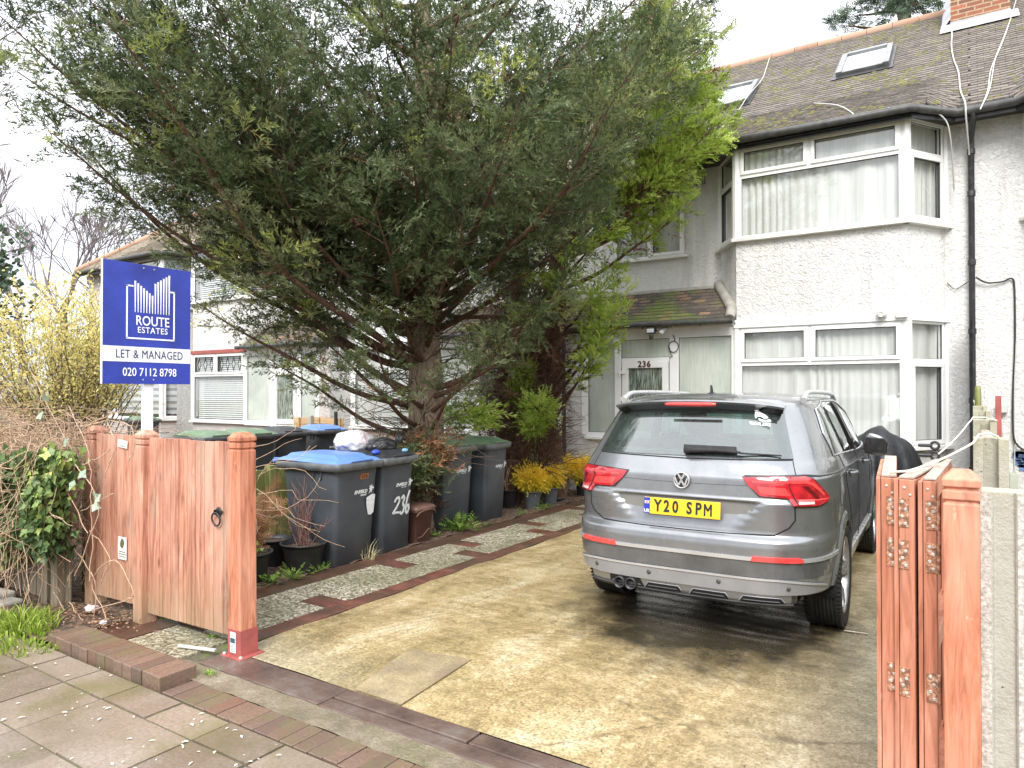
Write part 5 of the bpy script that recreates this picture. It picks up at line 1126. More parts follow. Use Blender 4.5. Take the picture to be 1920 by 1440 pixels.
scrawl(b2, [[(-.9, .35), (-.75, .6), (-.5, .65), (-.38, .4), (-.6, 0), (-.95, -.4), (-.6, -.38), (-.3, -.42)], [(-.2, .5), (.0, .7), (.15, .5), (.0, .15), (.2, -.1), (.15, -.45), (-.05, -.55), (-.2, -.4)], [(.62, 1.0), (.45, .5), (.38, 0), (.42, -.45), (.6, -.6), (.75, -.35), (.65, .0), (.45, -.1)], [(-.9, -1.05), (-.2, -.98), (.65, -.96)]], a, .155)
nb = [(-9.6, 6.35, 'lid_green', PI*.5, 'green lidded bin in next door garden, nearest the sign post'), (-9.5, 7.0, 'lid_green', PI*.5, 'green lidded bin in next door garden, beside the black lidded one'),
      (-9.62, 7.78, 'lid_black', PI*.42, 'black lidded bin in next door garden, just left of the blue lidded one'), (-9.6, 8.6, 'lid_blue', PI*.42, 'blue lidded bin by the larch lap fence in next door garden'), (-16.6, 9.3, 'lid_green', PI*.45, 'green lidded bin below the striped blinds, behind the sign post')]
for x, y, l, rz, lb in nb: t = make_bin(.57, .70, .985, l, decal=l == 'lid_blue'); place(t, x, y, rz, lb, 'wheelie bins in the next gardens')
# brown food caddy
t = empty('food_caddy', (-5.16, 5.93, 0), PI/2, 'small brown lidded food caddy between the 236 bin and the conifer trunk', 'bin'); b = MB()
loft(b, [[(x, y, z) for x, y in rrect(w, d, .03)] for z, w, d in ((0, .22, .24), (.01, .24, .26), (.34, .29, .32), (.345, .33, .36), (.375, .33, .36))]); b.build('body', MM['caddy'], t, world=False)
l = MB(); loft(l, [[(x, y, z+.02*max(0, y)) for x, y in rrect(w, d, .04)] for z, w, d in ((.372, .34, .37), (.385, .345, .375), (.41, .31, .33), (.415, .25, .27))]); l.build('lid', MM['caddy'], t, world=False)
l = MB(); pts = [(.155*math.cos(a), -.175-.02*math.sin(a)*1.0, .33+.06*math.sin(a)-.02) for a in [PI*i/12 for i in range(13)]]; l.tube(pts, .008, 6); l.build('handle', MM['caddy'], t, world=False)
l = MB(); l.tube([(-.11, -.150, .07), (-.04, -.153, .08), (.02, -.155, .12), (.06, -.155, .15), (.11, -.155, .13)], .006, 6); l.build('moulding', MM['caddy'], t, world=False)
# rubbish bags
def blob(name, c, r, mat, seed, crumple=.12, knot=None, squash=.8, label=None, cat='rubbish bag'):
    bm = bmesh.new(); bmesh.ops.create_icosphere(bm, subdivisions=5, radius=1); rs = random.Random(seed); f = [(Vector((rs.gauss(0, 1), rs.gauss(0, 1), rs.gauss(0, 1))).normalized()*rs.uniform(2, 9), rs.uniform(0, 6)) for _ in range(16)]
    for v in bm.verts:
        p = v.co.copy(); d = sum((1-abs(math.sin(p.dot(k)+ph)))*3/(k.length) for k, ph in f)/16; s = 1+crumple*(d*2.2-.9); q = p*s
        v.co = Vector((q.x*r[0], q.y*r[1], q.z*r[2] if q.z > -.5 else q.z*.9*r[2])); v.co.z = max(v.co.z, -r[2]*.62)
        if knot and p.z > .6: k = (p.z-.6)/.4; v.co = v.co.lerp(Vector(knot)+v.co*.12, min(1, k*1.25))
    me = bpy.data.meshes.new(name); bm.to_mesh(me); bm.free(); me.materials.append(mat); me.polygons.foreach_set('use_smooth', [True]*len(me.polygons)); o = link(bpy.data.objects.new(name, me)); o.location = c
    return tag(o, label, cat)
n = NT('black_bag_film', (.02, .02, .023), .18, coat=.4); n.bump(n.noise(24, 5, .6, dist=1.5), .9, .02); MM['bag_black'] = n.m
n = NT('white_bag_film', (.72, .72, .73), .25, coat=.3); n.set('Base Color', n.ramp(n.noise(7, 3), [(.4, (.8, .8, .81)), (.55, (.66, .67, .7)), (.64, (.62, .45, .45)), (.68, (.75, .75, .78))])); n.bump(n.noise(14, 5, .6, dist=1.5), .8, .02); MM['bag_white'] = n.m
blob('white_rubbish_bag', (-5.50, 5.36, 1.11), (.19, .27, .15), MM['bag_white'], 5, .34, label='full white plastic rubbish bag lying behind the black one on the bin lid')
blob('black_rubbish_bag', (-5.20, 5.46, 1.075), (.13, .21, .11), MM['bag_black'], 9, .30, label='crumpled black bin bag with tied neck on top of the 236 bin')
blob('tied_bag_neck', (-5.12, 5.64, 1.14), (.045, .055, .065), MM['bag_black'], 12, .45, label='knotted black bag end standing up beside the tree trunk')
blob('blue_glove', (-5.07, 5.24, 1.035), (.035, .06, .03), simple('blue_nitrile', (.05, .1, .6), .35, var=.1), 3, .3, label='blue rubber glove lying at the lid edge in front of the black bag', cat='glove')
blob('pale_blue_cup', (-5.02, 5.62, 1.03), (.03, .045, .025), simple('pale_blue_plastic', (.2, .42, .68), .4, var=.1), 4, .3, label='pale blue scrap of plastic at the lid corner nearest the trunk', cat='litter')
# covered motorbike beside the house
n = NT('black_cover_cloth', (.018, .019, .023), .5); n.bump(n.noise(6, 5, .6, dist=1.), .5, .04); MM['cover'] = n.m
V = []; NA, NZ = 72, 22
for j in range(NZ+1):
    t = j/NZ
    for i in range(NA):
        a = 2*PI*i/NA; fold = 1+.055*math.sin(a*9+2*t)*(1-t)**.6+.035*math.sin(a*17+1.3)*(1-t); rx, ry = (.48*(1-t)**.42+.02)*fold, (.82*(1-t)**.36+.02)*fold
        z = 1.22*math.sin(t*PI/2)**.9*(1-.10*math.cos(a)**2*(t < .99))*(1-.22*max(0, math.sin(a))*t)+.03*math.sin(a*9)*t*(1-t)*2; V.append((-.86+rx*math.cos(a)-.06*t, 9.35+ry*math.sin(a), .03+z))
Q = [(j*NA+i, j*NA+(i+1) % NA, (j+1)*NA+(i+1) % NA, (j+1)*NA+i) for j in range(NZ) for i in range(NA)]
tag(link(bpy.data.objects.new('covered_motorbike', np_mesh('covered_motorbike', V, Q, MM['cover'], smooth=True))), 'motorbike under a draped black cover beyond the car, below the bay window', 'motorbike')
# ================================================================ GATES, POSTS, FENCES, SIGN
def wood(name, cols, scale=(9, 9, .8), rough=.65, grey=None, gamt=.6, wet=None):
    n = NT(name); v = n.pos(scale); f = n.noise(3.2, 6, .62, vec=v, dist=1.2); c = n.ramp(f, cols)
    isl = n.ramp(n.island(), [(0., .86), (1., 1.12)]); c = n.mix(1., c, isl, 'MULTIPLY')
    if grey:
        m = n.ramp(n.noise(2.2, 6, .68, vec=n.pos((3, 3, .7))), [(gamt, 0.), (gamt+.12, .7)]); c = n.mix(m, c, grey)
    kv = n.voro(1., vec=n.pos((7, 7, 2.2)), rnd=1); kn = n.ramp(kv, [(.05, .8), (.11, .0)]); c = n.mix(n.math('MULTIPLY', kn, n.ramp(n.voro(1., vec=n.pos((7, 7, 2.2)), out='Color'), [(.35, 0.), (.5, 1.)])), c, tuple(x*.45 for x in cols[0][1]))
    fd = n.ramp(n.noise(1.3, 4, .6, vec=n.pos((2.5, 2.5, .8))), [(.42, 0.), (.68, .45)]); c = n.mix(fd, c, tuple(min(1, x*1.15+.07) for x in cols[-1][1]))
    sc_ = n.ramp(n.noise(30, 4, .7, vec=n.pos((1, 1, .35))), [(.66, 0.), (.74, .5)]); c = n.mix(sc_, c, tuple(min(1, x*1.6+.1) for x in cols[-1][1]))
    if wet:   # algae and weathering rising from the ground, a real stain on the boards
        g = n.n('ShaderNodeNewGeometry'); sx = n.n('ShaderNodeSeparateXYZ'); n.t.links.new(g.outputs['Position'], sx.inputs[0]); mr = n.n('ShaderNodeMapRange'); mr.inputs[1].default_value = wet[1]; mr.inputs[2].default_value = 0
        n.t.links.new(n.math('ADD', sx.outputs[2], n.math('MULTIPLY', n.noise(5, 4, .6, vec=n.pos((4, 4, .5))), .5)), mr.inputs[0]); c = n.mix(n.math('MULTIPLY', mr.outputs[0], wet[2]), c, wet[0])
    n.set('Base Color', c); n.set('Roughness', rough); n.bump(f, .35, .004); return n.m
MM['gate_wood'] = wood('orange_stained_timber', [(.32, (.22, .08, .05)), (.48, (.40, .17, .11)), (.6, (.49, .235, .155)), (.74, (.62, .38, .28))], grey=(.36, .27, .2), gamt=.55, wet=((.27, .22, .12), .75, .95))
MM['post_wood'] = wood('orange_post_timber', [(.32, (.22, .075, .04)), (.48, (.40, .145, .08)), (.6, (.48, .19, .11)), (.74, (.58, .30, .2))], gamt=.6)
MM['leaf_wood'] = wood('salmon_stained_timber', [(.32, (.25, .08, .04)), (.48, (.42, .155, .085)), (.6, (.50, .20, .12)), (.74, (.60, .31, .21))])
MM['leaf_top'] = wood('weathered_timber_top', [(.3, (.2, .14, .10)), (.55, (.42, .33, .27)), (.75, (.55, .47, .41))], scale=(5, 2, 5))
MM['old_wood'] = wood('grey_old_timber', [(.3, (.10, .08, .055)), (.5, (.20, .165, .115)), (.7, (.30, .26, .19))]); MM['green_wood'] = wood('algae_green_timber', [(.3, (.07, .085, .02)), (.5, (.16, .18, .04)), (.7, (.26, .25, .10))])
MM['lap_wood'] = wood('larch_lap_timber', [(.3, (.25, .15, .07)), (.5, (.42, .28, .14)), (.7, (.52, .38, .22))], scale=(.8, .8, 12))
MM['red_paint'] = simple('red_primer_paint', (.34, .085, .075), .6, var=.3); MM['iron'] = simple('wrought_iron', (.035, .035, .038), .5, .3, var=.3)
n = NT('rusty_painted_hinge'); n.set('Base Color', n.ramp(n.noise(60, 5, .7), [(.4, (.13, .08, .055)), (.52, (.38, .15, .07)), (.66, (.5, .45, .38))])); n.set('Roughness', .7); n.bump(n.noise(90, 4), .6, .003); MM['hinge'] = n.m
MM['zinc'] = simple('zinc_screw', (.46, .42, .37), .5, .3, var=.3, sc=60); MM['rope'] = simple('off_white_rope', (.66, .62, .53), .85, var=.2, sc=30)
n = NT('pitted_concrete'); a = n.noise(5, 6, .7); p = n.ramp(n.voro(38), [(.05, 1.), (.14, 0.)]); pm_ = n.ramp(n.noise(7, 3), [(.5, 0.), (.6, 1.)]); c = n.ramp(a, [(.3, (.33, .315, .27)), (.7, (.47, .455, .40))]); c = n.mix(n.math('MULTIPLY', p, pm_), c, (.08, .075, .05))
g = n.n('ShaderNodeNewGeometry'); sx = n.n('ShaderNodeSeparateXYZ'); n.t.links.new(g.outputs['Position'], sx.inputs[0]); mr = n.n('ShaderNodeMapRange'); mr.inputs[1].default_value = 1.2; mr.inputs[2].default_value = 1.55; n.t.links.new(n.math('ADD', sx.outputs[2], n.math('MULTIPLY', n.noise(9, 4), .1)), mr.inputs[0])
c = n.mix(n.math('MULTIPLY', mr.outputs[0], .4), c, (.3, .28, .13)); n.set('Base Color', c); n.set('Roughness', .85); n.bump(n.math('ADD', n.noise(55, 5, .7), n.math('MULTIPLY', n.math('MULTIPLY', p, pm_), -1.5)), .9, .008); MM['conc'] = n.m
n = NT('concrete_rib'); n.set('Base Color', n.ramp(n.noise(60, 4, .7), [(.35, (.3, .285, .25)), (.6, (.56, .55, .51))])); n.set('Roughness', .85); n.bump(n.noise(90, 4, .7), .9, .005); MM['conc_rib'] = n.m
def capped_post(name, x, y, w, h, mat, label, lean=0, rz=0, group=None, shoe=False):
    t = empty(name, (x, y, 0), rz, label, 'gate post', group); t.rotation_euler = (0, lean, rz); b = MB(); z0 = .165 if shoe else -.05; hw = w/2
    R_ = lambda e, z: [(a*(hw+e), c*(hw+e), z) for a, c in ((-1, -1), (1, -1), (1, 1), (-1, 1))]
    loft(b, [R_(0, z0), R_(0, h-.115), R_(-.008, h-.110), R_(-.008, h-.103), R_(.002, h-.098), R_(.002, h-.070), R_(-.008, h-.066), R_(-.008, h-.060), R_(.004, h-.055), R_(.004, h-.032), R_(-.022, h-.004), R_(-.030, h)], sm=False)
    b.build('post', mat, t, world=False, bevel=.003)
    if shoe:
        s = MB(); loft(s, [R_(.005, 0), R_(.005, .17)], sm=False); s.box(-hw-.04, hw+.04, -hw-.035, hw+.035, 0, .012); so_ = s.build('metal_shoe', MM['red_paint'], t, world=False, bevel=.003)
        k = MB(); k.box(-.035, .018, -hw-.008, -hw-.0055, .03, .155); st = k.build('sticker', MM['white'], so_, world=False)
        k = MB(); k.box(-.031, .014, -hw-.0095, -hw-.008, .09, .12); 
        for i in range(5): k.box(-.028, -.028+.03*random.uniform(.5, 1), -hw-.0095, -hw-.008, .038+i*.009, .041+i*.009)
        k.build('sticker_print', simple('dark_print', (.03, .09, .13), .5, var=0), st, world=False)
        for sx_ in (-1, 1): k = MB(); k.lathe([(.012, 0), (.012, .012), (0, .014)], 6, (sx_*(hw+.022), -hw-.015, .012)); k.build('bolt', MM['zinc'], so_, world=False)
    return t
capped_post('gate_post', -3.845, 2.80, .118, 1.395, MM['post_wood'], 'orange timber gate post with capped top on a red metal shoe', lean=math.radians(-.8), shoe=True)
capped_post('gate_post', -4.96, 2.80, .112, 1.375, MM['gate_wood'], 'orange gate post between the two boarded panels', lean=math.radians(.5))
capped_post('gate_post', -5.70, 2.83, .112, 1.385, MM['gate_wood'], 'leftmost orange gate post, partly overgrown by the bramble hedge')
capped_post('gate_post', -.035, 2.86, .105, 1.385, MM['leaf_wood'], 'tall salmon timber post with stepped cap against the concrete post')
def boarded(name, x0, x1, y, z0, z1, label, cat, seed, mat='gate_wood'):
    t = empty(name, ((x0+x1)/2, y, 0), 0, label, cat); rs = random.Random(seed); b = MB(); x = x0
    while x < x1-.01:
        w = min(rs.choice((.095, .1, .105)), x1-x); dz = rs.uniform(-.004, .004); dn = rs.uniform(-.002, .002); zz = z0-.0
        pr_ = [(x+.007, y-.014+dn), (x+.0015, y-.004), (x+.0015, y+.01), (x+w-.0015, y+.01), (x+w-.0015, y-.004), (x+w-.007, y-.014+dn), (x+w*.63, y-.0142+dn), (x+w*.60, y-.007+dn), (x+w*.57, y-.0142+dn)]
        if rs.random() < .5: pr_ = pr_[:6]
        k = len(pr_); zl = z0+.02*(x-x0); b.add([(p[0], p[1], zl) for p in pr_]+[(p[0], p[1], z1+dz) for p in pr_], [(i, (i+1) % k, k+(i+1) % k, k+i) for i in range(k)]+[tuple(reversed(range(k))), tuple(range(k, 2*k))]); x += w
    recalc(b.build('boards', MM[mat], t)); r = MB()
    for z in (z0+.15, (z0+z1)/2, z1-.12): r.box(x0, x1, y+.012, y+.045, z-.04, z+.04)
    r.build('rails', MM[mat], t)
    return t
gp = boarded('wooden_gate', -4.905, -3.905, 2.80, .085, 1.325, 'boarded orange gate leaf with a black iron ring latch', 'gate', 4)
q = MB(); c = Vector((-4.075, 2.778, .845)); q.lathe([(0, .0), (.03, .0), (.034, -.006)], 16, c+Vector((0, 0, .028)), Matrix.Rotation(PI/2, 3, 'X')); q.lathe([(0, -.02), (.015, -.012), (.018, .01)], 12, c+Vector((0, -.012, .03)), Matrix.Rotation(PI/2, 3, 'X'))
q.tube([c+Vector((.042*math.sin(a), -.016-.004*math.cos(a), -.015+.042*math.cos(a))) for a in [2*PI*i/24 for i in range(25)]], .006, 8, cap=False); q.bar(c+Vector((.02, -.004, .032)), c+Vector((.05, -.004, .036)), .012, .008, (0, 1, 0)); q.build('ring_latch', MM['iron'], gp)
gp2 = boarded('fence_panel', -5.645, -5.02, 2.81, .10, 1.33, 'boarded orange panel carrying a small white notice, left of the gate leaf', 'fence panel', 9)
def notice(name, c, w, h, label, tiltz=0, rows=3, pic=True):
    t = empty(name, c, 0, label, 'notice'); t.rotation_euler = (0, tiltz, 0); q = MB(); q.box(-w/2, w/2, -.002, 0, -h/2, h/2); p = q.build('plate', MM['white'], t, world=False)
    q = MB(); rs = random.Random(5)
    if pic: q.prism([(.028*math.cos(a)+.004*math.sin(3*a), .036*math.sin(a)) for a in [2*PI*i/14 for i in range(14)]], (0, -.0021, .035), (1, 0, 0), (0, 0, 1), (0, -1, 0), .001)
    for i in range(rows):
        x = -w*.36
        while x < w*.34: l = rs.uniform(.006, .016); q.box(x, x+l, -.0032, -.0021, -h*.18-i*h*.105, -h*.18-i*h*.105+h*.045); x += l+.004
    q.build('print', simple('notice_print', (.12, .13, .06), .6, var=.3), p, world=False)
    for sx_ in (-1, 1):
        for sz in (-1, 1): k = MB(); k.lathe([(.004, 0), (0, -.002)], 8, (sx_*(w/2-.01), -.002, sz*(h/2-.01)), Matrix.Rotation(PI/2, 3, 'X').inverted()); k.build('screw', MM['iron'], p, world=False)
notice('warning_notice', (-5.235, 2.785, .50), .115, .165, 'small white notice plate with a faded picture, low on the left panel')
notice('name_plate', (-5.24, 2.785, 1.265), .13, .055, 'small weathered silver plate at the top of the left panel', math.radians(5), 3, False)
# folded gate leaves on the right: each a framed, boarded leaf seen end on
def leaf(x0, x1, y0, L, ang, label, hs, seed, z1=1.335):
    t = empty('folding_gate_leaf', (x0, y0, 0), ang, label, 'gate leaf', 'folded leaves of the driveway gate'); w = x1-x0; b = MB()
    b.box(0, w, 0, .045, .06, z1); b.box(0, w, L-.045, L, .06, z1); 
    for z in (.12, .70, z1-.075): b.box(.004, w-.004, .047, L-.047, z, z+.07)
    b.build('frame', MM['leaf_wood'], t, world=False, bevel=.004); tp = MB(); tp.box(.001, w-.001, .001, L-.001, z1+.0015, z1+.012); tp.build('top_rail', MM['leaf_top'], t, world=False, bevel=.003)
    bd = MB(); y = .0; rs = random.Random(seed)
    while y < L: bd.box(-.016, -.002, y+.002, min(L, y+.095)-.002, .05, z1-.002+rs.uniform(-.004, .0)); y += .095
    bd.build('boards', MM['leaf_wood'], t, world=False, bevel=.002)
    k = MB()
    for px_, pz in ((w*.35, z1-.03), (w*.72, z1-.055)): k.lathe([(.0055, 0), (.004, -.002), (0, -.001)], 10, (px_, -.001, pz), Matrix.Rotation(PI/2, 3, 'X').inverted()); 
    k.build('screw_heads', MM['zinc'], t, world=False)
    for hz, xa_, xb_ in hs:
        h = MB(); h.box(xa_, xb_, -.0035, -.0008, hz-.052, hz+.052); ho = h.build('hinge', MM['hinge'], t, world=False, bevel=.001)
        s = MB()
        for i in range(4): x = (xa_+xb_)/2+(.006 if i % 2 else -.005); s.lathe([(.0068, 0), (.005, -.003), (.003, -.0035), (0, -.001)], 10, (x, -.0036, hz+.038-i*.0255), Matrix.Rotation(PI/2, 3, 'X').inverted())
        s.build('screws', MM['zinc'], ho, world=False)
        if xb_ > w*.9: s = MB(); s.tube([(xb_+.006, -.006, hz-.052), (xb_+.006, -.006, hz+.052)], .006, 8); s.build('knuckle', MM['hinge'], ho, world=False)
    return t
HZ = (1.215, 1.065, .61)
leaf(-.285, -.234, 2.92, .86, math.radians(4.5), 'leftmost folded salmon gate leaf, nearest the car', [(z, .018, .051) for z in HZ], 1)
leaf(-.226, -.176, 2.90, .86, math.radians(-5.5), 'middle folded gate leaf whose boarded side shows', [(z, 0, .032) for z in HZ], 2)
leaf(-.150, -.108, 2.89, .84, math.radians(-2.0), 'right hand folded gate leaf, next to the capped post', [(z, .008, .042) for z in HZ], 3)
q = MB(); p = Vector((-.14, 3.70, 1.36)); 
for dz in (0, .045): q.tube([p+Vector((-.07, .02, dz)), p+Vector((-.02, .03, dz))], .008, 8); q.tube([p+Vector((-.005+.016*math.cos(a), .03, dz+.016*math.sin(a))) for a in [2*PI*i/16 for i in range(17)]], .006, 6, cap=False)
tag(q.build('gate_eye_bolts', MM['iron'], None), 'pair of black iron eyes at the far top of the folded gate', 'hinge')
def ropeobj(pts, r, label, sag=.02):
    b = MB(); P = [Vector(p) for p in pts]; out = []
    for a, c in zip(P, P[1:]):
        for i in range(10): t = i/10; out.append(a.lerp(c, t)-Vector((0, 0, sag*4*t*(1-t)*(a-c).length)))
    out.append(P[-1]); b.tube(out, r, 6); o = b.build('rope', MM['rope'], None); return tag(o, label, 'rope', 'cords tying the folded gate to the fence')
ropeobj([(-.26, 2.96, 1.352), (-.20, 2.99, 1.357), (.0, 3.45, 1.44), (.02, 3.56, 1.47), (.06, 3.60, 1.475), (.09, 3.58, 1.46)], .0045, 'thicker white cord from the gate tops to the nearest fence post')
ropeobj([(-.13, 3.72, 1.37), (-.02, 4.9, 1.47), (.0, 5.25, 1.49), (.06, 5.27, 1.49), (.125, 5.30, 1.47)], .004, 'thin white cord running back from the iron eyes to a farther post', .01)
# concrete fence posts and timber between
def cpost(x, y, w, d, h, label, near=False):
    t = empty('concrete_post', (x, y, 0), 0, label, 'fence post', 'concrete posts of the right hand fence'); b = MB(); hw = w/2
    if near:
        b.prism([(-hw, -d/2), (-hw+.034, -d/2), (-hw+.040, -d/2+.014), (hw-.040, -d/2+.014), (hw-.034, -d/2), (hw, -d/2), (hw, d/2), (-hw, d/2)], (0, 0, -.1), (1, 0, 0), (0, 1, 0), (0, 0, 1), h+.1); b.build('post', MM['conc'], t, world=False, bevel=.005)
        r = MB(); r.box(-hw+.001, -hw+.031, -d/2-.0018, -d/2-.0002, 0, h-.008); r.box(hw-.031, hw-.001, -d/2-.0018, -d/2-.0002, 0, h-.008); r.build('rough_ribs', MM['conc_rib'], t, world=False)
    else:
        b.prism([(-hw, -d/2), (-.026, -d/2), (-.026, -.012), (.026, -.012), (.026, -d/2), (hw, -d/2), (hw, d/2), (.026, d/2), (.026, .012), (-.026, .012), (-.026, d/2), (-hw, d/2)], (0, 0, -.1), (1, 0, 0), (0, 1, 0), (0, 0, 1), h+.1); b.build('post', MM['conc'], t, world=False, bevel=.004)
    return t
cpost(.085, 2.93, .135, .12, 1.315, 'nearest concrete fence post with two rough pale ribs', True)
for y, h, lb in ((3.62, 1.455, 'concrete post tied with the thick white cord'), (5.35, 1.475, 'second slotted concrete post behind the tied one'), (7.1, 1.49, 'third slotted concrete post along the right hand fence'), (8.9, 1.50, 'farthest slotted concrete post, near the house wall')): cpost(.062, y, .125, .10, h, lb)
for i, (y0, y1, lb) in enumerate(((3.69, 5.28, 'grey timber fence panel with rounded cap between the nearest slotted posts'), (5.42, 7.03, 'grey timber fence panel between the second and third slotted posts'), (7.17, 8.83, 'grey timber fence panel in the third bay'), (8.97, 10.9, 'last grey timber fence panel ending at the white wall'))):
    t = empty('fence_panel', (.062, (y0+y1)/2, 0), 0, lb, 'fence panel', 'timber bays of the right hand fence'); b = MB(); z = .08
    while z < 1.26: b.box(.052, .062, y0, y1, z, z+.13); z += .115
    b.build('boards', MM['green_wood'], t); b = MB()
    for yy in (y0+.02, (y0+y1)/2, y1-.02): b.box(.038, .052, yy-.02, yy+.02, .05, 1.33); b.box(.062, .078, yy-.02, yy+.02, .05, 1.33)
    b.build('battens', MM['lap_wood'] if i == 0 else MM['old_wood'], t); b = MB(); pr_ = [(-.036, 0), (-.038, .03), (-.02, .052), (.02, .052), (.038, .03), (.036, 0)]; b.prism(pr_, (.062, y0-.03, 1.36), (1, 0, 0), (0, 0, 1), (0, 1, 0), y1-y0+.05); b.build('cap_rail', MM['leaf_top'], t, bevel=.004)
b = MB(); b.lathe([(.03, 0), (.034, .02), (.033, .25), (.025, .29), (0, .30)], 12, (.05, 9.9, 1.42)); tag(b.build('round_stake', MM['green_wood'], None), 'mossy round stake top standing at the far end of the fence', 'stake')
b = MB(); b.box(.13, .165, 5.9, 5.95, 1.0, 1.62); tag(b.build('red_stake', MM['red_paint'], None), 'narrow red painted stake behind the right hand fence', 'stake')
b = MB(); b.bar((.24, 2.6, .10), (.32, 3.2, .55), .10, .09); tag(b.build('leaning_timber', MM['old_wood'], None, bevel=.01), 'short piece of grey timber leaning at the bottom right corner', 'timber')
# boundary fence left of the path, hidden mostly by bins and pots
def rail_fence(name, x, y0, y1, h, mat, label, seed, gap=.004):
    t = empty(name, (x, (y0+y1)/2, 0), 0, label, 'fence'); b = MB(); rs = random.Random(seed); y = y0
    while y < y1: w = .1; b.box(x-.011+rs.uniform(-.003, .003), x+.008, y+gap, min(y1, y+w)-gap, .02, h+rs.uniform(-.008, .008)); y += w
    b.build('boards', mat, t, bevel=.003); b = MB(); b.box(x-.05, x-.013, y0, y1, .2, .27); b.box(x-.05, x-.013, y0, y1, h-.2, h-.13); b.build('rails', mat, t)
    y = y0
    while y < y1+.1: p = MB(); p.box(x-.075, x+.02, y-.04, y+.04, 0, h+.04); p.build('fence_post', mat, t, bevel=.004); y += 1.8
    return t
rail_fence('picket_fence', -6.12, 3.0, 8.4, .84, MM['green_wood'], 'low algae green boarded fence behind the pots and blue lidded bin', 3); rail_fence('close_boarded_fence', -6.05, 9.0, 10.3, 1.06, MM['green_wood'], 'taller old boarded fence beside the house downpipe', 5)
# larch lap panel and concrete post in next garden
t = empty('lap_fence_panel', (-11.2, 10.1, 0), 0, 'larch lap fence panel with concrete post behind the blue lidded bin', 'fence'); rs = random.Random(2)
b = MB(); z = 0
while z < 1.0:
    pts = [(x, z+.012*math.sin(x*5+z*20)) for x in [-11.95+.1*i for i in range(16)]]
    for a, c in zip(pts, pts[1:]): b.add([(a[0], 9.90, a[1]), (c[0], 9.90, c[1]), (c[0], 9.915, c[1]+.13), (a[0], 9.915, a[1]+.13)], [(0, 1, 2, 3)])
    z += .11
b.build('laps', MM['lap_wood'], t); 
for x in (-11.75, -11.15, -10.55): p = MB(); p.box(x-.02, x+.02, 9.87, 9.895, 0, 1.12); p.build('batten', MM['lap_wood'], t)
p = MB(); p.box(-11.42, -11.32, 9.82, 9.90, 0, 1.16); p.build('fence_post', MM['conc'], t, bevel=.005); p = MB(); p.tube([(-10.62, 9.85, 0), (-10.62, 9.85, 1.25)], .035, 8); p.build('drain_pipe', MM['gutter'], t)
# low fence under the ivy on the left
t = empty('hedge_fence', (-7, 2.72, 0), 0, 'old dark timber fence almost buried under ivy and dead bramble', 'fence'); b = MB(); rs = random.Random(6); x = -9.4
while x < -5.78: b.box(x+.006, x+.12, 2.66, 2.685, .02, 1.12+rs.uniform(-.03, .03)); x += .13
b.build('boards', MM['old_wood'], t); 
for x in (-5.86, -6.02, -7.2, -8.4): p = MB(); p.box(x-.05, x+.05, 2.60, 2.66, 0, .62 if x > -6.1 else 1.1); p.build('fence_post', MM['old_wood'], t, bevel=.004)
for i, (x, w, h) in enumerate(((-6.45, .35, .09), (-6.9, .3, .2), (-6.25, .22, .05))): p = MB(); p.obox((x, 2.42, h/2), (w/2, .02, 0), (-.02, .09, 0), (0, 0, h/2)); tag(p.build('stone_block', MM['cement'], None, bevel=.02), ('long low grey stone by the grass tuft', 'taller grey stone below the ivy', 'small flat stone in front of the fence foot')[i], 'stone', 'loose stones under the hedge')
# ---------------------------------------------------------------- estate agent board, face towards +X
MM['sign_blue'] = simple('sign_blue', (.025, .045, .34), .3, var=.28, sc=3.5); MM['sign_white'] = simple('sign_white', (.8, .81, .84), .4, var=.04); MM['sign_text'] = simple('sign_white_text', (.82, .84, .9), .4, var=0); MM['sign_dark'] = simple('sign_navy_text', (.02, .03, .12), .4, var=0)
SG_ = empty('estate_agent_board', (-5.03, 2.86, 0), 0, 'blue Route Estates board reading LET & MANAGED on a white post behind the gate', 'sign')
SY0, SY1, SZ0, SZ1 = 2.515, 3.165, 1.705, 2.565; SX = -5.0; zc = lambda f: SZ1-(SZ1-SZ0)*f; yc = lambda f: SY0+(SY1-SY0)*f
q = MB(); q.box(SX-.012, SX, SY0, SY1, SZ0, SZ1); bd = q.build('board', MM['sign_blue'], SG_, bevel=.001); q = MB(); q.box(SX+.0008, SX+.0016, SY0, SY1, zc(.818), zc(.692)); q.build('white_band', MM['sign_white'], bd)
q = MB(); q.box(SX-.014, SX+.002, SY0-.005, SY0, SZ0, SZ1); q.build('board_edge', MM['sign_white'], bd)
def st(s, fy, fz, size, mat, **k): text_on(bd, 'lettering', s, size, mat, (SX+.0025, yc(fy), zc(fz)), (0, 1, 0), (0, 0, 1), ext=.0008, **k)
st('ROUTE', .545, .475, .098, MM['sign_text'], bold=.001, sx=.80, space=1.0); st('ESTATES', .545, .552, .062, MM['sign_text'], bold=.0006, sx=.88, space=1.12)
st('LET & MANAGED', .52, .757, .085, MM['sign_dark'], sx=.735, space=1.06); st('020 7112 8798', .52, .905, .083, MM['sign_text'], sx=.80, bold=.0005)
q = MB(); w = .011
def seg(y0, z0, y1, z1, w_=.011): q.bar((SX+.002, yc(y0), zc(z0)), (SX+.002, yc(y1), zc(z1)), w_, .0015, (1, 0, 0))
seg(.255, .185, .255, .622); seg(.247, .622, .802, .622); seg(.795, .622, .795, .205); seg(.247, .19, .325, .19); seg(.745, .205, .803, .205)
q.build('logo_frame', MM['sign_text'], bd); q = MB()
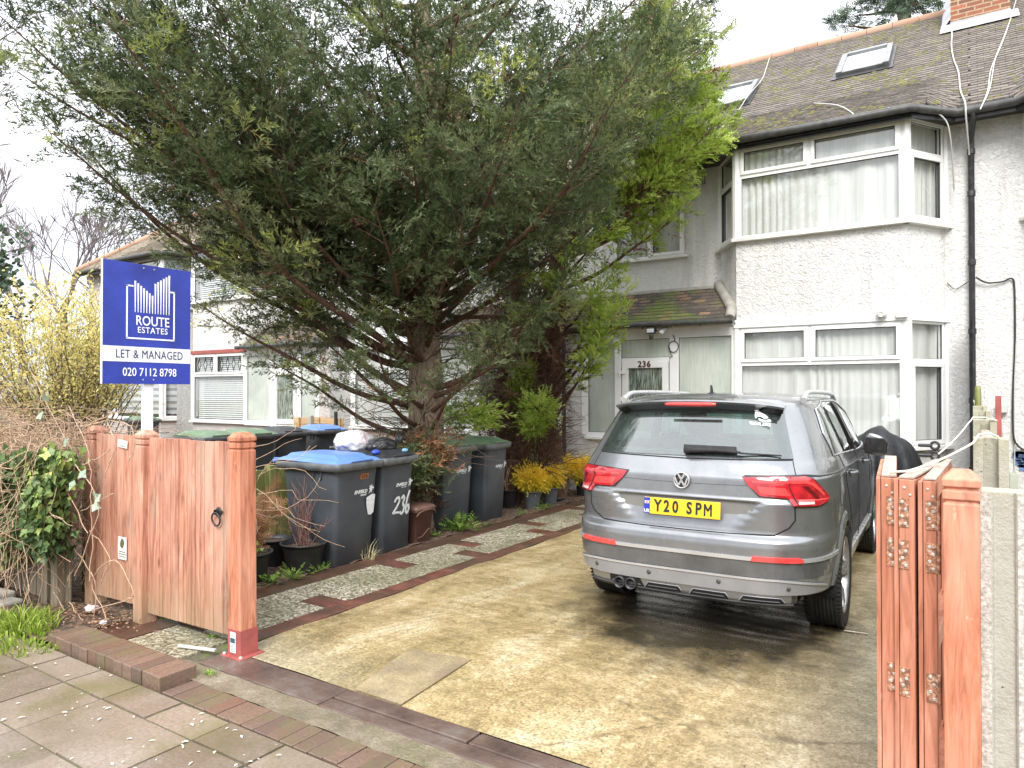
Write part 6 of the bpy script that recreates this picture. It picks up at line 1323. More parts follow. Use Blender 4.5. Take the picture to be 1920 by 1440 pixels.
for i in range(13):
    f = .345+i*.0325; top = (.145+.018*i) if i < 6.5 else (.148-.017*(i-7)); q.prism([(-.0068, 0), (.0068, 0), (.0026, -(.405-top)*(SZ1-SZ0)), (-.0026, -(.405-top)*(SZ1-SZ0))], (SX+.0012, yc(f), zc(top)), (0, 1, 0), (0, 0, 1), (1, 0, 0), .0012)
q.build('logo_bars', MM['sign_text'], bd)
q = MB()
for fy, fz in ((.44, .03), (.56, .03), (.44, .965), (.56, .965)): q.lathe([(.006, 0), (.004, .002), (0, .002)], 8, (SX+.001, yc(fy), zc(fz)), Matrix.Rotation(PI/2, 3, 'Y'))
q.build('screws', MM['zinc'], bd)
q = MB(); q.box(SX-.05, SX-.014, 2.815, 2.885, 0, SZ1-.1); q.build('post', MM['sign_white'], SG_, bevel=.002); q = MB(); q.bar((SX-.01, 2.77, 1.345), (SX+.0, 3.0, 1.345), .006, .004); q.build('cable_tie', MM['black_matt'], SG_)
# ================================================================ PLANTS
def foliage_mat(name, cols, dead=None, trans=.25, rough=.6):
    n = NT(name, rough=rough, spec=.3); t = n.attr('tint'); c = n.ramp(t, cols); n.set('Base Color', c)
    tl = n.n('ShaderNodeBsdfTranslucent'); n.t.links.new(c, tl.inputs[0]); m = n.n('ShaderNodeMixShader'); m.inputs[0].default_value = trans
    n.t.links.new(n.b.outputs[0], m.inputs[1]); n.t.links.new(tl.outputs[0], m.inputs[2]); n.t.links.new(m.outputs[0], n.out.inputs[0]); return n.m
def bark_mat(name, cols, sc=(6, 6, 1.2)):
    n = NT(name, rough=.9, spec=.2); f = n.noise(6, 6, .7, vec=n.pos(sc), dist=1); n.set('Base Color', n.ramp(f, cols)); n.bump(f, .9, .02); return n.m
MM['bark'] = bark_mat('conifer_bark', [(.3, (.12, .08, .055)), (.5, (.28, .21, .155)), (.7, (.42, .34, .26))]); MM['bark_red'] = bark_mat('branch_bark', [(.3, (.055, .032, .022)), (.5, (.14, .08, .055)), (.72, (.24, .15, .11))])
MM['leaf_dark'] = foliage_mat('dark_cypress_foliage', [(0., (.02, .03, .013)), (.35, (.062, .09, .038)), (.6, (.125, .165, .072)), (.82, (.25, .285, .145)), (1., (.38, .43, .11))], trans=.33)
MM['leaf_gold'] = foliage_mat('bright_green_cypress_foliage', [(0., (.07, .09, .015)), (.3, (.19, .27, .03)), (.6, (.36, .48, .07)), (1., (.60, .70, .20))], trans=.4)
MM['leaf_dead'] = foliage_mat('dead_brown_foliage', [(0., (.05, .025, .015)), (.5, (.13, .07, .045)), (1., (.24, .12, .08))], trans=.1)
MM['ivy'] = foliage_mat('ivy_leaf', [(0., (.035, .07, .025)), (.45, (.12, .19, .07)), (.75, (.24, .33, .11)), (1., (.46, .53, .14))], trans=.2, rough=.35); MM['vine'] = bark_mat('dry_vine', [(.3, (.36, .22, .14)), (.5, (.58, .41, .28)), (.7, (.72, .57, .42))])
MM['forsy'] = foliage_mat('yellow_shrub_leaf', [(0., (.5, .43, .17)), (.5, (.80, .70, .26)), (.85, (.92, .84, .42)), (1., (.45, .52, .18))], trans=.45); MM['twig'] = bark_mat('brown_twig', [(.3, (.09, .065, .045)), (.7, (.22, .17, .13))]); MM['twig_grey'] = bark_mat('distant_twig', [(.3, (.16, .13, .14)), (.7, (.30, .26, .26))])
MM['weed'] = foliage_mat('weed_leaf', [(0., (.07, .13, .02)), (.6, (.17, .3, .05)), (1., (.33, .46, .10))], trans=.3); MM['grass'] = foliage_mat('grass_blade', [(0., (.12, .19, .02)), (.6, (.28, .40, .05)), (1., (.5, .6, .15))], trans=.4)
MM['gold_conifer'] = foliage_mat('golden_dwarf_conifer', [(0., (.34, .40, .04)), (.3, (.78, .66, .06)), (.65, (.98, .72, .07)), (1., (.98, .82, .2))], trans=.4); MM['rust'] = foliage_mat('rusty_dead_needles', [(0., (.16, .07, .035)), (.5, (.38, .18, .10)), (1., (.55, .33, .16))], trans=.2)
MM['far_leaf'] = foliage_mat('distant_evergreen', [(0., (.03, .05, .035)), (.5, (.07, .11, .07)), (1., (.14, .19, .12))], trans=.1)
def tmpl(n=8, ang=42, w=.05, sub=1, l0=.42, taper=.72, aw=.028, droop=0):
    """a flat feathery spray, unit length along x, returns (k,4,3)"""
    q = []
    def rh(p, a, L, w):
        d = np.array([math.cos(a), math.sin(a)]); s = np.array([-d[1], d[0]]); p = np.array(p); q.append([[*(p), 0], [*(p+d*L*.45+s*w/2), 0.012], [*(p+d*L), -.01], [*(p+d*L*.45-s*w/2), .012]])
    q.append([[0, -aw/2, 0], [1, -aw*.15, 0], [1, aw*.15, 0], [0, aw/2, 0]])
    for i in range(n):
        t = .06+.9*i/n; L = l0*(1-taper*t)
        for sg in (-1, 1):
            a = sg*math.radians(ang); p = (t+(.04 if sg > 0 else 0), 0); rh(p, a, L, w*(1.05-.4*t))
            if sub:
                for k in range(sub):
                    f = .35+.3*k; b = (p[0]+math.cos(a)*L*f, math.sin(a)*L*f)
                    for s2 in (-1, 1): rh(b, a+s2*math.radians(38), L*.42*(1-.3*k), w*.75)
    rh((.86, 0), 0, .16, w*.7)
    return np.array(q)
def rough_tmpl(m=4, k=12, w=.055, l=(.16, .46), ang=(18, 68), seed=1, zs=.5):
    rs = random.Random(seed); out = []
    for _ in range(m):
        q = []; b = rs.uniform(-.12, .12); q.append([[0, -.02, 0], [1, b-.008, 0], [1, b+.008, 0], [0, .02, 0]])
        for i in range(k-1):
            t = rs.uniform(.02, .95); a = math.radians(rs.uniform(*ang))*(1 if i % 2 else -1); L_ = rs.uniform(*l)*(1.1-.6*t); z = rs.gauss(0, zs); d = np.array([math.cos(a), math.sin(a), z*.6]); d /= np.linalg.norm(d); s_ = np.array([-math.sin(a), math.cos(a), rs.gauss(0, .5)]); s_ /= np.linalg.norm(s_); p = np.array([t, b*t, 0]); ww = w*rs.uniform(.7, 1.3)
            q.append([p, p+d*L_*.4+s_*ww/2, p+d*L_+np.array([.04, 0, .03]), p+d*L_*.5-s_*ww/2])
        out.append(q)
    return np.array([[[list(v) for v in f] for f in q] for q in out], dtype=float)
def tl4(t): return (len(t) if t.ndim == 3 else t.shape[1])*4
def sprays(P, D, L, T, N=None, jit=.35, wid=1.0, curl=.0):
    """place template T at P (n,3) along D (n,3) with length L (n,)"""
    P = np.asarray(P, float); D = np.asarray(D, float); n = len(P); D = D/np.linalg.norm(D, axis=1, keepdims=True)
    R = rng.normal(size=(n, 3)) if N is None else np.asarray(N, float)+rng.normal(size=(n, 3))*jit
    S_ = np.cross(R, D); S_ /= np.linalg.norm(S_, axis=1, keepdims=True)+1e-9; Nn = np.cross(D, S_)
    t = T.reshape(-1, 3)[None] if T.ndim == 3 else T.reshape(len(T), -1, 3)[rng.integers(len(T), size=n)]; L = np.asarray(L)[:, None, None]
    V = P[:, None, :]+L*(D[:, None, :]*t[:, :, 0:1]+S_[:, None, :]*t[:, :, 1:2]*wid+Nn[:, None, :]*(t[:, :, 2:3]+curl*t[:, :, 0:1]**2))
    return V.reshape(-1, 3)
def foliage(name, V, mat, tint, per, parent, kind=None):
    V = V-np.array(parent.location if parent else (0, 0, 0)); Q = np.arange(len(V)).reshape(-1, 4); me = np_mesh(name, V, Q, mat, tint=np.repeat(tint, per)); o = link(bpy.data.objects.new(name, me), parent)
    if kind: o['kind'] = kind
    return o
def limb_path(p0, p1, up=.35, n=12, wob=.06, rs=random):
    p0, p1 = Vector(p0), Vector(p1); d = p1-p0; L = d.length; c1 = p0+d*.33-Vector((0, 0, up*L*.30)); c2 = p0+d*.72-Vector((0, 0, up*L*.14)); out = []; ph = rs.uniform(0, 6)
    for i in range(n+1):
        t = i/n; q = p0*(1-t)**3+c1*3*t*(1-t)**2+c2*3*t*t*(1-t)+p1*t**3
        q += Vector((math.sin(t*7+ph), math.cos(t*6+ph*2), math.sin(t*9+ph)*.5))*wob*L*.25*math.sin(PI*t); out.append(q)
    return out
def conifer(T, trunk_pts, limbs, seed, mat, tm, frond=.11, sec=.34, secgap=.14, tergap=.07, fgap=.06, ter=.30, start=.22, bark='bark_red', dead=.0, tint0=.5, maxsec=1.15, droop=.0, tvar=.11):
    rs = random.Random(seed); G = rs.gauss; P = []; D = []; L = []; N = []; TI = []; PD = []; DD = []; LD = []; bt = MB()
    for lm_ in limbs:
        z0, tip, r0, st = lm_[:4]; sf = lm_[4] if len(lm_) > 4 else 1.
        tz = Vector(trunk_pts[0])
        for a, b in zip(trunk_pts, trunk_pts[1:]):
            if a[2] <= z0 <= b[2]: tz = Vector(a).lerp(Vector(b), (z0-a[2])/(b[2]-a[2]))
        path = limb_path(tz, tip, rs.uniform(.15, .7), 16, .10, rs); LL = sum((b-a).length for a, b in zip(path, path[1:])); n = len(path)
        bt.tube(path, [r0*(1-.90*i/(n-1)) for i in range(n)], 6, cap=False); ctint = G(tint0, .09); m = max(4, int(LL*(1-st)/secgap*(1.25-.25*sf)))
        for k in range(m+1):
            t = min(.995, st+(1-st)*(k+rs.random()*.8)/m); f = t*(n-1); i = min(n-2, int(f)); p = path[i].lerp(path[i+1], f-i); tg = (path[i+1]-path[i]).normalized()
            if k == m: t = .99; p = path[-1]; d = tg
            else:
                sdv = tg.cross(Vector((0, 0, 1))); sdv = sdv.normalized() if sdv.length > .1 else Vector((1, 0, 0)); upv = sdv.cross(tg); a = (0 if k % 2 else PI)+G(0, .75)
                d = (tg*rs.uniform(.45, .95)+sdv*math.cos(a)+upv*math.sin(a)*.7+Vector((0, 0, .1-droop))).normalized()
            SL = min(maxsec, sec*LL*(1-t)**.6*rs.uniform(.45, 1.1)+.22)*(.6 if t < st+.1 else 1)*sf; steps = max(3, int(SL/tergap)); q = p.copy(); pts = [q.copy()]; stn = G(ctint, tvar*.8)
            pn = (d.cross(Vector((G(0, .5), G(0, .5), 1))).cross(d)).normalized()      # plane of this spray
            for j in range(steps):
                d = (d+Vector((G(0, .05), G(0, .05), G(.03-droop*.3, .05)))).normalized(); q = q+d*(SL/steps); pts.append(q.copy()); u = (j+1)/steps
                if u < .10: continue
                for sg in (1, -1):
                    if rs.random() < .10: continue
                    sd_ = d.cross(pn).normalized()*sg; e = (d*.75+sd_+pn*G(0, .35)+Vector((0, 0, .08))).normalized(); TLn = ter*(1.1-.75*u)*rs.uniform(.5, 1.15)*min(1, SL/.5+.3); kk = max(1, int(TLn/fgap)); w = q.copy()
                    isdead = rs.random() < dead*(1.25-t)*(1.3-u)
                    for c in range(kk):
                        e = (e+Vector((G(0, .10), G(0, .10), G(.02, .10)))+d*.05).normalized(); w = w+e*(TLn/kk); s2 = e.cross(pn).normalized(); fd = e+s2*((1 if c % 2 else -1)*rs.uniform(.35, .9))+pn*G(0, .3)
                        if isdead: PD.append(w[:]); DD.append(fd[:]); LD.append(frond); continue
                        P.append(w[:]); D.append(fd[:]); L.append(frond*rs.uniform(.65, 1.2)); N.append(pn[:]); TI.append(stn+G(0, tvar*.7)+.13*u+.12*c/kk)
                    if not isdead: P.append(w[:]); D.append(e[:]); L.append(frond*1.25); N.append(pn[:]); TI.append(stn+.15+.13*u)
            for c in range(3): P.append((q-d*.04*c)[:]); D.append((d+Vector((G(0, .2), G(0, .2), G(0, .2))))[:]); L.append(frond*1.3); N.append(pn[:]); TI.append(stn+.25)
            if SL > .25: bt.tube(pts[::2]+[pts[-1]], [max(.0022, .010*SL*(1-i/len(pts))) for i in range(0, len(pts), 2)]+[.0015], 4, cap=False)
    V = sprays(P, D, L, tm, N, .45)
    foliage('crown', V, mat, np.clip(TI, 0, 1), tl4(tm), T)
    if PD: V = sprays(PD, DD, LD, tm, None, .7); foliage('dead_foliage', V, MM['leaf_dead'], rng.random(len(PD)), tl4(tm), T)
    bt.build('limbs', MM[bark], T); return len(P)
def trunk(T, pts, rad, mat, lump=.18, seg=16, name='trunk', seed=1, flute=5):
    b = MB(); P = [Vector(p) for p in pts]; n = len(P); vs = []; N = 40
    for i in range(N+1):
        f = i/N*(n-1); k = min(n-2, int(f)); p = P[k].lerp(P[k+1], f-k); r = rad[k]+(rad[k+1]-rad[k])*(f-k)
        for j in range(seg):
            a = 2*PI*j/seg; rr = r*(1+lump*math.sin(a*flute+p.z*2.2+seed)*.5+lump*.4*math.sin(a*3-p.z*5+seed*2)+.04*random.gauss(0, 1)); vs.append(p+Vector((rr*math.cos(a), rr*math.sin(a), 0)))
    b.add(vs, [(i*seg+j, i*seg+(j+1) % seg, (i+1)*seg+(j+1) % seg, (i+1)*seg+j) for i in range(N) for j in range(seg)], 0, True); return b.build(name, mat, T)
# ---- the big dark conifer
TX, TY = -5.60, 6.62
T1 = empty('conifer_tree', (TX, TY, 0), 0, 'huge dark green conifer spreading over the bins and the front path', 'tree')
tp = [(-5.62, 6.66, -.1), (-5.60, 6.64, .5), (-5.56, 6.60, 1.3), (-5.60, 6.62, 2.2), (-5.52, 6.62, 3.2), (-5.58, 6.62, 4.6), (-5.60, 6.6, 6.2), (-5.6, 6.6, 8.6)]
trunk(T1, tp, [.30, .235, .215, .195, .165, .13, .09, .03], MM['bark'], .16)
def tipo(x, y, off, c=(TX, TY)):
    d = ray(x, y); r = Vector((d.x, d.y)); t = Vector(c).dot(r)/r.length_squared; return CAM+d*(t+off/r.length)
def auto(lst, c, trunk_top, zmin, slope, r=.05, st=.25):
    o = []
    for e in lst:
        x, y, off = e[:3]; tip = tipo(x, y, off, c); h = math.hypot(tip.x-c[0], tip.y-c[1]); z0 = e[3] if len(e) > 3 else max(zmin+random.Random(int(x*7+y)).random()*1.9*(1 if len(e) < 4 else .2), min(trunk_top, tip.z-h*slope)); o.append((z0, tip, r*(.55+.12*h), e[4] if len(e) > 4 else st, e[5] if len(e) > 5 else (.62 if (x < 330 and y > -60) else .55 if (x < 640 and y > 290) or (y > 480) else 1.)))
    return o
SIL = [(0, 30, -.4), (32, 134, -.3), (94, 2, -.2), (98, 250, -.3), (105, 60, .3), (150, 130, .2), (140, 258, .6), (210, 170, -.6), (200, -60, .2), (300, -120, .2), (330, 395, .3), (330, 350, -.5), (365, 565, .0, 1.5, .28), (420, 470, .6), (500, 670, .4, 1.0, .4), 
 (430, -150, .4), (560, -170, .8), (700, -190, -.4), (850, -190, .6), (1000, -170, -.3), (1130, -130, .5), (1240, -50, 0), (1300, 40, .2), (1310, 95, -.4), (1290, 20, .9), (1240, 150, -.7), (1200, 110, .8), (1110, 320, -1.2), (1105, 420, -1.0), (1085, 500, -.9), (1050, 575, -.8), (1000, 600, -1.1, 1.6, .4), (930, 640, -1.3, 1.4, .45), (860, 690, -1.2, 1.2, .5), (1120, 230, -1.6), (660, 690, -1.2, 1.2, .55),  (700, 640, -1.6, 1.5, .4), (560, 590, .8, 1.4, .5)]
rs = random.Random(77); POLY = [(40, 20), (120, -150), (1240, -150), (1260, 120), (1180, 220), (1110, 330), (1040, 440), (980, 500), (860, 500), (740, 480), (600, 470), (500, 430), (400, 330), (280, 240), (160, 180)]
SIL += [(720, 60, -1.6), (800, 160, -1.5), (850, 40, -1.8), (760, -60, -1.2), (680, 200, -1.8), (790, 300, -1.9), (880, 150, -1.4), (640, 60, -1.2), (940, 260, -2), (560, 180, -1.5), (700, 380, -2.2), (1010, 120, -1.5), (600, 330, -2), (870, 400, -2.1), (800, -40, .3), (700, 20, 1.2), (900, 60, 1.2), (620, -60, 1.4), (980, -60, 1.2), (500, 40, 1.2), (840, 200, 1.6), (720, 260, 1.6)]
NS = len(SIL)
while len(SIL) < NS+44:
    x, y = rs.uniform(40, 1270), rs.uniform(-150, 620)
    if inside((x, y), POLY) and not (460 < x < 690 and 280 < y < 520) and y < 190+(x-100)*.62 and not (690 < x < 960 and y > 400): SIL.append((x, y, rs.choice((-1, -1, 1))*rs.uniform(.3, 2.5)))
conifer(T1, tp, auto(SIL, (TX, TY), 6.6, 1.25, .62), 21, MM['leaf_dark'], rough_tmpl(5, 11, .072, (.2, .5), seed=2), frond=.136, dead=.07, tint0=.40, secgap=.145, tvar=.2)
# extra bare twigs and low dead sprays round the trunk
b = MB(); rs = random.Random(5)
for _ in range(300):
    z = rs.uniform(.7, 3.6); a = rs.uniform(0, 2*PI); p = Vector((TX+.2*math.cos(a), TY+.2*math.sin(a), z)); d = Vector((math.cos(a), math.sin(a), rs.uniform(-.15, .6))); pts = [p]
    for j in range(6): d = (d+Vector((rs.gauss(0, .2), rs.gauss(0, .2), rs.gauss(0, .15)))).normalized(); pts.append(pts[-1]+d*rs.uniform(.06, .2))
    b.tube(pts, [.008, .007, .006, .005, .004, .003, .002], 4, cap=False)
b.build('bare_twigs', MM['twig'], T1)
def low_spray(T, c, n, spread, L, mat, tm, up=.3, seed=1, name='low_spray', out=(1, 0, 0)):
    rs = random.Random(seed); P = []; D = []; Ls = []
    for _ in range(n):
        d = Vector((rs.gauss(0, 1)+out[0], rs.gauss(0, 1)+out[1], rs.gauss(0, .6)+up)).normalized(); q = Vector(c)+Vector((rs.gauss(0, spread[0]), rs.gauss(0, spread[1]), rs.gauss(0, spread[2]))); P.append(q[:]); D.append(d[:]); Ls.append(L*rs.uniform(.6, 1.2))
    V = sprays(P, D, Ls, tm); tint = np.clip(rng.normal(.55, .2, n), 0, 1); return foliage(name, V, mat, tint, tl4(tm), T)
TD = rough_tmpl(5, 13, .055, (.2, .5), seed=3)
low_spray(T1, (-5.35, 6.05, .80), 420, (.16, .2, .17), .22, MM['leaf_dark'], TD, .2, 3, 'low_spray'); low_spray(T1, (-5.5, 6.3, .55), 300, (.12, .14, .25), .2, MM['leaf_dead'], TD, .1, 4, 'dead_spray', (.3, -.2, 0)); low_spray(T1, (-5.25, 6.3, .95), 130, (.15, .15, .12), .24, MM['rust'], TD, .3, 6, 'dead_spray')
# ---- the bright green conifer by the house
T2 = empty('golden_conifer_tree', (-5.35, 8.75, 0), 0, 'leaning bright lime green conifer with a bare brown underside, beside the porch', 'tree')
tp2 = [(-5.42, 9.42, -.1), (-5.42, 9.4, .6), (-5.48, 9.36, 1.2), (-5.40, 9.3, 2.0), (-5.25, 9.2, 2.9), (-5.1, 9.1, 4.0), (-5.05, 9.1, 5.6)]
trunk(T2, tp2, [.24, .19, .18, .17, .15, .11, .05], MM['bark_red'], .3, flute=4)
tp3 = [(-5.62, 8.55, -.1), (-5.55, 8.6, .6), (-5.32, 8.7, 1.3), (-5.5, 8.8, 2.2), (-5.7, 8.9, 3.2), (-5.6, 8.9, 4.5)]
trunk(T2, tp3, [.13, .12, .14, .14, .11, .05], MM['bark_red'], .35, name='side_trunk', seed=3)
G2 = [(1345, 232, .3), (1335, 180, .5), (1325, 250, -.3), (1308, 300, 0), (1290, 345, .4), (1285, 392, -.2), (1165, 548, -.4, 1.7, .5), (1140, 520, -.2, 1.7, .5), (1150, 600, -.6, 1.5, .55), (1140, 640, -.4, 1.35, .6), (1300, 90, .4), (1270, 60, .8), (1250, 130, -.2), (1262, 250, -.5), (1240, 320, -.5), (1280, 210, .9), (1225, 260, -.3), (1200, 150, .6), (1310, 140, -.2), (1180, 330, -.4), (1140, 430, -.6), (1110, 560, -.5), (1085, 470, -.4), (1060, 520, -.6), (1000, 520, -.6), (980, 600, -.5), (1190, 230, 0), (1240, 20, .4), (1318, 215, .9), (1270, 300, .6), (1100, 690, -.3, 1.1, .65), (1120, 660, -.6, 1.2, .6)]
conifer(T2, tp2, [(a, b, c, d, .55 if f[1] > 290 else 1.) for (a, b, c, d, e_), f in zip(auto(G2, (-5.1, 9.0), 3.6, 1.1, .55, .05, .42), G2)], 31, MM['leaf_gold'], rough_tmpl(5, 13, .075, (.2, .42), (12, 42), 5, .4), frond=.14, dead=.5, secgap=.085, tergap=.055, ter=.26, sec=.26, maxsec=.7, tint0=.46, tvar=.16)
TG = rough_tmpl(5, 12, .07, (.2, .42), (12, 45), 6, .4)
b = MB(); rs = random.Random(8)       # tangle of bare dead twigs inside
for _ in range(900):
    z = rs.uniform(.5, 3.6); a = rs.uniform(0, 2*PI); p = Vector((-5.35+.15*math.cos(a), 8.75+.15*math.sin(a), z)); d = Vector((math.cos(a)*1.0+(.25 if z > 2 else 0), math.sin(a)*.8, rs.uniform(-.1, 1.0))); pts = [p]
    for j in range(6): d = (d+Vector((rs.gauss(0, .25), rs.gauss(0, .25), rs.gauss(0, .2)))).normalized(); pts.append(pts[-1]+d*rs.uniform(.06, .17))
    b.tube(pts, [.009, .008, .006, .005, .004, .003, .002], 4, cap=False)
b.build('dead_twigs', MM['bark_red'], T2)
low_spray(T2, (-5.78, 8.75, 1.55), 1900, (.27, .28, .62), .2, MM['leaf_dead'], TG, .3, 12, 'dead_foliage', (0, -.3, 0)); low_spray(T2, (-5.5, 8.7, 2.5), 1100, (.33, .25, .4), .2, MM['leaf_dead'], TG, .3, 13, 'dead_foliage', (.3, -.3, 0))
def lump(T, c, r, n, mat, tm, L, seed, tl=(.45, .22), name='foliage_clump'):
    rs = random.Random(seed); P = []; D = []; Ls = []; TI = []
    for _ in range(n):
        d = Vector((rs.gauss(0, 1), rs.gauss(0, 1), rs.gauss(0, 1))).normalized(); q = Vector(c)+Vector((d.x*r[0], d.y*r[1], d.z*r[2]))*rs.uniform(.45, 1.)*(1+.20*math.sin(d.x*7+d.z*9+seed)+.18*math.sin(d.y*8-d.z*6+seed*2)+.12*math.sin(d.x*15+d.y*11)); P.append(q[:]); D.append((d+Vector((rs.gauss(0, .4), rs.gauss(0, .4), rs.gauss(.3, .4))))[:]); Ls.append(L*rs.uniform(.6, 1.2)); TI.append(rs.gauss(*tl)+.25*d.z)
    return foliage(name, sprays(P, D, Ls, tm), mat, np.clip(TI, 0, 1), tl4(tm), T)
lump(T2, atY(1012, 770, 8.3), (.24, .22, .22), 520, MM['leaf_gold'], TG, .12, 5, (.6, .15)); lump(T2, atY(975, 735, 8.4), (.20, .2, .24), 330, MM['leaf_gold'], TG, .12, 6, (.35, .2)); lump(T2, atY(1000, 800, 8.2), (.16, .15, .14), 260, MM['leaf_gold'], TG, .11, 8, (.6, .15)); lump(T2, atY(985, 695, 8.4), (.13, .12, .18), 240, MM['leaf_gold'], TG, .1, 7, (.5, .15))
low_spray(T2, atY(890, 780, 7.3), 110, (.16, .14, .09), .26, MM['leaf_gold'], TG, .25, 15, 'low_spray', (1, 0, 0)); low_spray(T2, atY(840, 790, 7.2), 70, (.12, .14, .09), .24, MM['leaf_gold'], TG, .25, 16, 'low_spray', (.4, 0, 0))
# ---- distant trees, leafless: recursive twigs
def bare_tree(name, base, h, r, label, seed, mat, spread=.55, depth=6, first=.32, parent=None, lean=(0, 0), group=None, minr=.006):
    T = empty(name, base, 0, label, 'tree', group); rs = random.Random(seed); b = MB(); tw = MB()
    def grow(p, d, L, r, k):
        pts = [p]; n = 4
        for i in range(n): d = (d+Vector((rs.gauss(0, .09), rs.gauss(0, .09), rs.gauss(.02, .05)))).normalized(); pts.append(pts[-1]+d*(L/n))
        (b if k > depth-3 else tw).tube(pts, [max(minr, r*(1-.1*i)) for i in range(n+1)], 6 if k > depth-3 else 3, cap=False)
        if k == 0: return
        m = rs.choice((2, 3, 3)) if k > 1 else 3
        for _ in range(m):
            a = rs.uniform(0, 2*PI); s = d.orthogonal().normalized(); s.rotate(Matrix.Rotation(a, 3, d)); nd = (d+s*spread*rs.uniform(.5, 1.3)+Vector((0, 0, .12))).normalized(); grow(pts[-1-(rs.random() < .4)], nd, L*rs.uniform(.62, .86), r*.6, k-1)
    grow(Vector(base), Vector((lean[0], lean[1], 1)).normalized(), h*first, r, depth); b.build('trunk', mat, T); tw.build('twigs', mat, T); return T
bare_tree('bare_tree', tuple(atY(205, 720, 20).xy)+(0,), 12.5, .22, 'pale leafless tree standing behind the end house roof', 3, MM['twig_grey'], depth=6, minr=.018)
bare_tree('bare_tree', tuple(atY(110, 720, 18).xy)+(0,), 13, .24, 'leafless tree between the end house and the left edge, farther off', 4, MM['twig_grey'], depth=6, minr=.02)
bare_tree('bare_tree', tuple(atY(285, 720, 22).xy)+(0,), 12.5, .22, 'leafless tree farthest right behind the end house roof', 8, MM['twig_grey'], depth=6, minr=.02)
bare_tree('bare_tree', tuple(atY(-60, 720, 5.6).xy)+(0,), 10, .20, 'tall dark leafless tree leaning in at the left edge', 6, MM['twig'], spread=.6, depth=7, minr=.006)
bare_tree('bare_tree', tuple(atY(50, 720, 14).xy)+(0,), 11, .2, 'twiggy leafless tree behind the yellow shrub', 11, MM['twig_grey'], depth=6, minr=.015)
T = empty('ivy_clad_tree', tuple(atY(-75, 720, 5.2).xy)+(0,), 0, 'dark ivy covered tree at the left edge behind the yellow shrub', 'tree'); trunk(T, [(T.location.x, T.location.y, 0), (T.location.x, T.location.y, 4)], [.22, .12], MM['bark'])
TL_ = np.array([[[0, 0, 0], [.5, .42, .05], [1, 0, 0], [.5, -.42, .05]]]); c = atY(-75, 520, 5.2); lump(T, c, (1.0, 1.0, 1.5), 2200, MM['far_leaf'], TL_, .12, 9, (.5, .25), 'crown')
T = empty('cedar_tree', tuple(atY(1700, 720, 30).xy)+(0,), 0, 'dark cedar whose tip shows above the roof beside the chimney', 'tree'); c = Vector(T.location); trunk(T, [(c.x, c.y, 0), (c.x, c.y, 20)], [.5, .15], MM['bark'])
tc_ = [(c.x, c.y, 0), (c.x, c.y, 22)]; conifer(T, tc_, [(z, atY(x, y, 29+dy), .1, .3) for x, y, z, dy in ((1575, 48, 15.5, 0), (1600, 30, 16, 1), (1660, 10, 17, 0), (1640, -30, 18, 0), (1700, -10, 18, -1), (1730, 20, 17, 0), (1760, 0, 17, 0), (1690, -60, 19, 0), (1770, -60, 19, 0), (1720, 5, 16.5, -2), (1680, 25, 16.4, -1))], 41, MM['far_leaf'], tmpl(5, 42, .09, 0, .5), frond=.4, secgap=.4, tergap=.25, fgap=.2, ter=.6, sec=.3, maxsec=2, tint0=.4)
# ---- yellow shrub (many upright stems with small leaves)
T = empty('yellow_shrub', (-11.3, 5.2, 0), 0, 'large twiggy shrub in yellow leaf to the left of the blue sign', 'shrub'); rs = random.Random(14); b = MB(); P = []; D = []; L = []; TI = []
for _ in range(165):
    a = rs.uniform(0, 2*PI); q = Vector((-11.3+.45*math.cos(a)*rs.random(), 5.2+.4*math.sin(a)*rs.random(), .3)); ap = rs.uniform(0, 2*PI); lean = rs.uniform(.05, .62); d = Vector((math.cos(ap)*lean, math.sin(ap)*lean, 1)).normalized(); pts = [q]; n = 14; HL = rs.uniform(2.1, 3.1)
    for j in range(n):
        d = (d+Vector((rs.gauss(0, .05), rs.gauss(0, .05), -.012))).normalized(); q = q+d*HL/n; pts.append(q)
        if j > 4:
            for _ in range(2):
                e = (d*.7+Vector((rs.gauss(0, .6), rs.gauss(0, .6), rs.gauss(.2, .3)))).normalized(); s0 = q; l2 = rs.uniform(.15, .42); 
                if rs.random() < .5: b.tube([s0, s0+e*l2], [.004, .002], 3, cap=False)
                for k in range(int(2+j*.42)): w = s0+e*l2*rs.random()+Vector((rs.gauss(0, .02), rs.gauss(0, .02), rs.gauss(0, .02))); P.append(w[:]); D.append((rs.gauss(0, 1), rs.gauss(0, 1), rs.gauss(.3, 1))); L.append(rs.uniform(.028, .055)); TI.append(rs.betavariate(3, 2)*.9 if rs.random() < .93 else 1)
    b.tube(pts, [.011*(1-.07*i) for i in range(n+1)], 4, cap=False)
b.build('stems', MM['twig'], T); foliage('leaves', sprays(P, D, L, TL_), MM['forsy'], np.clip(TI, 0, 1), 4, T)
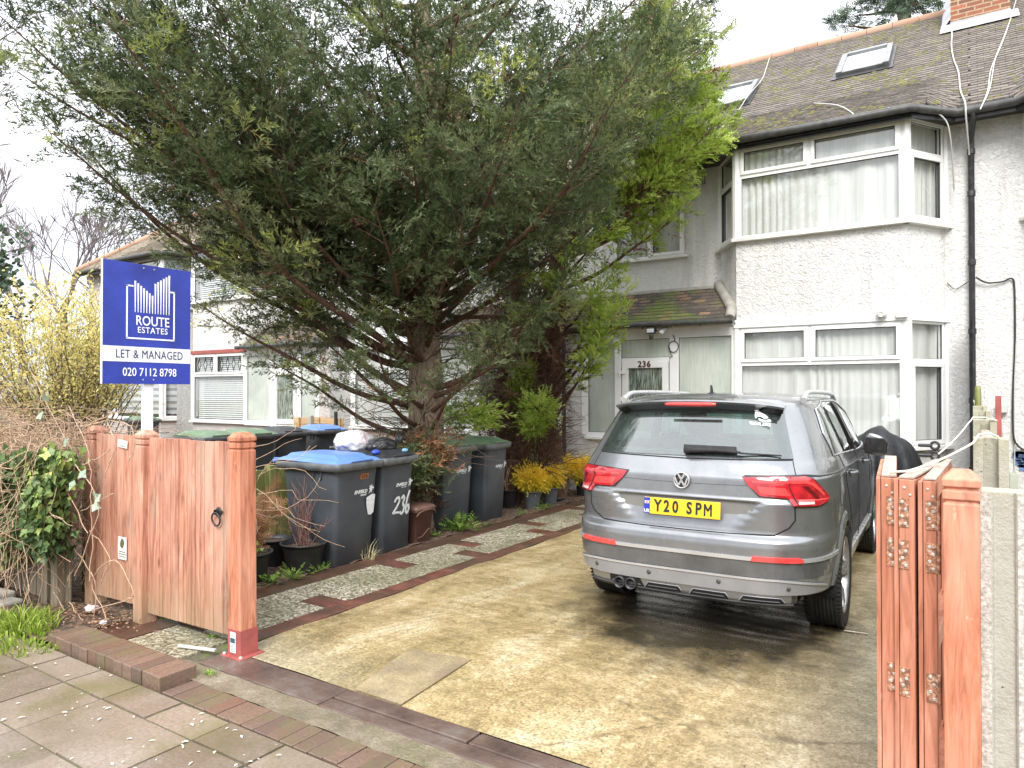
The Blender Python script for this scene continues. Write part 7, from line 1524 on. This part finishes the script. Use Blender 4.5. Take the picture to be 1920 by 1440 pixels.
# ---- bramble hedge: dry vines heaped on the fence, ivy below
T = empty('bramble_hedge', (-7.0, 2.75, 0), 0, 'heap of dry tan bramble and vine stems spilling over the left fence', 'hedge'); rs = random.Random(15); b = MB()
for i in range(2300):
    x = rs.uniform(-9.6, -5.75); top = 1.36+.15*math.sin(x*2.1)+.12*math.sin(x*5.3)+abs(rs.gauss(0, .09))-.25*max(0, x+6.2); q = Vector((x, rs.gauss(2.75, .28), rs.uniform(.5, top))); d = Vector((rs.gauss(0, 1), rs.gauss(0, .6), rs.gauss(.1, .6))).normalized(); pts = [q]; n = rs.randint(6, 12)
    for j in range(n): d = (d+Vector((rs.gauss(0, .28), rs.gauss(0, .22), rs.gauss(-.05, .25)))).normalized(); q = q+d*rs.uniform(.06, .13); q.z = min(q.z, top+.06); q.x = min(q.x, -5.62+rs.gauss(0, .05)); pts.append(q.copy())
    r_ = rs.uniform(.0024, .0048); b.tube(pts, [r_*(1-.5*j/n) for j in range(n+1)], 3, cap=False)
b.build('dry_stems', MM['vine'], T)
def vine(pts, r=.0035, wob=.02, seed=0):
    rs = random.Random(seed); P_ = [Vector(p) for p in pts]; out = []
    for i in range(len(P_)-1):
        a, c = P_[i], P_[i+1]; p0 = P_[max(0, i-1)]; p3 = P_[min(len(P_)-1, i+2)]
        for t in (0, .2, .4, .6, .8): out.append(.5*((2*a)+(-p0+c)*t+(2*p0-5*a+4*c-p3)*t*t+(-p0+3*a-3*c+p3)*t**3)+Vector((rs.gauss(0, wob*.2), rs.gauss(0, wob*.2), rs.gauss(0, wob*.2))))
    out.append(P_[-1]); return out
b = MB()
for i, pts in enumerate((((130, 760), (165, 850), (170, 930), (172, 1010), (168, 1090)), ((150, 800), (200, 790), (245, 800), (250, 840), (240, 865)), ((60, 700), (110, 800), (140, 860), (130, 930)), ((140, 870), (185, 940), (172, 1000), (140, 1080)), ((100, 1110), (150, 1180), (200, 1165), (172, 1090), (215, 1050), (248, 1110), (235, 1125), (170, 1145)), ((170, 995), (205, 1045), (190, 1090)), ((20, 820), (90, 850), (130, 930), (165, 1000)), ((0, 1160), (40, 1145), (85, 1170)), ((120, 1000), (160, 1060), (180, 1100), (175, 1165)), ((130, 1130), (160, 1165), (205, 1160)), ((155, 870), (185, 860), (206, 842)), ((150, 960), (185, 940), (215, 925)), ((160, 800), (190, 785), (213, 775)), ((200, 790), (215, 830), (205, 870), (195, 900)))):
    b.tube(vine([atY(x, y, 2.56+.03*(i % 3)) for x, y in pts], seed=i), .0038, 4, cap=False)
b.build('trailing_stems', MM['vine'], T)
b = MB(); rs = random.Random(44)     # dry twigs poking out beside the gate post
for i in range(22):
    q = Vector((-4.6+rs.gauss(0, .1), 3.25+rs.gauss(0, .15), rs.uniform(.7, 1.25))); d = Vector((rs.uniform(.3, 1), rs.gauss(.2, .5), rs.gauss(0, .5))).normalized(); pts = [q]
    for j in range(8): d = (d+Vector((rs.gauss(0, .3), rs.gauss(0, .3), rs.gauss(0, .35)))).normalized(); pts.append(pts[-1]+d*.085)
    b.tube(pts, [.0028*(1-.06*j) for j in range(9)], 4, cap=False)
tag(b.build('dry_climber', MM['vine'], None), 'tangle of dry pale climber stems behind the shod gate post', 'plant')
IV = np.array([[[0, 0, 0], [.35, .5, .04], [.62, .22, .02], [.62, 0, 0]], [[0, 0, 0], [.62, 0, 0], [.62, -.22, .02], [.35, -.5, .04]], [[.45, .22, .02], [.62, .22, .02], [1.05, 0, 0], [.62, 0, 0]], [[.45, -.22, .02], [.62, 0, 0], [1.05, 0, 0], [.62, -.22, .02]]])
def ivy(name, label, n, box, seed, L=.066, shape=None, parent=None):
    rs = random.Random(seed); P = []; D = []; Ls = []; N = []; TI = []
    while len(P) < n:
        x = rs.uniform(*box[0]); z = rs.uniform(*box[1]); 
        if shape and not shape(x, z): continue
        y = box[2][0]+box[2][1]*(rs.random()**1.5)+.06*math.sin(x*7)*math.cos(z*8); P.append((x, y, z)); D.append((rs.gauss(0, .7), rs.gauss(-.25, .3), rs.gauss(-.55, .5))); N.append((rs.gauss(0, .4), -1, rs.gauss(.35, .4))); Ls.append(L*rs.uniform(.5, 1.25)); TI.append(rs.gauss(.45+.22*math.sin(x*5+z*4), .17)+(.35 if rs.random() < .06 else 0))
    T = parent or empty(name, ((box[0][0]+box[0][1])/2, box[2][0], 0), 0, label, 'climber'); foliage('leaves', sprays(P, D, Ls, IV, N, .25), MM['ivy'], np.clip(TI, 0, 1), 16, T); return T
TI_ = ivy('ivy', 'green ivy smothering the fence between the pavement and the bramble', 8500, ((-8.6, -5.50), (.28, 1.25), (2.38, .26)), 17, shape=lambda x, z: z < 1.0+.10*math.sin(x*3)+(.14 if x > -6.2 else 0) and z > .34+.10*math.sin(x*4)+.12*math.sin(x*9)+(.12 if x > -6.1 else 0))
b = MB(); rs = random.Random(19)
for i in range(150):
    q = Vector((rs.uniform(-8.5, -5.6), 2.44, rs.uniform(.3, 1.0))); d = Vector((rs.gauss(0, .7), rs.gauss(-.05, .1), rs.gauss(0, .8))).normalized(); pts = [q]
    for j in range(9): d = (d+Vector((rs.gauss(0, .2), rs.gauss(0, .06), rs.gauss(0, .22)))).normalized(); q = q+d*.08; q.y = max(2.34, min(2.5, q.y)); pts.append(q.copy())
    b.tube(pts, .0028, 3, cap=False)
b.build('stems', MM['vine'], TI_)
for i, (x, y) in enumerate(((92, 753), (75, 770), (108, 810), (122, 850), (182, 930), (176, 945), (172, 940), (60, 880), (150, 900), (110, 900))): pass
P = [atY(x, y, 2.55)[:] for x, y in ((92, 753), (74, 775), (84, 788), (108, 808), (122, 850), (118, 835), (180, 925), (186, 940), (172, 948), (150, 885), (140, 900))]; n = len(P); foliage('variegated_leaves', sprays(P, rng.normal(size=(n, 3))*[.8, .3, .4], [.085]*n, IV, [(0, -1, .5)]*n, .2), simple('grey_green_leaf', (.28, .36, .26), .5, var=.2), np.full(n, .5), 16, T)
# grass tuft, weeds
def blades(name, c, n, r, h, mat, label, cat='grass', seed=1, w=.006, lean=.6):
    rs = random.Random(seed); V = []; TI = []
    for _ in range(n):
        a = rs.uniform(0, 2*PI); rr = r*math.sqrt(rs.random()); p = Vector((c[0]+rr*math.cos(a)*1.5, c[1]+rr*math.sin(a)*.8, c[2])); d = Vector((math.cos(a)*lean*rs.random()+rs.gauss(0, .25), math.sin(a)*lean*rs.random()+rs.gauss(0, .25), 1)).normalized(); H_ = h*rs.uniform(.4, 1.15); s = Vector((-d.y+.3*rs.gauss(0, 1), d.x+.3*rs.gauss(0, 1), 0)).normalized()*w; m = p+d*H_*.55; e = m+(d+Vector((d.x, d.y, -.5))).normalized()*H_*.45
        V += [p-s, m-s*.8, m+s*.8, p+s, m-s*.8, e, e, m+s*.8]; TI += [rs.random()]*8
    me = np_mesh(name, [tuple(v) for v in V], np.arange(len(V)).reshape(-1, 4), mat, tint=TI); o = link(bpy.data.objects.new(name, me)); o['kind'] = 'stuff'; o['label'] = label; o['category'] = cat; return o
o = blades('grass', (-5.55, 2.28, 0), 420, .2, .14, MM['grass'], 'bright grass tuft at the pavement edge below the ivy', seed=2); o2 = blades('grass', (-5.2, 2.12, 0), 260, .22, .06, MM['grass'], 'short grass creeping along the pavement joint beside the brick step', seed=3)
def weed(c, s, n, label, seed, mat='weed', lo=.5, group='weeds along the path edge', tm=IV):
    rs = random.Random(seed); T = empty('weed', c, 0, label, 'weed', group); P = []; D = []; L = []; N = []
    for _ in range(n): a = rs.uniform(0, 2*PI); e = rs.uniform(.1, 1.1); d = Vector((math.cos(a), math.sin(a), e)); t = rs.random(); P.append((Vector(c)+d.normalized()*s*t*.8)[:]); D.append(d[:]); L.append(s*rs.uniform(.3, .65)*lo*1.4); N.append((0, 0, 1))
    foliage('leaves', sprays(P, D, L, tm, N, .5), MM[mat], rng.random(len(P)), tl4(tm), T); return T
WT = tmpl(3, 55, .2, 0, .3, .5, .08)
weed((-5.02, 3.92, .02), .13, 46, 'small ivy leaved weed in front of the pot of dead conifer', 1); weed((-4.98, 4.12, .02), .15, 80, 'leafy weed clump between the two black pots and the path', 2, tm=WT); weed((-4.96, 4.40, .02), .13, 60, 'low leafy weed beside the blue lidded bin foot', 3, tm=WT)
weed((-5.05, 6.62, .02), .26, 150, 'largest leafy weed, between the tree trunk and the green lidded bin', 4, tm=WT); weed((-4.98, 7.0, .01), .11, 36, 'flat weed at the path edge near the green lidded bins', 5, tm=WT); weed((-5.05, 7.95, .01), .12, 40, 'weed between the last bin and the grey pots', 6, tm=WT); weed((-5.0, 8.45, .02), .16, 50, 'upright weed in front of the first grey pot', 7, tm=WT); weed((-5.12, 6.25, .01), .08, 36, 'small weed beside the brown food caddy', 8)
weed((-4.25, 2.86, .01), .05, 26, 'tiny weed in the crack beside the gate post foot', 9); weed((-3.72, 2.5, .0), .05, 30, 'tiny weed at the corner of the brick step', 10)
blades('dry_grass', (-4.98, 5.02, .0), 70, .07, .24, simple('straw', (.5, .45, .25), .8, var=.2), 'dry grass wisp at the foot of the bins', seed=9, w=.0025)
# ---- potted plants
MM['pot_black'] = simple('black_pot_plastic', (.022, .023, .025), .4, var=.4, sc=9); MM['pot_grey'] = simple('grey_pot_plastic', (.11, .125, .135), .5, var=.2, sc=8)
def pot(name, c, r, h, mat, label, group=None, cat='plant pot'):
    T = empty(name, (c[0], c[1], 0), 0, label, cat, group); b = MB(); b.lathe([(0, .0), (r*.74, 0), (r*.76, .01), (r*.93, h*.80), (r*.96, h*.82), (r*.97, h*.93), (r*1.05, h*.94), (r*1.08, h*.97), (r*1.07, h), (r*.99, h), (r*.96, h*.85), (r*.90, h*.84)], 32, (c[0], c[1], 0)); b.build('pot', mat, T)
    s = MB(); s.lathe([(0, h*.85), (r*.5, h*.86), (r*.93, h*.83)], 20, (c[0], c[1], 0)); s.build('compost', MM['soil'], T); return T
T = pot('potted_plant', (-5.28, 3.90), .19, .26, MM['pot_black'], 'large black pot holding a rust brown dead conifer beside the gate post', cat='potted plant')
TR = tmpl(6, 55, .035, 0, .40, .5, .03)
rs = random.Random(3); b = MB(); P = []; D = []; L = []
for i in range(34):
    d = Vector((rs.gauss(0, .35), rs.gauss(0, .35), 1)).normalized(); q = Vector((-5.28, 3.90, .22)); pts = [q]; HL = rs.uniform(.3, .72)
    for j in range(8):
        d = (d+Vector((rs.gauss(0, .12), rs.gauss(0, .12), 0))).normalized(); q = q+d*HL/8; pts.append(q)
        for _ in range(4): P.append(q[:]); D.append((d*.6+Vector((rs.gauss(0, .6), rs.gauss(0, .6), rs.gauss(0, .5))))[:]); L.append(rs.uniform(.07, .15))
    b.tube(pts, [.005*(1-.08*j) for j in range(9)], 4, cap=False)
b.build('stems', MM['twig'], T); foliage('needles', sprays(P, D, L, TR), MM['rust'], rng.random(len(P)), len(TR)*4, T); weedp = weed((-5.13, 3.80, .26), .14, 34, 'bright seedling growing in the pot of dead conifer', 22, tm=IV)
def stems(T, c, n, h, mat, seed, spread=.3, r=.006):
    rs = random.Random(seed); b = MB()
    for i in range(n):
        d = Vector((rs.gauss(0, spread), rs.gauss(0, spread), 1)).normalized(); q = Vector((c[0]+rs.gauss(0, .02), c[1]+rs.gauss(0, .02), c[2])); pts = [q]; HL = h*rs.uniform(.4, 1.)
        for j in range(7):
            d = (d+Vector((rs.gauss(0, .12), rs.gauss(0, .12), .05))).normalized(); q = q+d*HL/7; pts.append(q)
            if j > 1 and rs.random() < .6: e = (d+Vector((rs.gauss(0, .7), rs.gauss(0, .7), .2))).normalized(); b.tube([q, q+e*.06, q+e*.11+Vector((0, 0, .02))], [r*.6, r*.5, r*.3], 4, cap=False)
        b.tube(pts, [r*(1-.09*j) for j in range(8)], 5, cap=False)
    b.build('stems', mat, T)
T = pot('potted_plant', (-5.16, 4.40), .20, .27, MM['pot_black'], 'black pot with bare reddish stems, in front of the blue lidded bin', cat='potted plant'); stems(T, (-5.18, 4.40, .2), 20, .58, bark_mat('reddish_stem', [(.3, (.16, .07, .06)), (.7, (.32, .19, .16))]), 4)
T = pot('plant_pot', (-5.62, 4.42), .17, .25, MM['pot_black'], 'empty black pot half hidden behind the dead conifer pot')
T = pot('potted_plant', (-5.52, 8.35), .15, .27, MM['pot_black'], 'black pot with a pale curved stem under the bright green conifer', cat='potted plant'); stems(T, (-5.55, 8.35, .2), 4, .5, MM['vine'], 7, .5, .008)
def golden(c, r, label, seed, mat='pot_grey', gh=.30):
    T = pot('potted_conifer', c, .13, .25, MM[mat], label, 'golden dwarf conifers in pots', 'potted plant'); TC = rough_tmpl(4, 10, .13, (.3, .5), (15, 50), 7, .5); lump(T, (c[0], c[1], .25+gh*.55), (r*1.2, r*1.2, gh*.60), 1500, MM['gold_conifer'], TC, .07, seed, (.52, .2), 'foliage'); return T
golden((-5.22, 8.52), .19, 'golden dwarf conifer in the nearer grey pot, larger of the front pair', 1, gh=.30); golden((-5.20, 8.97), .17, 'golden dwarf conifer in the grey pot just behind the front one', 2, gh=.29); golden((-5.50, 9.85), .20, 'golden dwarf conifer by the house wall, left of the pair', 3, 'pot_black'); golden((-5.15, 9.95), .18, 'golden dwarf conifer nearest the car light, right of the pair by the wall', 4, 'pot_black')
T = empty('potted_bulbs', (-5.32, 9.35, 0), 0, 'black tray with strappy green leaves behind the grey pots', 'potted plant'); b = MB(); b.lathe([(0, 0), (.16, 0), (.19, .05), (.17, .05), (.15, .02)], 24, (-5.32, 9.35, .01)); b.build('tray', MM['pot_black'], T)
b = MB(); rs = random.Random(6)
for i in range(14):
    a = rs.uniform(0, 2*PI); l = rs.uniform(.15, .28); p = Vector((-5.32, 9.35, .04)); d = Vector((math.cos(a), math.sin(a), 0)); s = Vector((-d.y, d.x, 0))*.012; m1 = p+d*l*.35+Vector((0, 0, l*.7)); m2 = p+d*l*.9+Vector((0, 0, l*.5)); b.add([p-s, m1-s, m2, m1+s, p+s], [(0, 1, 2, 3, 4)], 0, False)
b.build('leaves', simple('strap_leaf', (.3, .38, .2), .5, var=.2), T)
# broom handle against the downpipe; litter, stick, dry leaves
t = empty('broom', (-5.66, 10.05, 0), 0, 'yellow handled tool leaning against the black downpipe by the porch', 'broom'); b = MB(); b.tube([(-5.62, 9.85, .05), (-5.70, 10.26, 1.25)], .013, 8); b.build('handle', simple('yellow_handle', (.55, .48, .16), .5, var=.15), t); b = MB(); b.tube([(-5.70, 10.26, 1.25), (-5.705, 10.28, 1.34), (-5.70, 10.29, 1.40)], [.017, .02, .014], 8); b.build('grip', MM['metal_dark'], t); b = MB(); b.box(-5.72, -5.5, 9.82, 9.87, .0, .07); b.build('head', MM['metal_dark'], t)
rs = random.Random(33); V = []; F = []
lm = simple('pale_dry_leaf', (.58, .5, .4), .7, var=.3)
def scatter(name, n, fn, s0, s1, mat, label, cat):
    b = MB()
    for _ in range(n):
        x, y, z = fn(); a = rs.uniform(0, PI); l = rs.uniform(s0, s1); c_, s_ = math.cos(a)*l, math.sin(a)*l; k = rs.uniform(.25, .55); b.add([(x-c_, y-s_, z), (x+s_*k, y-c_*k, z+.004), (x+c_, y+s_, z+.001), (x-s_*k, y+c_*k, z+.003)], [(0, 1, 2, 3)])
    o = b.build(name, mat, None); o['kind'] = 'stuff'; o['label'] = label; o['category'] = cat; return o
scatter('fallen_petals', 150, lambda: (rs.uniform(-6.2, -2.2), rs.uniform(1.2, 2.2)+.0, .006), .006, .019, simple('pale_petal', (.72, .69, .62), .6, var=.1), 'pale petals and bits of litter scattered on the pavement', 'litter')
scatter('leaf_litter', 1500, lambda: (rs.uniform(-6.0, -4.98), rs.uniform(2.5, 10.2), .03+.015*rs.random()), .006, .02, simple('brown_leaf_litter', (.3, .18, .11), .8, var=.5, sc=60), 'brown bark chips and dead leaves along the planting bed', 'litter')
scatter('leaf_litter', 420, lambda: (rs.gauss(-5.35, .28), rs.gauss(2.6, .12), .04+.02*rs.random()), .008, .022, simple('brown_leaf_litter', (.3, .18, .11), .8), 'dead leaves heaped beneath the left gate panel', 'litter')
scatter('drive_debris', 60, lambda: (rs.uniform(-3.8, -.3), rs.uniform(2.9, 5.2), .014), .003, .010, simple('debris_dark', (.07, .05, .03), .8, var=.4), 'tiny dark bits of debris on the driveway', 'litter')
b = MB(); b.bar(atZ(1583, 1182, .016), atZ(1627, 1188, .016), .012, .004); tag(b.build('wood_splinter', lm, None), 'pale splinter of wood on the drive behind the rear tyre', 'splinter')
b = MB(); b.bar((-4.25, 2.62, .03), (-3.98, 2.70, .03), .022, .012); tag(b.build('grey_stick', MM['plastic_grey'], None), 'short grey stick lying by the gate post foot', 'stick')
blob('white_stone', (-5.42, 2.66, .06), (.055, .045, .03), MM['bag_white'], 41, .75, label='crumpled white paper at the foot of the left panel', cat='paper'); blob('white_stone', (-5.05, 2.56, .05), (.045, .03, .02), MM['bag_white'], 42, .75, label='smaller scrap of white paper beside the brick step', cat='paper')
for i in (0, 1):
    o = bpy.data.objects['white_stone' if i == 0 else 'white_stone.001']; o.name = 'paper_scrap'
